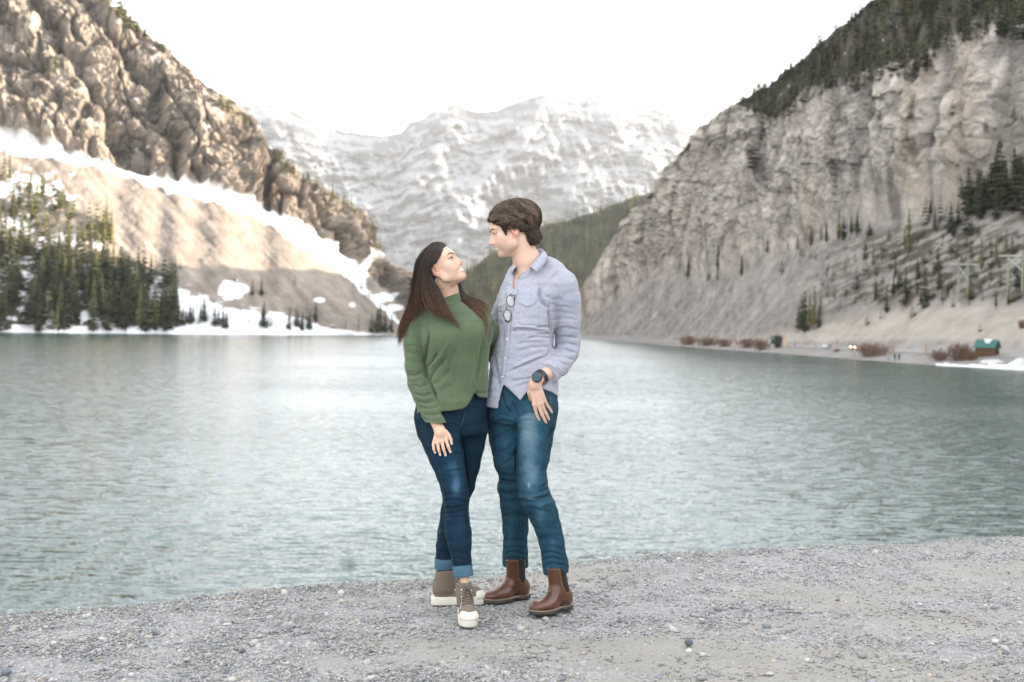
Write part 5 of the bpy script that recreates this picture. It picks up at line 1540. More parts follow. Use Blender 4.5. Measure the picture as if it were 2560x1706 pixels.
legL_rows = [(1262, 985, 6.50, 48), (1261, 1020, 6.51, 48), (1264, 1057, 6.52, 48.5), (1270, 1100, 6.535, 46), (1275.5, 1153, 6.555, 40.5), (1285, 1190, 6.57, 36), (1286, 1207, 6.575, 35), (1280, 1220, 6.575, 36), (1284, 1236, 6.58, 33), (1285, 1260, 6.59, 34.5), (1288, 1287, 6.61, 33), (1289, 1322, 6.64, 31.5), (1288, 1360, 6.66, 29), (1288.5, 1384, 6.675, 31), (1288, 1405, 6.685, 31), (1289, 1414, 6.69, 31)]
PELV = Loft([(915, 1236, 1378, 6.485, .095), (945, 1230, 1384, 6.485, .10), (980, 1224, 1388, 6.485, .110), (1010, 1217, 1391, 6.485, .117), (1040, 1214, 1389, 6.485, .112), (1062, 1225, 1380, 6.485, .09)])
legR, legRr = rows3(legR_rows); legL, legLr = rows3(legL_rows)
armL, armLr = rows3([(1404, 716, 6.50, 27), (1418, 790, 6.52, 25), (1421, 868, 6.55, 22), (1398, 905, 6.485, 21), (1366, 934, 6.40, 18.5), (1342, 950, 6.345, 15.5), (1337, 962, 6.338, 17)])
armR, armRr = rows3([(1282, 722, 6.55, 26), (1236, 838, 6.71, 23), (1150, 895, 6.63, 18), (1105, 915, 6.60, 14)])
def fing(rows): return rows3(rows)
FM = [fing([(1331, 985, 6.342, 6.0), (1335, 1012, 6.347, 4.9), (1341, 1034, 6.360, 4.3), (1348.5, 1051, 6.373, 3.6)]),
      fing([(1340, 985, 6.337, 6.0), (1345, 1012, 6.344, 5.0), (1355, 1037, 6.358, 4.4), (1365, 1056.5, 6.378, 3.7)]),
      fing([(1348, 984, 6.338, 6.0), (1354, 1009, 6.348, 4.8), (1364, 1032, 6.365, 4.2), (1372, 1049, 6.386, 3.6)]),
      fing([(1354, 980, 6.342, 5.6), (1361.5, 1002, 6.356, 4.6), (1371, 1018, 6.374, 4.0), (1379.5, 1031.5, 6.396, 3.4)]),
      fing([(1326, 962, 6.345, 7.0), (1323, 982, 6.352, 5.6), (1327, 1000, 6.375, 4.8), (1331, 1014, 6.392, 4.0)])]
palm = [PW(1338, 965, 6.338), PW(1344, 990, 6.342)]
neckM = [HM.world((0, -14, -40)), PW(1318, 655, 6.50), PW(1327, 690, 6.52)]
def near(P, c, r): return (np.abs(P - np.asarray(c, np.float32)) < np.asarray(r, np.float32)).all(1)
def man_body(P):
    d = MT(P, -0.012)
    d = smin(d, limb(P, armL, [r * .92 for r in armLr]), .015); d = np.minimum(d, limb(P, armR, armRr))
    d = smin(d, limb(P, legR, [r - .016 for r in legRr]), .02); d = smin(d, limb(P, legL, [r - .016 for r in legLr]), .02)
    d = smin(d, limb(P, neckM, [.055, .060, .070], .02), .03)
    for fo, an in ((bootR_f, legR[-3]), (bootL_f, legL[-3])):
        d = smin(d, limb(P, [an, fo.world((84, 0, 60)), fo.world((205, 0, 42))], [.030, .028, .018]), .02)
    m = near(P, HM.o, (.16, .15, .17))
    if m.any():
        q = HM.local(P[m]); h = head_sdf(q, 0.0) / 1000 * HM.k
        d[m] = smin(d[m], h, .012)
    m = near(P, PW(1346, 1005, 6.35), (.09, .09, .12))
    if m.any():
        p = P[m]; h = rc(p, palm[0], palm[1], .027, .026)
        h = smax(h, np.abs((p - palm[0].astype(np.float32)) @ np.array([0.0, 0.97, 0.22], np.float32)) - .014, .012)
        for pts, rad in FM: h = smin(h, limb(p, pts, rad, .003), .0035)
        for j in range(4):
            h = smin(h, sph(p, FM[j][0][1], FM[j][1][1] * 1.14), .003)
        d[m] = smin(d[m], h, .008)
    return d

# boots on the gravel (heel and toe where they stand)
def ground_Y(px, py): return CZ * F / (level(px, py)[1] - H0)
def gp(px, py):
    Y = ground_Y(px, py); p = PW(px, py, Y); p[2] = 0; return p
def boot_frame(h, t, L):
    h, t = gp(*h), gp(*t); u = (t - h) / np.linalg.norm(t - h); return Foot(h, h + u * L)
bootL_f = boot_frame((1322, 1494), (1206, 1513), .285)
bootR_f = boot_frame((1427, 1519), (1326, 1543), .285)
def boot_sdf(p, lean):
    x, y, z = p[:, 0], p[:, 1], p[:, 2]
    d = ell(p, (58, 0, 52), (56, 37, 52))
    d = smin(d, ell(p, (192, -2, 35), (92, 46, 32)), 20)
    d = smin(d, rc(p, (84, 0, 92), (176, -1, 42), 36, 30), 24)
    zc = np.clip(z, 60, 230); cx = 84 + (zc - 60) * lean[0]; cy = (zc - 60) * lean[1]
    sh = np.sqrt(((x - cx) / 48) ** 2 + ((y - cy) / 38) ** 2); sh = (sh - 1) * 38
    sh = smax(sh, 50 - z, 8)
    d = smin(d, sh, 22)
    d = smax(d, z - 196, 4); d = smax(d, 17 - z, 3)
    return d + 1.2 * np.sin((x * 0.7 + z) / 7.0) * np.exp(-(((x - 140) / 36) ** 2 + ((z - 62) / 22) ** 2))
def make_boot(fo, lean, person, near_side):
    xs = fo.world(np.array([[a, b, 0] for a in (-20, 330) for b in (-70, 70)]))
    V, Q = skin(lambda P: boot_sdf(fo.local(P), lean) / 1000, span(xs[:, 0].min(), xs[:, 0].max(), .0035), span(xs[:, 1].min(), xs[:, 1].max(), .0035), span(.005, .215, .0035))
    V, Q = keep_biggest(V, Q); n = vnormals(V, Q)
    b = mpart('boot', (V, Q), leather_m)
    p = fo.local(V); cx = 76 + (np.clip(p[:, 2], 60, 230) - 60) * lean[0]
    half = np.interp(p[:, 2], [78, 92, 120, 200], [0, 15, 21, 24])
    for sgn in (-1, 1):
        el_ = (np.abs(p[:, 0] - cx) < half) & (p[:, 2] > 80) & (p[:, 1] * sgn > 12)
        pv, pq, _ = peel(V, Q, n, el_, .0015); part('elastic_panel', (pv + MAN_INV, pq), elastic_m, b)
        if sgn == near_side:
            ed = []
            for zz in np.concatenate([np.linspace(192, 84, 12), np.linspace(84, 192, 12)]):
                side = -1 if len(ed) < 12 else 1
                ed.append((76 + (zz - 60) * lean[0] + side * np.interp(zz, [78, 92, 120, 200], [2, 19, 25, 28]), zz))
            dd = [np.argmin((p[:, 0] - a) ** 2 + (p[:, 2] - c) ** 2 + 1e4 * (p[:, 1] * sgn < 8)) for a, c in ed]
            tv, tf = tube_geo(V[dd] + n[dd] * .0012, .0012, 4); me = bpy.data.meshes.new('stitching'); me.from_pydata((tv + MAN_INV).tolist(), [], tf); link('stitching', me, simple('tan_stitching', (0.30, 0.15, 0.06), 0.7), b)
    pl = outline(290, [(0, 32), (25, 35), (105, 31), (175, 44), (210, 46), (255, 38), (290, 25)]) - np.array([3, 2])
    arch = lambda a: 11 * math.exp(-((a - 112) / 26) ** 4)
    toe = lambda a: 7 * max(0, (a - 215) / 70) ** 1.6
    fo2 = fo
    me = sole_mesh(fo2, pl, [lambda a: arch(a) + toe(a), lambda a: arch(a) + toe(a), lambda a: 17 + toe(a)], [-2, -.5, .5])
    for v in me.vertices: v.co = np.array(v.co) + MAN_INV
    link('sole', me, sole_m, b)
    me = sole_mesh(fo2, pl, [lambda a: 17 + toe(a), lambda a: 21.5 + toe(a), lambda a: 22.5 + toe(a)], [1.6, 1.8, -1]); me.name = 'welt'
    for v in me.vertices: v.co = np.array(v.co) + MAN_INV
    link('welt', me, welt_m, b)
    return b
def leg_lean(fo, leg):
    a = fo.local(np.array([leg[-3], leg[-1]], np.float32)); d = a[0] - a[1]; return (d[0] / d[2], d[1] / d[2])
make_boot(bootL_f, leg_lean(bootL_f, legL), MAN, 1); make_boot(bootR_f, leg_lean(bootR_f, legR), MAN, 1)

# body skin
zg = zgrid([(0.0, .72, .011), (.72, .98, .0035), (.98, 1.33, .010), (1.33, 1.90, .0036)])
V, Q = skin(man_body, span(-.52, .36, .0040), span(6.24, 6.92, .0044), zg)
V, Q = keep_biggest(V, Q)
MBV = V
c = np.repeat(np.array([SKIN_M]), len(V), 0).astype(float)
m = near(V, HM.o, (.16, .15, .17)); q = HM.local(V[m])
hc, eye, e = head_paint(q, SKIN_M, 0.0, lids=(2.6, 1.0), lip=(0.42, 0.165, 0.14), brow=(0.045, 0.03, 0.022))
paint_eyes(hc, q, eye, e, (0, -2), iris=(0.05, 0.035, 0.028), thick=1.9)
stub = (sstep(-30, -60, q[:, 2]) * sstep(10, 40, q[:, 1]) * 0.14)[:, None]; hc = hc * (1 - stub) + np.array([0.30, 0.22, 0.17]) * stub
c[m] = hc
pxv, pyv = topx(V)
tip = np.zeros(len(V))
for pts, rad in FM[:4]:
    dd = _n(V - pts[-1].astype(np.float32)); tip = np.maximum(tip, np.exp(-(dd / .012) ** 2))
    dd = _n(V - pts[1].astype(np.float32)); tip = np.maximum(tip, .6 * np.exp(-(dd / .010) ** 2))
c = c * (1 - .5 * tip[:, None]) + np.array([0.56, 0.30, 0.23]) * .5 * tip[:, None]
mpart('body', (V, Q), skin_m, cols=c)

# jeans
def man_jeans(P):
    d = smin(limb(P, legR, legRr, .012), PELV(P), .03)
    d = smin(d, limb(P, legL, legLr, .012), .012)
    px, py = topx(P)
    lowR = P[:, 2] - (legR[-1][2] - .004 + 0.10 * (P[:, 0] - legR[-1][0])); lowL = P[:, 2] - (legL[-1][2] - .006 - 0.05 * (P[:, 0] - legL[-1][0]))
    low = np.where(P[:, 0] > (legR[-1][0] + legL[-1][0]) / 2, lowR, lowL)
    return smax(smax(d, -low, .004), P[:, 2] - PW(1300, 925, 6.48)[2], .01)
zj = zgrid([(.12, 1.14, .0042)])
V, Q = skin(man_jeans, span(-.16, .30, .0042), span(6.26, 6.80, .0046), zj)
V, Q = keep_biggest(V, Q); n = vnormals(V, Q)
st = [([(1299, 1250), (1322, 1254), (1346, 1249), (1380, 1236)], 3.5, -9), ([(1297, 1241), (1325, 1245), (1352, 1236), (1374, 1228)], 4, 5), ([(1350, 1222), (1362, 1214), (1372, 1207)], 3, -6), ([(1345, 1232), (1372, 1222)], 3, -5), ([(1310, 1262), (1345, 1266), (1386, 1252)], 5, 5),
      ([(1320, 1262), (1345, 1275), (1372, 1278)], 4, -3), ([(1246, 1228), (1268, 1234), (1298, 1228)], 3, -8), ([(1246, 1216), (1270, 1220), (1296, 1214)], 4, 6), ([(1252, 1243), (1275, 1246), (1300, 1240)], 4, 4), ([(1252, 1198), (1275, 1206), (1293, 1203)], 3, -5), ([(1240, 1178), (1268, 1190), (1292, 1186)], 4, -3),
      ([(1292, 1045), (1315, 1032), (1350, 1030)], 3, -3.5), ([(1290, 1060), (1312, 1050), (1340, 1052)], 3, -3), ([(1222, 1050), (1250, 1035), (1282, 1042)], 3, -4), ([(1224, 1064), (1252, 1052), (1284, 1058)], 3, -3.5), ([(1240, 1090), (1262, 1084), (1288, 1072)], 3, -3), ([(1248, 1130), (1270, 1122), (1288, 1100)], 3.5, -3), ([(1256, 1160), (1275, 1150), (1290, 1130)], 3.5, -3),
      ([(1288, 1040), (1290, 1090), (1291, 1150), (1296, 1215)], 3.0, -9), ([(1378, 1060), (1376, 1110), (1362, 1150), (1352, 1190)], 3, -3.5), ([(1384, 1070), (1374, 1090), (1366, 1096)], 4, -5),
      ([(1358, 1400), (1380, 1394), (1414, 1402)], 3, -5), ([(1356, 1414), (1385, 1408), (1420, 1416)], 3, -5), ([(1352, 1384), (1378, 1380), (1411, 1390)], 3, -4), ([(1362, 1368), (1390, 1366), (1412, 1374)], 3, -2.5), ([(1358, 1423), (1390, 1424), (1419, 1428)], 2.5, 3.5), ([(1346, 1345), (1372, 1340), (1400, 1352)], 4, -2),
      ([(1258, 1386), (1285, 1380), (1318, 1388)], 3, -5), ([(1258, 1398), (1290, 1394), (1317, 1402)], 3, -4), ([(1260, 1372), (1290, 1366), (1318, 1374)], 3, -3), ([(1260, 1350), (1290, 1346), (1316, 1354)], 4, -2), ([(1256, 1290), (1285, 1284), (1318, 1292)], 5, -2.5), ([(1282, 1005), (1290, 1030), (1300, 1045)], 3, -4), ([(1306, 985), (1340, 996), (1384, 994)], 3, 1.5)]
dz = creases(V, n, st) + .0016 * fbm(V * np.array([22, 22, 60], np.float32), 3)
V = V + n * dz[:, None].astype(np.float32)
JMV = V
pxv, pyv = topx(V)
g = lambda cx, cy, rx, ry: np.exp(-(((pxv - cx) / rx) ** 2 + ((pyv - cy) / ry) ** 2))
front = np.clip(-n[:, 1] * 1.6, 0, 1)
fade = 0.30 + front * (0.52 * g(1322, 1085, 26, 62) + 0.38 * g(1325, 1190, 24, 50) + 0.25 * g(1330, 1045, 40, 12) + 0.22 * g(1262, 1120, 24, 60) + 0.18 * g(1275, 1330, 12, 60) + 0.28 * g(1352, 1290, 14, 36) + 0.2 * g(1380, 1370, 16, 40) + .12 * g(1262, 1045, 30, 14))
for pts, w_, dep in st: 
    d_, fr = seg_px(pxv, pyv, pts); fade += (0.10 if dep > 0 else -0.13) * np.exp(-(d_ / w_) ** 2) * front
for pts, w_, a in (([(1386, 985), (1378, 1075), (1364, 1130), (1352, 1195), (1362, 1235), (1376, 1262), (1394, 1310), (1404, 1355), (1410, 1400)], 1.3, .28), ([(1299, 1252), (1301, 1300), (1304, 1350), (1304, 1400)], 1.2, .25)):
    d_, fr = seg_px(pxv, pyv, pts); fade += .7 * a * np.exp(-(d_ / w_) ** 2) - .12 * np.exp(-((d_ - 2.4) / 1.3) ** 2)
fade += 0.75 * (g(1322, 1213, 2.5, 6) + g(1332, 1248, 14, 2.0) * .8)
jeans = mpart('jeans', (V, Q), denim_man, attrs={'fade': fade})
SJ = Surf(V)
mpart('fly_seam', strip(SJ, [(1258, 985), (1262, 1005), (1270, 1020), (1278, 1030)], 4), denim_man, jeans, attrs={'fade': np.full(len(strip(SJ, [(1258, 985), (1262, 1005), (1270, 1020), (1278, 1030)], 4)[0]), .1)})
mpart('pocket_seam', strip(SJ, [(1376, 992), (1378, 1012), (1380, 1036)], 2.0, .0008, .0008), thread_m, jeans)

# shirt
ST = Loft([(655, 1288, 1352, 6.535, .055), (668, 1276, 1384, 6.53, .075), (684, 1266, 1410, 6.515, .09), (705, 1259, 1418, 6.505, .105), (735, 1250, 1408, YT, .122), (765, 1245, 1394, YT - .005, .132), (810, 1246, 1388, YT - .01, .134), (843, 1244, 1386, YT - .01, .130), (866, 1236, 1386, YT - .01, .128), (899, 1227, 1388, YT - .01, .126), (955, 1221, 1396, YT - .012, .130), (985, 1214, 1396, YT - .015, .134), (1030, 1205, 1396, YT - .015, .136)], 2.2)
sleeve, slr = rows3([(1340, 652, 6.545, 24), (1374, 683, 6.52, 37), (1403, 716, 6.50, 41), (1413, 750, 6.505, 38.5), (1417, 800, 6.52, 34.5), (1420, 850, 6.545, 31), (1416, 880, 6.54, 31), (1396, 912, 6.475, 29), (1378, 928, 6.425, 27.5), (1368, 936, 6.40, 27)])
slR, slRr = rows3([(1282, 728, 6.545, 32), (1238, 838, 6.70, 28), (1150, 896, 6.64, 23)])
cuffdir = sleeve[-1] - sleeve[-3]; cuffdir /= np.linalg.norm(cuffdir)
HEM = np.array([(1190, 1011), (1206, 1013), (1225, 1019), (1245, 1022), (1246.5, 1012), (1249, 996), (1253, 980), (1258, 963), (1262, 963), (1280, 981), (1301, 1001.5), (1308, 993), (1319, 979), (1340, 972), (1362, 974), (1380, 982), (1392, 989), (1410, 994)])
def man_shirt(P):
    d = ST(P)
    px, py = topx(P)
    hem = np.interp(px, HEM[:, 0], HEM[:, 1]); hem = np.where(P[:, 1] > 6.5, np.maximum(hem, 1000), hem)
    d = smax(d, (py - hem) * (6.4 / F) * .8, .002)
    s = limb(P, sleeve, slr, .012)
    cut = (P - sleeve[-1].astype(np.float32)) @ cuffdir.astype(np.float32)
    cuff = smax(rc(P, sleeve[-2] - cuffdir * .012, sleeve[-1], slr[-2] * 1.05, slr[-1] * 1.10), np.abs(cut + .022) - .022, .003)
    s = smax(np.minimum(s, cuff), cut, .003)
    d = smin(d, s, .010); d = smin(d, limb(P, slR, slRr), .015)
    # neck opening and the open placket
    nk = rc(P, HM.world((0, -14, -60)), PW(1327, 692, 6.515), .058, .064)
    d = smax(d, -nk, .004)
    v = poly_sd(px, py, [(1290, 664), (1322, 668), (1304, 688), (1289, 716), (1284, 726), (1282, 712), (1285, 690)]) * (6.4 / F)
    return smax(d, -np.maximum(v, (P[:, 1] - 6.47) * .8), .003)
zs_ = zgrid([(PW(1300, 1030, 6.4)[2], PW(1300, 622, 6.5)[2], .0041)])
V, Q = skin(man_shirt, span(-.28, .34, .0043), span(6.30, 6.80, .0046), zs_)
V, Q = keep_biggest(V, Q); n = vnormals(V, Q)
st = [([(1275, 832), (1291, 824), (1322, 825), (1367, 831)], 3.2, -7), ([(1280, 824), (1296, 817), (1322, 818), (1360, 823)], 4, 4), ([(1338, 820), (1360, 818), (1384, 818)], 2.8, -6), ([(1340, 836), (1362, 836), (1384, 835)], 3, -6), ([(1317, 848), (1340, 843), (1384, 846)], 3, -4), ([(1310, 795), (1335, 797), (1352, 796)], 3, -2.5),
      ([(1351, 716), (1350, 742), (1358, 757), (1374, 772)], 4.5, -12), ([(1374, 768), (1377, 800), (1382, 830), (1384, 866), (1370, 890)], 4.2, -20), ([(1396, 678), (1374, 699), (1356, 724), (1351, 745)], 2.2, -2.5), ([(1362, 742), (1385, 750), (1410, 748)], 4, -3), ([(1366, 756), (1392, 766), (1430, 770)], 4, -3),
      ([(1271, 930), (1300, 918), (1337, 902), (1373, 889)], 3.2, -6), ([(1280, 921), (1310, 907), (1350, 890)], 4, 3.5), ([(1275, 955), (1310, 948), (1330, 946)], 3, -5), ([(1285, 970), (1312, 960), (1326, 958)], 3, -4), ([(1290, 880), (1330, 870), (1378, 866)], 4, -3), ([(1285, 862), (1320, 856), (1370, 858)], 4, -2.5), ([(1296, 900), (1330, 888), (1362, 878)], 4, -2.5),
      ([(1232, 880), (1240, 920), (1246, 960)], 4, -4), ([(1228, 930), (1240, 950), (1250, 975)], 4, -3), ([(1222, 985), (1238, 968), (1254, 950)], 3, -3.5), ([(1250, 800), (1258, 830), (1256, 860)], 4, -3), ([(1225, 900), (1234, 940), (1228, 1000)], 4, 3), ([(1248, 775), (1256, 800)], 4, -3), ([(1258, 720), (1262, 745), (1254, 770)], 4, -2.5),
      ([(1390, 862), (1418, 858), (1446, 866)], 3, -4), ([(1386, 876), (1414, 874), (1444, 884)], 3, -5), ([(1380, 888), (1406, 890), (1438, 902)], 3, -5), ([(1373, 899), (1398, 904), (1426, 918)], 3, -4), ([(1384, 846), (1412, 842), (1446, 846)], 3.2, -3.5), ([(1382, 826), (1410, 820), (1448, 826)], 3.6, -3), ([(1378, 802), (1405, 796), (1446, 800)], 4, -2.5), ([(1395, 870), (1420, 870), (1440, 880)], 3, 3.5), ([(1372, 780), (1400, 780), (1440, 788)], 4, -2),
      ([(1366, 912), (1385, 922), (1404, 942)], 2.6, -4), ([(1376, 905), (1394, 918), (1412, 934)], 2.6, 3), ([(1385, 925), (1392, 935), (1396, 950)], 2.6, -3.5), ([(1330, 985), (1350, 980), (1380, 986)], 3, -2)]
dz = 1.7 * creases(V, n, st) + .0026 * fbm(V * np.array([14, 14, 44], np.float32), 4) + .0010 * fbm(V * 90., 2)
V = V + n * dz[:, None].astype(np.float32)
shirt = mpart('shirt', (V, Q), shirt_m)
SS = Surf(V)
mpart('placket', strip(SS, [(1291, 722), (1284, 738), (1280, 752), (1277, 781), (1270, 810), (1268, 831), (1268, 851), (1265, 880), (1261, 910), (1257, 940)], 12.5, .001, .0018), shirt_m, shirt)
mpart('placket', strip(SS, [(1262, 957), (1280, 974), (1303, 996)], 10, .001, .0015), shirt_m, shirt)
for poly in ([(1300, 742), (1322, 741.5), (1346, 743), (1346, 749), (1335, 762), (1319, 769), (1297, 758)], [(1255, 745.5), (1270, 747), (1268, 756), (1262, 763), (1251, 769), (1246, 765)]):
    mpart('pocket_flap', patch(SS, poly, .002, .003, puff=.001), shirt_m, shirt)
mpart('pocket', patch(SS, [(1300, 757), (1346, 757), (1349, 806), (1345, 812), (1303, 812), (1297, 806)], .0006, .0014), shirt_m, shirt)
mpart('shoulder_seam', strip(SS, [(1396, 678), (1374, 699), (1356, 724), (1351, 742)], 1.6, .0002, .0008), shirt_m, shirt)
def button(px, py, surf, parent, inv, r=.0052, m=None, lift=.004):
    c0 = on(surf, px, py, lift)[0]
    mb = MB(); mb.tube([c0 + np.array([0, .004, 0]), c0, c0 + np.array([0, -.0012, 0])], [r, r, r * .8], 12)
    V_ = np.concatenate(mb.V) + inv; me = bpy.data.meshes.new('button'); me.from_pydata(V_.tolist(), [], mb.F); me.update(); link('button', me, m or button_m, parent)
for x, y in ((1315.7, 762), (1250, 763), (1326.5, 677), (1277.5, 707), (1272, 803), (1268, 848), (1263, 896), (1256, 942)): button(x, y, SS, shirt, MAN_INV)

# collar: a folded band round the neck, tips spread at the front
topc = [PW(1291, 668, 6.425), PW(1287, 662, 6.47), PW(1296, 650, 6.55), PW(1318, 634, 6.592), PW(1340, 624, 6.585), PW(1355, 622, 6.54), PW(1358, 628, 6.48), PW(1349, 640, 6.432), PW(1335, 655, 6.412), PW(1324, 668, 6.408)]
outc = [PW(1278, 687, 6.400), PW(1275, 681, 6.45), PW(1282, 668, 6.56), PW(1312, 655, 6.63), PW(1346, 644, 6.625), PW(1367, 638, 6.57), PW(1371, 643, 6.48), PW(1366, 655, 6.412), PW(1354, 670, 6.378), PW(1343, 681.5, 6.372)]
T_, O_ = resample(topc, 30), resample(outc, 30)
mid = (T_ + O_) / 2 + np.stack([(T_ - T_.mean(0))[:, 0] * .03, (T_ - T_.mean(0))[:, 1] * .08, np.full(30, .004)], -1)
cen = T_.mean(0); inn = T_ * .965 + cen * .035 - np.array([0, 0, .004]); inb = inn - np.array([0, 0, .030]) + (cen - inn) * .02
rows_ = [inb, inn, T_ + np.array([0, 0, .002]), mid, O_, O_ - np.array([0, 0, .003]) + (cen - O_) * .03]
V = np.stack(rows_).reshape(-1, 3)
mpart('collar', (V, grid_faces(len(rows_), 30)), shirt_m, shirt)
# stand of the collar below the near tip
mpart('collar_stand', patch(SS, [(1303, 676), (1322, 668), (1333, 676), (1318, 690), (1300, 700), (1292, 712), (1290, 708)], .002, .002), shirt_m, shirt)

# watch on the left wrist
WM = simple('watch_black', (0.012, 0.013, 0.015), 0.45, 0.2, 200)
wc = PW(1341.7, 943, 6.302)
wn = np.array([-.22, -.95, .20]); wn /= np.linalg.norm(wn)
def disc(c, nrm, r0, h0, h1, r1=None, sides=24):
    c = np.asarray(c, float); return tube_geo([c + nrm * h0, c + nrm * (h0 * .4 + h1 * .6), c + nrm * h1], [r0, r0, r1 or r0 * .93], sides)
def mtube(name, VF, m, parent):
    me = bpy.data.meshes.new(name); me.from_pydata((np.asarray(VF[0]) + MAN_INV).tolist(), [], VF[1]); me.polygons.foreach_set('use_smooth', np.array([len(p.vertices) == 4 for p in me.polygons])); me.update(); return link(name, me, m, parent)
watch = mtube('wristwatch', disc(wc, wn, .0245, -.010, .004), WM, MAN)
mtube('bezel', disc(wc, wn, .0228, .003, .0062, .0205), simple('watch_steel', (0.07, 0.08, 0.085), 0.35, 0.2, 200, 0.6), watch)
mtube('dial', disc(wc, wn, .0198, .0055, .0066), simple('watch_face', (0.004, 0.040, 0.066), 0.2, 0.1, 50), watch)
ax = PW(1366, 934, 6.40) - PW(1338, 956, 6.342); ax /= np.linalg.norm(ax)
wcen = PW(1352, 944, 6.368); e1 = np.cross(ax, [0, 1, 0]); e1 /= np.linalg.norm(e1); e2 = np.cross(ax, e1)
ringp = [wcen + e1 * .036 * math.cos(a) + e2 * .034 * math.sin(a) for a in np.linspace(0, 2 * math.pi, 36)]
V = np.concatenate([[p + ax * s_ for p in ringp] for s_ in (-.0115, 0, .0115)]); V[36:72] += (V[36:72] - wcen) * .03
mpart('strap', (V, grid_faces(3, 36)), WM, watch)

# hair: wavy strands swept back from the forehead over a dark under-layer
HC, HRD = np.array([0, -14, 54.]), np.array([87, 121, 94.])
HLY = [-125, -90, -68, -45, -20, -12, -4, 8, 20, 30, 40, 50, 59, 80, 92, 99, 112]
HLZ = [-70, -84, -92, -76, -40, -6, 34, 37, 28, 12, 10, 20, 34, 37, 52, 66, 80]
def hair_cap(p):
    """p mm in head frame: volume of the hair"""
    d = ell(p, HC, HRD - 3.5)
    d = smin(d, ell(p, (0, -72, -38), (58, 42, 50)), 14)
    hl = np.interp(p[:, 1], HLY, HLZ)
    hl = np.where(np.abs(p[:, 0]) < 40, np.where(p[:, 1] > 40, np.interp(p[:, 1], [40, 84, 96, 120], [34, 66, 78, 92]), hl), hl)
    d = smax(d, hl - p[:, 2], 4)
    ax_ = np.stack([np.abs(p[:, 0]), p[:, 1], p[:, 2]], -1)
    return np.minimum(d, rc(ax_, (70, 41, 24), (67, 49, -6), 7, 4))
V, Q = skin(lambda P: hair_cap(HM.local(P)) / 1000, span(HM.o[0] - .15, HM.o[0] + .17, .004), span(HM.o[1] - .12, HM.o[1] + .12, .004), span(HM.o[2] - .12, HM.o[2] + .17, .004))
V, Q = keep_biggest(V, Q); n = vnormals(V, Q); q = HM.local(V)
flow = np.sin(q[:, 2] * .16 + 2.6 * np.sin(q[:, 1] * .035) + q[:, 0] * .09) + .7 * np.sin(q[:, 2] * .33 + q[:, 1] * .08 + 1)
V = V + n * (.0042 * flow)[:, None].astype(np.float32)
hm = hair_mat('brown_hair', (0.55, 0.52, 0.50), (1.25, 1.2, 1.15))
hair = mpart('hair', (V, Q), hm, cols=np.repeat(np.array([[0.050, 0.034, 0.024]]), len(V), 0))
hr = np.random.default_rng(3)
def scalp_path(start, dirs, steps, step, lift0, lift1, wave, ph, clump):
    """walks a strand over the hair volume: start mm, dirs(p) gives the combing direction"""
    p = np.array(start, float); out = []
    for i in range(steps):
        out.append(p.copy()); d = dirs(p); 
        c, r = HC, HRD
        nrm = (p - c) / r ** 2; nrm /= np.linalg.norm(nrm, axis=1)[:, None]
        d = d - nrm * np.einsum('ij,ij->i', d, nrm)[:, None]; d /= np.maximum(np.linalg.norm(d, axis=1), 1e-6)[:, None]
        side = np.cross(nrm, d)
        p = p + d * step + side * (wave * np.sin(i * 1.12 + ph))[:, None]
        rad = np.linalg.norm((p - c) / r, axis=1); t = i / steps
        tgt = 1 + (lift0 + (lift1 - lift0) * t) / 85.
        p = c + (p - c) * (tgt / rad)[:, None]
    return np.stack(out, 1)
def comb_man(p):
    d = np.zeros_like(p); y = p[:, 1]
    fr = sstep(20, 90, y)[:, None]
    s_ = np.sign(p[:, 0] + 1e-6)
    back = np.stack([s_ * .35, -np.ones(len(p)), -.10 - .8 * sstep(40, -60, y) - .35 * sstep(60, 10, p[:, 2])], -1)
    sweep = np.stack([s_ * 0.9, -0.75 * np.ones(len(p)), -0.05 * np.ones(len(p))], -1)
    return back * (1 - fr) + sweep * fr
K = 5200
th = hr.uniform(0, 6.28, K); u = hr.uniform(-.45, 1, K)
w_ = np.sqrt(1 - u ** 2)
st0 = np.stack([np.cos(th) * w_, np.sin(th) * w_, u], -1) * HRD + HC
hl = np.interp(st0[:, 1], HLY, np.maximum(np.array(HLZ) + 4, 0))
st0 = st0[st0[:, 2] > hl]; K = len(st0)
cl = np.round(st0 / 21.); ph = (np.abs(np.sin(cl @ np.array([12.9, 78.2, 37.7]))) * 43758.5) % 6.28
lf = 0.5 + 11.0 * ((ph * 7.3) % 1.0)
pth = scalp_path(st0, comb_man, 10, 12.0, lf, lf + 1.5, 3.4 + 3.0 * ((ph * 3.1) % 1), ph, 0)
pth += np.cumsum(hr.normal(0, .25, pth.shape), 1)
# nothing hangs over the face, and nape curls stay short
ok = ~((pth[:, :, 1] > 40) & (pth[:, :, 2] < 25)).any(1)
pth = pth[ok]; ph = ph[ok]
Vw = HM.world(pth)
SV, SQ = strands(Vw, hr.uniform(.0005, .0010, len(Vw)))
cc = (np.array([0.068, 0.047, 0.033]) * (0.35 + 1.1 * hr.random(len(Vw)) ** 2 + 1.5 * (0.5 + 0.5 * np.sin(ph * 5)) ** 2)[:, None])
fly = pth[hr.random(len(pth)) < .05] + np.cumsum(hr.normal(0, 1.1, (1, 10, 3)), 1)
fl = fly - HC; fly = HC + fl * (1 + hr.uniform(.01, .07, (len(fly), 1, 1)) * np.linspace(.2, 1, 10)[None, :, None])
FV, FQ = strands(HM.world(fly), np.full(len(fly), .0005)); part('hair_wisps', (FV + MAN_INV, FQ), hm, hair, cols=np.repeat(np.array([[0.10, 0.07, 0.05]]), len(FV), 0))
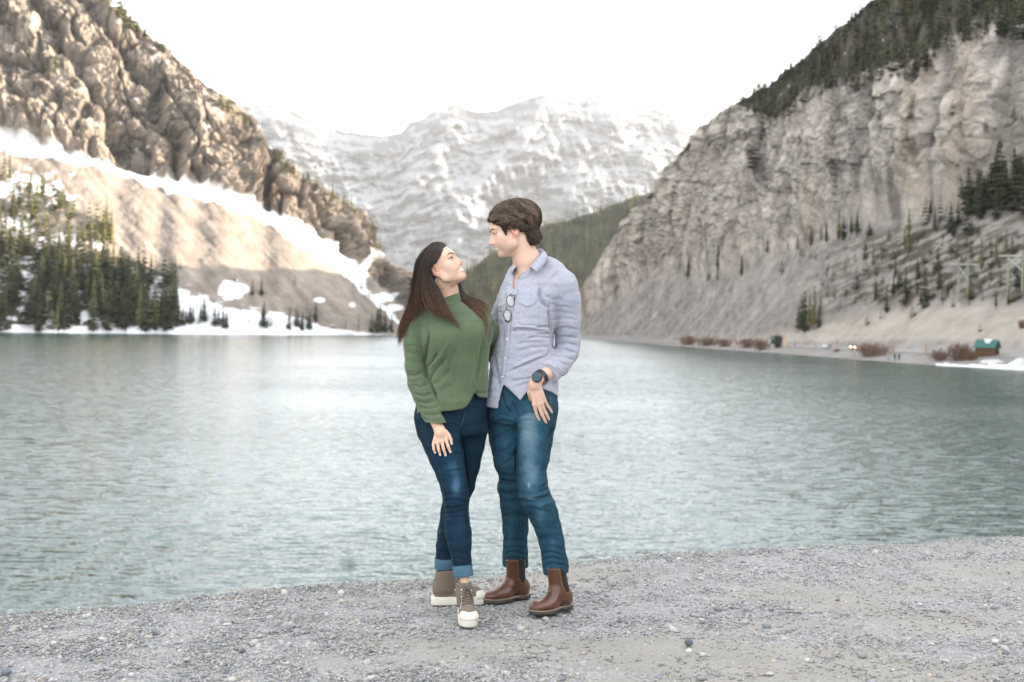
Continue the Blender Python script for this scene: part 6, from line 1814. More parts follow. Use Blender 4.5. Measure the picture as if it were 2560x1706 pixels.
part('hair_strands', (SV + MAN_INV, SQ), hm, hair, cols=np.repeat(cc, 10 * 2, 0))
# curls at the nape and the lock over the temple
cur_, cr_ = [], []
for i in range(900):
    phi = hr.uniform(-2.3, 1.2); zz = hr.uniform(-84, -4); sc_ = 1 - .28 * sstep(-55, -90, zz)
    c0 = np.array([62 * math.sin(phi) * sc_, -70 - 44 * math.cos(phi) * sc_, zz]); rr = hr.uniform(5, 11); ph0 = hr.uniform(0, 6.28)
    if zz < np.interp(c0[1], HLY, HLZ) + 6: continue
    t = np.linspace(0, hr.uniform(2.0, 4.2), 15)
    tg = np.array([math.cos(phi), math.sin(phi), 0]) if hr.random() < .8 else np.array([math.sin(phi), -math.cos(phi), 0])
    cur_.append(c0[None] + tg[None] * (rr * np.cos(t + ph0))[:, None] + np.array([0, 0, 1.0])[None] * (rr * np.sin(t + ph0) - t * 1.2)[:, None]); cr_.append(hr.uniform(.4, 1.1))
for i in range(240):      # forelock falling over the temple
    t = np.linspace(0, 1, 15); s0 = hr.normal(0, 1); y0 = hr.uniform(70, 108); z0 = np.interp(y0, [70, 108], [104, 74])
    cur_.append(np.stack([-12 - 60 * t ** .8 + s0, y0 + 2 * s0 + 10 * np.sin(t * 3.0) - 42 * t ** 1.4, z0 + 8 * np.sin(t * 2.6) - (z0 - 33) * t ** 1.5 + 3 * s0 * t], -1)); cr_.append(hr.uniform(.6, 1.7))
for i in range(330):      # sideburn and the hair round the ear
    t = np.linspace(0, 1, 15); y0 = hr.uniform(30, 62)
    cur_.append(np.stack([-77 + 7 * t - 1.5 * np.sin(t * 3) + .12 * max(0, y0 - 50), y0 + 3 * np.sin(t * 4 + i) + 2 * t, 56 - t * np.interp(y0, [30, 44, 52, 62], [34, 62, 62, 18]) * hr.uniform(.7, 1.05)], -1)); cr_.append(hr.uniform(.4, .9))
pc = HM.world(np.array(cur_)); SV, SQ = strands(pc, hr.uniform(.0008, .0013, len(pc)))
part('hair_curls', (SV + MAN_INV, SQ), hm, hair, cols=np.repeat(np.array([0.065, 0.045, 0.032])[None] * np.array(cr_)[:, None], 15 * 2, 0))

# eyeglasses hooked into the shirt opening: a thing of its own
gl = thing('eyeglasses', 'tortoiseshell round eyeglasses hooked by one arm into the shirt opening', 'eyeglasses', tuple(PW(1276, 770, 6.34)))
gi = -np.array(gl.location)
tort = N('tortoiseshell'); tort_m = tort.set(tort.mix(tort.noise(tort.coord(), 160, 3), (0.012, 0.006, 0.004), (0.10, 0.038, 0.015)), 0.25)
lens = N('lens_glass'); lens_m = lens.set((0.9, 0.95, 0.95), 0.02); lens.p.inputs['Alpha'].default_value = 0.14; lens.p.inputs['Specular IOR Level'].default_value = 0.35
def gpart(name, VF, m, parent, smooth=True):
    me = bpy.data.meshes.new(name); me.from_pydata((np.asarray(VF[0]) + gi).tolist(), [], [list(f) for f in VF[1]]); me.polygons.foreach_set('use_smooth', np.ones(len(me.polygons), bool) if smooth else np.zeros(len(me.polygons), bool)); me.update(); return link(name, me, m, parent)
gy = float(SS.depth(1276, 755)[0]) - .021; gy2 = float(SS.depth(1270, 790)[0]) - .019
for cx_, cy_, Y_, tilt in ((1276, 753, gy, -14), (1269, 789, gy2, -10)):
    a = np.linspace(0, 2 * math.pi, 29); tl = math.radians(tilt)
    ex, ey = 9.6 * np.cos(a), 14.2 * np.sin(a)
    lx_, ly_ = cx_ + ex * math.cos(tl) - ey * math.sin(tl), cy_ + ex * math.sin(tl) + ey * math.cos(tl)
    loop = np.array([PW(x, y, Y_ + .003 * (x - cx_) / 10) for x, y in zip(lx_, ly_)])
    rim = gpart('rim', tube_geo(loop, .0019, 6, False), tort_m, gl)
    c0 = loop[:-1].mean(0); V = np.concatenate([loop[:-1] - np.array([0, .0005, 0]), loop[:-1] + np.array([0, .0015, 0])])
    gpart('lens', (V, [list(range(28)), list(range(28, 56))[::-1]]), lens_m, gl, False)
gpart('bridge', tube_geo(resample([PW(1268, 766, gy), PW(1265.5, 770, gy - .004), PW(1266, 776, gy2)], 8), .002, 6), tort_m, gl)
gpart('temple_arm', tube_geo(resample([PW(1280, 739, gy + .004), PW(1289, 735, gy + .010), PW(1287, 748, gy + .014), PW(1280, 775, gy2 + .010), PW(1276, 800, gy2 + .01)], 14), .0023, 6), tort_m, gl)
gpart('temple_arm', tube_geo(resample([PW(1262, 801, gy2), PW(1266, 807, gy2 + .002), PW(1273, 805, gy2 + .008), PW(1278, 780, gy2 + .012)], 12), .0027, 6), tort_m, gl)
gpart('hinge', tube_geo(resample([PW(1275, 738, gy), PW(1280, 736, gy + .002)], 4), .0026, 6), tort_m, gl)
# ---------------------------------------------------------------- the woman
SKIN_W = (0.66, 0.43, 0.315)
sweater_m = N('green_rib_knit')
_v = sweater_m.coord((1, 1, 1), (0, 0, 0)); _w = sweater_m.n('ShaderNodeTexWave', wave_type='BANDS', bands_direction='X')
_w.inputs['Scale'].default_value = 95; _w.inputs['Distortion'].default_value = 1.2; _w.inputs['Detail'].default_value = 1
_mp = sweater_m.coord((1, 0.25, 0.35), (0, 0.35, 0)); sweater_m.l(_mp, _w.inputs['Vector'])
_c = sweater_m.mix(_w.outputs['Fac'], (0.068, 0.098, 0.052), (0.098, 0.136, 0.074))
_c = sweater_m.mix(1.0, _c, sweater_m.ramp(sweater_m.noise(_v, 11, 4), [(.3, (.88,) * 3), (.7, (1.1,) * 3)]), 'MULTIPLY')
sweater_m.bump(_w.outputs['Fac'], 0.3, 0.001); sweater_m.p.inputs['Sheen Weight'].default_value = 0.25
sweater_m = sweater_m.set(_c, 0.9, spec=0.15)
denim_w = denim_mat('dark_denim', (0.002, 0.010, 0.020), (0.006, 0.036, 0.068), (0.065, 0.14, 0.20))
canvas_m = simple('taupe_canvas', (0.150, 0.115, 0.088), 0.9, 0.2, 260, 0, 0.0004)
rubber_m = simple('cream_rubber', (0.62, 0.59, 0.50), 0.6, 0.08, 40)
lace_m = simple('taupe_lace', (0.135, 0.105, 0.085), 0.9, 0.2, 200)
eyelet_m = simple('eyelet_metal', (0.55, 0.56, 0.58), 0.3, 0.1, 50, 0.8)

WOMAN = thing('person', 'woman with long dark hair in a green sweater, dark jeans and high-top sneakers', 'person', tuple(PW(1150, 1525, 6.4) * [1, 1, 0]))
WINV = -np.array(WOMAN.location)
def wpart(name, VF, m, parent=None, **k):
    return part(name, (np.asarray(VF[0]) + WINV, VF[1]), m, parent or WOMAN, **k)
def wtube(name, VF, m, parent, smooth=True):
    me = bpy.data.meshes.new(name); me.from_pydata((np.asarray(VF[0]) + WINV).tolist(), [], [list(f) for f in VF[1]]); me.polygons.foreach_set('use_smooth', np.full(len(me.polygons), smooth)); me.update(); return link(name, me, m, parent)

a_, b_ = math.radians(19), math.radians(34)
HW = Head((0, 0, 0), (math.cos(a_) * math.cos(b_), -math.sin(a_) * math.cos(b_), math.sin(b_)), (0, 0, 1), 0.925)
HW.o = PW(1086, 677, 6.335) - (np.array([75, 4, 1]) / 1000 * HW.k) @ HW.R.T
wLegF = [(1098, 1000, 6.40, 56), (1094, 1048, 6.385, 57), (1097, 1076, 6.37, 54), (1105, 1107, 6.345, 50), (1116, 1143, 6.32, 45.5), (1126.5, 1182, 6.30, 39), (1135, 1216, 6.285, 33.8), (1139.5, 1245, 6.28, 32.8), (1139.5, 1270, 6.28, 30), (1140.5, 1300, 6.275, 31), (1144.5, 1333, 6.265, 32.5), (1148, 1361, 6.255, 29.2), (1153, 1399, 6.245, 23.5), (1157, 1420, 6.24, 22)]
wLegB = [(1168, 1000, 6.42, 50), (1172, 1050, 6.42, 48), (1174, 1080, 6.425, 46), (1171, 1113, 6.435, 43), (1163.5, 1162, 6.455, 39.5), (1153, 1214, 6.48, 34.5), (1143, 1239, 6.49, 32), (1134, 1280, 6.505, 30), (1124, 1333, 6.525, 28), (1117, 1365, 6.535, 24.5), (1113.5, 1392, 6.542, 21.5), (1112, 1405, 6.545, 21)]
wLegF = [(a + 1.0, b, c, d - 2.2 * (b < 1200)) for a, b, c, d in wLegF]; wLegB = [(a - 1.5, b, c, d - 2.0 * (b < 1200)) for a, b, c, d in wLegB]
lf, lfr = rows3(wLegF); lb, lbr = rows3(wLegB)
WPEL = Loft([(945, 1070, 1204, 6.41, .098), (985, 1058, 1208, 6.41, .108), (1010, 1046, 1213, 6.405, .105), (1040, 1040, 1214, 6.40, .11), (1070, 1046, 1215, 6.40, .11), (1090, 1050, 1216, 6.40, .10)])
WT = Loft([(750, 1100, 1142, 6.43, .045), (764, 1090, 1156, 6.43, .055), (782, 1062, 1200, 6.42, .075), (800, 1044, 1222, 6.415, .095), (850, 1058, 1214, 6.41, .10), (900, 1066, 1208, 6.41, .095), (950, 1066, 1208, 6.41, .095), (1000, 1054, 1208, 6.41, .098), (1060, 1050, 1208, 6.40, .095)])
armW, armWr = rows3([(1054, 796, 6.41, 19), (1040, 863, 6.39, 19), (1042, 930, 6.375, 16.5), (1058, 988, 6.335, 16), (1082, 1040, 6.28, 14.5), (1100, 1078, 6.25, 13), (1101, 1084, 6.248, 14)])
armV, armVr = rows3([(1212, 802, 6.42, 19), (1230, 850, 6.51, 18), (1240, 900, 6.62, 16), (1300, 930, 6.70, 13), (1340, 915, 6.69, 10)])
FW = [fing([(1112, 1088, 6.243, 5.4), (1115.5, 1101, 6.238, 4.6), (1120.5, 1117, 6.232, 4.0), (1126, 1131, 6.236, 3.2)]),
      fing([(1104, 1089, 6.241, 5.4), (1104.5, 1104, 6.236, 4.7), (1109, 1123, 6.230, 4.1), (1114, 1139, 6.235, 3.3)]),
      fing([(1096, 1091, 6.242, 5.4), (1093.5, 1107, 6.238, 4.6), (1096.5, 1124, 6.233, 4.0), (1100.5, 1138, 6.238, 3.2)]),
      fing([(1089, 1093, 6.245, 5.0), (1083.5, 1111, 6.244, 4.2), (1084.5, 1123, 6.240, 3.6), (1088, 1133, 6.243, 2.9)]),
      fing([(1114, 1080, 6.246, 6.0), (1122, 1089, 6.243, 4.8), (1127, 1099, 6.240, 4.2), (1129, 1110, 6.240, 3.4)])]
wpalm = [PW(1101, 1086, 6.246), PW(1100, 1099, 6.242)]
neckW = [HW.world((0, -14, -40)), PW(1118, 725, 6.43), PW(1122, 758, 6.435)]
snB = boot_frame((1080, 1513), (1206, 1510), .245)
snF = boot_frame((1160, 1541), (1173, 1569), .245)
def woman_body(P):
    d = WT(P, -0.008)
    d = smin(d, limb(P, armW, armWr), .015); d = smin(d, limb(P, armV, armVr), .012)
    d = smin(d, limb(P, lf, [r - .012 for r in lfr]), .02); d = smin(d, limb(P, lb, [r - .012 for r in lbr]), .02)
    for fo, an in ((snF, lf[-2]), (snB, lb[-2])):
        d = smin(d, limb(P, [an, fo.world((56, 0, 120)), fo.world((52, 0, 75)), fo.world((180, 0, 60))], [.021, .020, .026, .020]), .02)
    d = smin(d, limb(P, neckW, [.046, .046, .054], .02), .025)
    m = near(P, HW.o, (.16, .16, .17))
    if m.any():
        h = head_sdf(HW.local(P[m]), 1.0) / 1000 * HW.k
        d[m] = smin(d[m], h, .010)
    m = near(P, PW(1104, 1108, 6.24), (.08, .08, .10))
    if m.any():
        p = P[m]; h = rc(p, wpalm[0], wpalm[1], .024, .029)
        h = smax(h, np.abs((p - wpalm[0].astype(np.float32)) @ np.array([0.0, 0.96, 0.25], np.float32)) - .011, .010)
        for pts, rad in FW: h = smin(h, limb(p, pts, rad, .003), .003)
        d[m] = smin(d[m], h, .007)
    return d
zg = zgrid([(0.02, .06, .01), (.06, .16, .005), (.16, .62, .011), (.62, .90, .0033), (.90, 1.26, .010), (1.26, 1.68, .0034)])
V, Q = skin(woman_body, span(-.52, .14, .0038), span(6.02, 6.78, .0043), zg)
V, Q = keep_biggest(V, Q)
c = np.repeat(np.array([SKIN_W]), len(V), 0).astype(float)
m = near(V, HW.o, (.16, .16, .17)); q = HW.local(V[m])
hc, eye, e = head_paint(q, SKIN_W, 1.0, lids=(.4, 0), lip=(0.40, 0.135, 0.125), brow=(0.022, 0.016, 0.013))
c[m] = paint_eyes(hc, q, eye, e, (1.5, 1), iris=(0.03, 0.018, 0.012), thick=2.6)
tip = np.zeros(len(V)); nail = np.zeros(len(V))
for i, (pts, rad) in enumerate(FW):
    d_ = _n(V - pts[-1].astype(np.float32)); tip = np.maximum(tip, np.exp(-(d_ / .010) ** 2)); d_ = _n(V - pts[2].astype(np.float32)); tip = np.maximum(tip, .6 * np.exp(-(d_ / .009) ** 2))
    ax_ = pts[-1] - pts[-2]; ax_ /= np.linalg.norm(ax_); nc_ = pts[-1] + ax_ * .002 - np.array([0, rad[-1] * .9, -.001]) + (np.array([.002, 0, 0]) if i == 4 else 0)
    nail = np.maximum(nail, (_n((V - nc_.astype(np.float32)) * np.array([1.25, 1, .85], np.float32)) < .0058) * 1.0)
c = c * (1 - .4 * tip[:, None]) + np.array([0.52, 0.29, 0.21]) * .4 * tip[:, None]
c = c * (1 - nail[:, None]) + np.array([0.68, 0.74, 0.82]) * nail[:, None]
wpart('body', (V, Q), skin_mat('tan_skin'), cols=c)

# jeans, turned up at the ankle
def woman_jeans(P):
    d = smin(limb(P, lf, lfr, .012), WPEL(P), .03)
    d = smin(d, limb(P, lb, lbr, .012), .010)
    low = np.where(P[:, 1] < 6.40, P[:, 2] - (lf[-1][2] - .002), P[:, 2] - (lb[-1][2] - .002))
    return smax(smax(d, -low, .004), P[:, 2] - PW(1130, 958, 6.4)[2], .01)
V, Q = skin(woman_jeans, span(-.46, -.08, .0042), span(6.18, 6.62, .0046), zgrid([(.16, 1.06, .0042)]))
V, Q = keep_biggest(V, Q); n = vnormals(V, Q)
st = [([(1113, 1136), (1136, 1134), (1159, 1135)], 2.2, -3.5), ([(1112, 1182), (1140, 1175), (1163, 1174)], 2.4, -4), ([(1108, 1238), (1138, 1234), (1172, 1242)], 2.8, -3), ([(1109, 1252), (1140, 1250), (1171, 1256)], 2.6, -5), ([(1109, 1262), (1140, 1266), (1171, 1258)], 2.8, 3), ([(1111, 1272), (1140, 1268), (1169, 1260)], 2.6, -4.5), ([(1112, 1284), (1142, 1282), (1168, 1274)], 2.8, -4), ([(1112, 1298), (1140, 1292), (1168, 1290)], 3, -2.5),
      ([(1153, 1068), (1156, 1110), (1164, 1160), (1170, 1210), (1172, 1240)], 2.6, -9), ([(1158, 1026), (1156, 1050), (1152, 1068)], 2.2, -2.5), ([(1112, 1062), (1134, 1060), (1150, 1072)], 3, -2.5), ([(1118, 1046), (1140, 1048), (1154, 1058)], 3, -2), ([(1158, 1072), (1180, 1060), (1214, 1056)], 3, -2.5), ([(1160, 1092), (1185, 1086), (1216, 1088)], 3, -2), ([(1120, 1385), (1145, 1380), (1174, 1386)], 3, -2.5), ([(1128, 1400), (1150, 1396), (1176, 1402)], 3, -3), ([(1098, 1340), (1112, 1336), (1120, 1342)], 3, -2), ([(1096, 1380), (1112, 1376), (1130, 1384)], 3, -3)]
V = V + n * (creases(V, n, st) + .0010 * fbm(V * np.array([24, 24, 60], np.float32), 3))[:, None].astype(np.float32)
pxv, pyv = topx(V); front = np.clip(-n[:, 1] * 1.6, 0, 1)
g = lambda cx, cy, rx, ry: np.exp(-(((pxv - cx) / rx) ** 2 + ((pyv - cy) / ry) ** 2))
fade = 0.20 + front * (0.34 * g(1128, 1165, 22, 30) + 0.55 * g(1140, 1222, 13, 20) + 0.22 * g(1122, 1110, 20, 24) + .25 * g(1140, 1195, 16, 30) + .12 * g(1150, 1330, 12, 50))
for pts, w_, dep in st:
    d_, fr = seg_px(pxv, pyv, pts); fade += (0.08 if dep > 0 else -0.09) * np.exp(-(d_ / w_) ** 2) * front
for pts in ([(1048, 1036), (1057, 1076), (1082, 1143), (1107, 1214), (1113, 1268), (1114, 1320), (1126, 1380), (1132, 1410)], [(1168, 1240), (1170, 1285), (1176, 1330)]):
    d_, fr = seg_px(pxv, pyv, pts); fade += .30 * np.exp(-(d_ / 1.1) ** 2) - .1 * np.exp(-((d_ - 2.2) / 1.2) ** 2)
fade += .5 * (g(1120, 1297, 3, 4) + g(1099, 1330, 2, 8))
jw = wpart('jeans', (V, Q), denim_w, attrs={'fade': fade})
SJW = Surf(V)
sv = strip(SJW, [(1163, 1022), (1160, 1040), (1156, 1056), (1152, 1068)], 2.5, .0008, .001)
wpart('fly_seam', sv, denim_w, jw, attrs={'fade': np.full(len(sv[0]), .55)})
for (p0, p1, r) in ((PW(1156.5, 1413, 6.242), PW(1159, 1442, 6.236), 24.0), (PW(1111.5, 1394, 6.543), PW(1111, 1422.5, 6.546), 23)):
    rr = r / F * p0[1]; d_ = (p1 - p0)
    prof = [(0, .90), (0, 1.0), (.08, 1.05), (.5, 1.03), (.92, 1.06), (1, 1.02), (1, .86), (.6, .80)]
    Vt = []
    T_, N_, B_ = frames([p0, p1])
    for t, k_ in prof:
        for a in np.linspace(0, 2 * math.pi, 36, endpoint=False):
            wob = 1 + .025 * math.sin(3 * a + 1) + .015 * math.sin(7 * a + 2 * t)
            Vt.append(p0 + d_ * (t + .04 * math.sin(2 * a + 1) * (t > .5)) + (N_[0] * math.cos(a) + B_[0] * math.sin(a)) * rr * k_ * wob)
    Vt = np.array(Vt); ix = np.arange(8 * 36).reshape(8, 36); Qt = np.stack([ix[:-1], np.roll(ix, -1, 1)[:-1], np.roll(ix, -1, 1)[1:], ix[1:]], -1).reshape(-1, 4)
    wpart('turn_up', (Vt, Qt), denim_w, jw, attrs={'fade': np.concatenate([np.full(36 * 2, .4), np.full(36 * 4, .88), np.full(36 * 2, .3)])}, label='paler turned-up jeans cuff')

# sweater
SW = Loft([(752, 1094, 1156, 6.435, .062), (766, 1074, 1182, 6.43, .080), (780, 1054, 1210, 6.425, .098), (800, 1040, 1232, 6.415, .112), (830, 1044, 1232, 6.405, .120), (865, 1052, 1226, 6.40, .124), (900, 1058, 1222, 6.40, .122), (940, 1058, 1221, 6.40, .122), (980, 1049, 1220, 6.40, .126), (1010, 1041, 1219, 6.395, .130), (1060, 1034, 1218, 6.39, .132)], 2.2)
wsl, wslr = rows3([(1060, 790, 6.415, 25), (1044, 816, 6.40, 29.5), (1038, 863, 6.39, 29), (1039, 915, 6.378, 26.5), (1046, 958, 6.36, 26.5), (1058.5, 991, 6.33, 25), (1078, 1034, 6.285, 22.5), (1091, 1060, 6.262, 22), (1103, 1087, 6.248, 22.5)])
wsv, wsvr = rows3([(1205, 796, 6.425, 25), (1222, 830, 6.47, 27), (1232, 880, 6.58, 25), (1290, 930, 6.69, 20)])
wdir = np.array([.34, 0, -.94])
HEMW = np.array([(1020, 1050), (1034, 1049), (1042, 1040), (1049, 1031), (1060, 1030), (1100, 1029), (1130, 1027), (1158, 1022.5), (1168, 1014), (1176, 1002), (1184, 982), (1190, 984), (1197, 993), (1206, 995), (1230, 995)])
def woman_sweater(P):
    d = SW(P)
    for bx, by in ((1108, 846), (1168, 842)):
        d = smin(d, ell(P, PW(bx, by, 6.325), (.062, .050, .062)), .05)
    px, py = topx(P)
    hem = np.interp(px, HEMW[:, 0], HEMW[:, 1]); hem = np.where(P[:, 1] > 6.43, np.maximum(hem, 1034), hem)
    d = smax(d, (py - hem) * (6.3 / F) * .8, .003)
    d = smin(d, limb(P, wsv, wsvr), .02)
    s = smax(limb(P, wsl, wslr), (P - wsl[-1].astype(np.float32)) @ wdir.astype(np.float32), .003)
    d = smin(d, s, .009)
    d = smin(d, rc(P, PW(1121, 746, 6.43), PW(1125, 764, 6.428), .0535, .060), .008)
    tp = P[:, 2] - (PW(1119, 742.5, 6.4)[2] + .16 * (P[:, 0] - PW(1119, 738, 6.4)[0]))
    d = smax(d, tp, .004)
    nk = rc(P, PW(1119, 720, 6.43), PW(1121, 744, 6.43), .0475, .0475)
    return smax(d, -nk, .004)
V, Q = skin(woman_sweater, span(-.52, .06, .0038), span(6.19, 6.76, .0042), zgrid([(PW(1120, 1056, 6.3)[2], PW(1120, 728, 6.45)[2], .0038)]))
V, Q = keep_biggest(V, Q); n = vnormals(V, Q)
st = [([(1122, 858), (1103, 893), (1074, 922)], 4.5, 5), ([(1116, 896), (1084, 930), (1070, 956)], 3.6, -8), ([(1096, 880), (1080, 905), (1066, 920)], 3.6, -7), ([(1070, 808), (1070, 846), (1065, 873), (1061, 905), (1066, 940), (1086, 986), (1096, 1010)], 3.2, -13), ([(1128, 920), (1104, 950), (1078, 966)], 6, -4), ([(1140, 870), (1126, 910), (1116, 950)], 7, -4), ([(1150, 880), (1140, 930), (1132, 990)], 8, -3),
      ([(1212, 830), (1200, 905), (1187, 968)], 4.5, -8), ([(1220, 850), (1214, 900), (1206, 950)], 5, 5), ([(1198, 860), (1186, 930), (1176, 990)], 6, 4), ([(1232, 800), (1224, 840), (1221, 900)], 3, -6), ([(1186, 978), (1200, 984), (1216, 980)], 3, -6), ([(1130, 960), (1110, 975), (1084, 975)], 8, -3), ([(1098, 1000), (1130, 1010), (1160, 1000)], 8, 3),
      ([(1011, 867), (1037, 864), (1064, 875)], 1.6, -3), ([(1014, 938), (1036, 940), (1058, 932)], 3.2, -5), ([(1016, 924), (1040, 926), (1062, 918)], 3.6, 3), ([(1030, 962), (1050, 968), (1072, 960)], 3.2, -4), ([(1018, 952), (1036, 955), (1050, 950)], 3.2, -3.5), ([(1034, 985), (1060, 990), (1084, 982)], 3.2, -5), ([(1044, 1005), (1068, 1008), (1092, 1000)], 3, -4.5), ([(1052, 1020), (1076, 1022), (1098, 1016)], 3, -4), ([(1058, 1036), (1082, 1038), (1104, 1034)], 3, -3.5), ([(1064, 1052), (1088, 1052), (1110, 1050)], 3, -3), ([(1040, 995), (1064, 999), (1088, 992)], 3.2, 3),
      ([(1102, 766), (1112, 768), (1128, 766), (1142, 760), (1154, 752)], 1.6, -3.5), ([(1012, 880), (1034, 886), (1056, 890)], 5, -2), ([(1010, 900), (1036, 908), (1060, 904)], 5, -2)]
V = V + n * (1.5 * creases(V, n, st) + .0018 * fbm(V * np.array([20, 20, 20], np.float32), 3))[:, None].astype(np.float32)
sweater = wpart('sweater', (V, Q), sweater_m)
SWS = Surf(V)
def ring(px, w0, py0, py1, Y, ribs, parent):
    pass
# ribbed mock neck standing proud of the sweater
p0, p1 = PW(1119.5, 744.5, 6.43), PW(1124, 764, 6.428); T_, N_, B_ = frames([p0, p1]); Vt = []
na = 150
for t, k_ in ((0, .93), (0, 1.0), (.5, 1.035), (1.0, 1.10), (1.05, 1.02)):
    for i in range(na):
        a = 2 * math.pi * i / na; rib = .0009 * (1 if i % 2 else -1)
        cpos = p0 + (p1 - p0) * t
        Vt.append(cpos + (N_[0] * math.cos(a) + B_[0] * math.sin(a)) * (.0525 * k_ + rib) + np.array([0, 0, 1]) * .16 * .055 * (N_[0][0] * math.cos(a) + B_[0][0] * math.sin(a)) * (1 - .55 * t))
ix = np.arange(5 * na).reshape(5, na); Qt = np.stack([ix[:-1], np.roll(ix, -1, 1)[:-1], np.roll(ix, -1, 1)[1:], ix[1:]], -1).reshape(-1, 4)
wpart('mock_neck', (np.array(Vt), Qt), sweater_m, sweater)

# high-top sneakers
def sneaker_sdf(p, lean):
    x, y, z = p[:, 0], p[:, 1], p[:, 2]
    d = ell(p, (50, 0, 78), (48, 33, 62))
    d = smin(d, ell(p, (160, 0, 50), (80, 39, 36)), 16)
    d = smin(d, rc(p, (86, 0, 118), (165, 0, 60), 28, 24), 18)
    zc = np.clip(z, 70, 200); cx = 55 + (zc - 70) * lean[0]; cy = (zc - 70) * lean[1]
    sh = (np.sqrt(((x - cx) / 47) ** 2 + ((y - cy) / 36) ** 2) - 1) * 36
    d = smin(d, smax(sh, 65 - z, 8), 14)
    d = smax(d, z - (160 + .10 * (x - 50)), 4)
    op = (np.sqrt(((x - cx) / 39) ** 2 + ((y - cy) / 30) ** 2) - 1) * 30
    d = smax(d, -smax(op, 140 - z, 3), 3)
    return smax(d, 30 - z, 3)
def make_sneaker(fo, leg):
    a = fo.local(np.array([leg[-3], leg[-1]], np.float32)); dd = a[0] - a[1]; lean = (dd[0] / dd[2] * .7, dd[1] / dd[2] * .7)
    xs = fo.world(np.array([[a1, b1, 0] for a1 in (-15, 265) for b1 in (-60, 60)]))
    V, Q = skin(lambda P: sneaker_sdf(fo.local(P), lean) / 1000, span(xs[:, 0].min(), xs[:, 0].max(), .0033), span(xs[:, 1].min(), xs[:, 1].max(), .0033), span(.025, .185, .0033))
    V, Q = keep_biggest(V, Q); n = vnormals(V, Q); p = fo.local(V)
    s = wpart('sneaker', (V, Q), canvas_m)
    pl = outline(252, [(0, 35), (22, 37), (95, 34), (165, 44), (200, 45), (232, 39), (252, 30)]) - np.array([4, 0])
    me = sole_mesh(fo, pl, [2, 8, 34, 40], [-3, 0, 0, -1]); 
    for v in me.vertices: v.co = np.array(v.co) + WINV
    link('sole', me, rubber_m, s)
    # rubber toe cap
    Vc, Qc = skin(lambda P: (lambda q: smax(smax(ell(q, (196, 0, 40), (56, 44, 33)), 30 - q[:, 2], 3), 188 - 9 * np.cos(q[:, 1] / 18) - q[:, 0] + 6, 3))(fo.local(P)) / 1000, span(xs[:, 0].min(), xs[:, 0].max(), .0033), span(xs[:, 1].min(), xs[:, 1].max(), .0033), span(.02, .085, .0033))
    Vc, Qc = keep_biggest(Vc, Qc); wpart('toe_cap', (Vc, Qc), rubber_m, s)
    # laces and eyelets
    def at(x, y, z, off=.003):
        i = np.argmin((p[:, 0] - x) ** 2 + (p[:, 1] - y) ** 2 + (p[:, 2] - z) ** 2); return V[i] + n[i] * off
    rowsx = [(172, 82), (160, 92), (149, 102), (138, 113), (127, 125), (116, 138), (108, 150)]
    mb = MB()
    for i, (x, z) in enumerate(rowsx):
        w = 19 + i * .6
        mb.tube(resample([at(x, -w, z - 8), at(x - 2, -w * .5, z), at(x - 3, 0, z + 3, .005), at(x - 2, w * .5, z), at(x - 6, w, z - 4)], 9), .0026, 5)
        if i < 6:
            x2, z2 = rowsx[i + 1]
            mb.tube(resample([at(x, w, z - 8), at((x + x2) / 2, 0, (z + z2) / 2 + 3, .006), at(x2, -w, z2 - 8)], 8), .0024, 5)
    top = at(106, 0, 152, .008)
    for sg in (-1, 1):
        mb.tube(resample([top, fo.world((112, 22 * sg, 158)), fo.world((128, 40 * sg, 138)), fo.world((140, 34 * sg, 112)), fo.world((126, 18 * sg, 132)), top], 16), .0026, 5)
        mb.tube(resample([top, fo.world((130, 14 * sg, 140)), fo.world((146, 22 * sg, 116)), fo.world((156, 24 * sg, 92))], 10), .0026, 5)
    Vl = np.concatenate(mb.V) + WINV; me = bpy.data.meshes.new('laces'); me.from_pydata(Vl.tolist(), [], mb.F); me.polygons.foreach_set('use_smooth', np.ones(len(me.polygons), bool)); me.update(); link('lace', me, lace_m, s)
    for i, (x, z) in enumerate(rowsx):
        for sg in (-1, 1):
            k_ = np.argmin((p[:, 0] - x + 6) ** 2 + (p[:, 1] - sg * 27) ** 2 + (p[:, 2] - z + 14) ** 2)
            wtube('eyelet', disc(V[k_], n[k_], .0042, -.001, .0014, .003, 10), eyelet_m, s)
    return s
make_sneaker(snB, lb); make_sneaker(snF, lf)

# pearl ear stud
es = PW(1096, 690, 6.322); me = bpy.data.meshes.new('ear_stud'); V_, F_ = tube_geo([es + np.array([0, -.0005, 0]) * i - np.array([0, .0012 * i, 0]) for i in range(5)], [.0012, .0028, .0033, .0028, .001], 10)
me.from_pydata((V_ + WINV).tolist(), [], F_); me.polygons.foreach_set('use_smooth', np.ones(len(me.polygons), bool)); me.update(); link('ear_stud', me, simple('pearl', (0.75, 0.73, 0.70), 0.2, .05, 20), WOMAN)

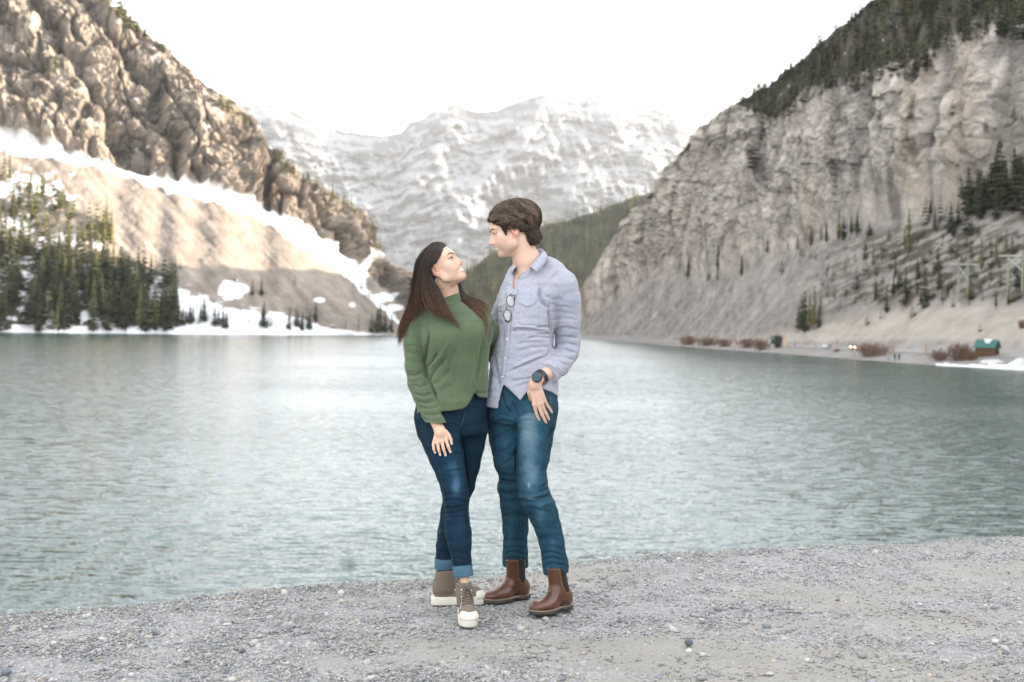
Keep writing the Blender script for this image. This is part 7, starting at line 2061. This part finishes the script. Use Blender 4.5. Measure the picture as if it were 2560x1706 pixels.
# long straight hair: a cap on the skull, then sheets of strands along combed guide lines
def wcap(p):
    d = ell(p, (0, -6, 46), (81, 106, 86))
    d = smin(d, ell(p, (0, -62, -10), (66, 46, 60)), 20)
    hl = np.interp(p[:, 1], [-20, -4, 10, 30, 46, 60, 74, 90, 100], [-70, 20, 30, 24, 34, 52, 74, 100, 116])
    hl = np.where(np.abs(p[:, 0]) < 30, np.maximum(np.interp(p[:, 1], [40, 84, 94, 110], [40, 92, 106, 116]), hl * (p[:, 1] > 30)), hl)
    return smax(d, hl - p[:, 2], 5)
V, Q = skin(lambda P: wcap(HW.local(P)) / 1000, span(HW.o[0] - .15, HW.o[0] + .15, .004), span(HW.o[1] - .13, HW.o[1] + .13, .004), span(HW.o[2] - .13, HW.o[2] + .16, .004))
V, Q = keep_biggest(V, Q); n = vnormals(V, Q)
whm = hair_mat('dark_brown_hair', (0.6, 0.55, 0.5), (1.2, 1.15, 1.1), 0.45)
whair = wpart('hair', (V, Q), whm, cols=np.repeat(np.array([[0.020, 0.013, 0.010]]), len(V), 0))
def G_(rows): return resample([PW(a, b, y) for a, b, y in rows], 18)
near_g = [G_([(1115, 613, 6.405), (1108, 620, 6.365), (1103, 636, 6.338), (1100, 648, 6.328), (1092, 658, 6.322), (1077, 662, 6.325), (1068, 674, 6.338), (1072, 690, 6.338), (1083, 704, 6.332), (1094, 720, 6.322), (1103, 738, 6.318), (1112, 768, 6.300), (1128, 793, 6.283), (1163, 829, 6.272)]),
          G_([(1110, 610, 6.40), (1098, 622, 6.350), (1092, 640, 6.328), (1080, 656, 6.320), (1066, 670, 6.325), (1064, 690, 6.332), (1074, 712, 6.325), (1088, 732, 6.312), (1100, 762, 6.296), (1118, 794, 6.280), (1150, 824, 6.272)]),
          G_([(1104, 607, 6.40), (1086, 622, 6.345), (1075, 648, 6.325), (1066, 678, 6.318), (1068, 708, 6.312), (1077, 738, 6.306), (1090, 770, 6.292), (1104, 792, 6.279), (1124, 808, 6.273)]),
          G_([(1098, 606, 6.40), (1075, 624, 6.345), (1062, 652, 6.328), (1055, 690, 6.322), (1056, 725, 6.314), (1064, 752, 6.305), (1078, 776, 6.294), (1096, 796, 6.283)]),
          G_([(1092, 606, 6.405), (1066, 626, 6.352), (1052, 656, 6.335), (1045, 695, 6.33), (1044, 732, 6.325), (1047, 758, 6.322), (1052, 780, 6.318), (1056, 798, 6.314)]),
          G_([(1087, 607, 6.41), (1056, 631, 6.365), (1044, 664, 6.352), (1040, 702, 6.352), (1037, 738, 6.35), (1031, 770, 6.348), (1022, 800, 6.35), (1014, 832, 6.355)]),
          G_([(1083, 608, 6.42), (1049, 637, 6.385), (1038, 672, 6.382), (1036, 712, 6.385), (1030, 752, 6.38), (1016, 790, 6.372), (1004, 822, 6.368), (1003, 866, 6.372)]),
          G_([(1080, 610, 6.44), (1045, 640, 6.42), (1035, 680, 6.42), (1034, 722, 6.425), (1026, 762, 6.42), (1008, 802, 6.41), (997, 836, 6.40), (999, 876, 6.40)]),
          G_([(1082, 610, 6.47), (1050, 640, 6.47), (1042, 690, 6.48), (1040, 740, 6.48), (1036, 780, 6.47), (1026, 815, 6.46), (1016, 850, 6.45)]),
          G_([(1092, 611, 6.49), (1066, 640, 6.51), (1058, 690, 6.52), (1060, 740, 6.52), (1062, 785, 6.52), (1055, 830, 6.52)])]
far_g = [G_([(1118, 625, 6.50), (1136, 680, 6.50), (1141, 715, 6.48), (1143, 740, 6.45), (1150, 757, 6.405), (1166, 764, 6.380), (1188, 772, 6.362), (1200, 800, 6.338), (1205, 830, 6.325), (1207, 858, 6.322)]),
         G_([(1120, 630, 6.51), (1140, 685, 6.51), (1145, 715, 6.49), (1148, 738, 6.46), (1158, 750, 6.42), (1176, 755, 6.400), (1200, 766, 6.378), (1213, 796, 6.345), (1219, 828, 6.335), (1222, 850, 6.335)]),
         G_([(1122, 635, 6.52), (1144, 690, 6.52), (1150, 720, 6.50), (1155, 735, 6.475), (1172, 743, 6.455), (1198, 750, 6.435), (1220, 766, 6.42), (1240, 797, 6.405)]),
         G_([(1110, 640, 6.54), (1120, 690, 6.55), (1122, 730, 6.54), (1120, 770, 6.54), (1118, 810, 6.54)])]
wr = np.random.default_rng(8)
def sheet(gs, count, jit, tipj, lift, nclump, seed):
    r = np.random.default_rng(seed); gs = np.array(gs); ng = len(gs)
    cl = r.uniform(0, ng - 1.001, nclump); out = []; cid = r.integers(0, nclump, count)
    f = np.clip(cl[cid] + r.normal(0, .10 * ng / 8, count), 0, ng - 1.001)
    i = f.astype(int); t = (f - i)[:, None, None]
    P = gs[i] * (1 - t) + gs[i + 1] * t
    s_ = np.linspace(0, 1, gs.shape[1])[None, :, None]
    cj = r.normal(0, 1, (nclump, 1, 3))[cid] * np.array([1, .6, .6]); ij = r.normal(0, 1, (count, 1, 3))
    P = P + cj * tipj * s_ ** 2 + ij * (jit * (.4 + .9 * s_))
    P[:, :, 1] -= (lift * r.random(count))[:, None] * np.clip(s_[:, :, 0] * 6, .3, 1)
    w = r.uniform(0, 6.28, (nclump, 1))[cid]; P[:, :, 0] += .0022 * np.sin(s_[:, :, 0] * 7 + w) * s_[:, :, 0]; P[:, :, 2] += .0015 * np.sin(s_[:, :, 0] * 9 + w) * s_[:, :, 0]
    L = r.uniform(.80, 1.0, count) * (1 - .12 * r.random(nclump)[cid])
    # shorten by resampling along the strand
    m_ = P.shape[1]; tt = np.linspace(0, 1, m_)[None] * L[:, None] * (m_ - 1); k0 = np.minimum(tt.astype(int), m_ - 2); fr = (tt - k0)[..., None]
    P = np.take_along_axis(P, k0[..., None].repeat(3, 2), 1) * (1 - fr) + np.take_along_axis(P, (k0 + 1)[..., None].repeat(3, 2), 1) * fr
    return P
def whair_add(name, P, r0, bright):
    SV, SQ = strands(P, wr.uniform(.7, 1.25, len(P)) * r0)
    t = np.linspace(0, 1, P.shape[1]); root, tipc = np.array([0.026, 0.017, 0.013]), np.array([0.130, 0.066, 0.036])
    k_ = sstep(.50, 1.0, t)[None, :, None] * (.35 + .65 * wr.random(len(P)))[:, None, None]
    cc = (root * (1 - k_) + tipc * k_) * (bright * (.65 + .9 * wr.random(len(P)) ** 2))[:, None, None]
    return part(name, (SV + WINV, SQ), whm, whair, cols=np.repeat(cc, 2, 1).reshape(-1, 3))
under = np.array(near_g).copy(); under[:, :, 1] += .010
ug = np.concatenate([under[:, :12]]).transpose(1, 0, 2)
wpart('hair_underlayer', (ug.reshape(-1, 3), grid_faces(ug.shape[0], ug.shape[1])), whm, whair, cols=np.repeat(np.array([[0.018, 0.012, 0.009]]), ug.shape[0] * ug.shape[1], 0))
whair_add('hair_strands', np.concatenate([sheet(near_g, 4000, .0022, .009, .010, 90, 1), sheet(near_g[:4], 900, .0014, .010, .012, 30, 5), sheet(near_g[5:8], 700, .002, .010, .008, 24, 7)]), .00085, 1.0)
whair_add('hair_strands', np.concatenate([sheet(far_g[:3], 900, .0022, .008, .008, 22, 2), sheet(far_g, 300, .003, .008, .006, 12, 6)]), .00085, 1.3)
# stray hairs
whair_add('hair_wisps', np.concatenate([sheet(near_g, 130, .008, .03, .012, 60, 3), sheet(far_g[:3], 40, .010, .02, .01, 20, 4)]), .00045, 1.3)
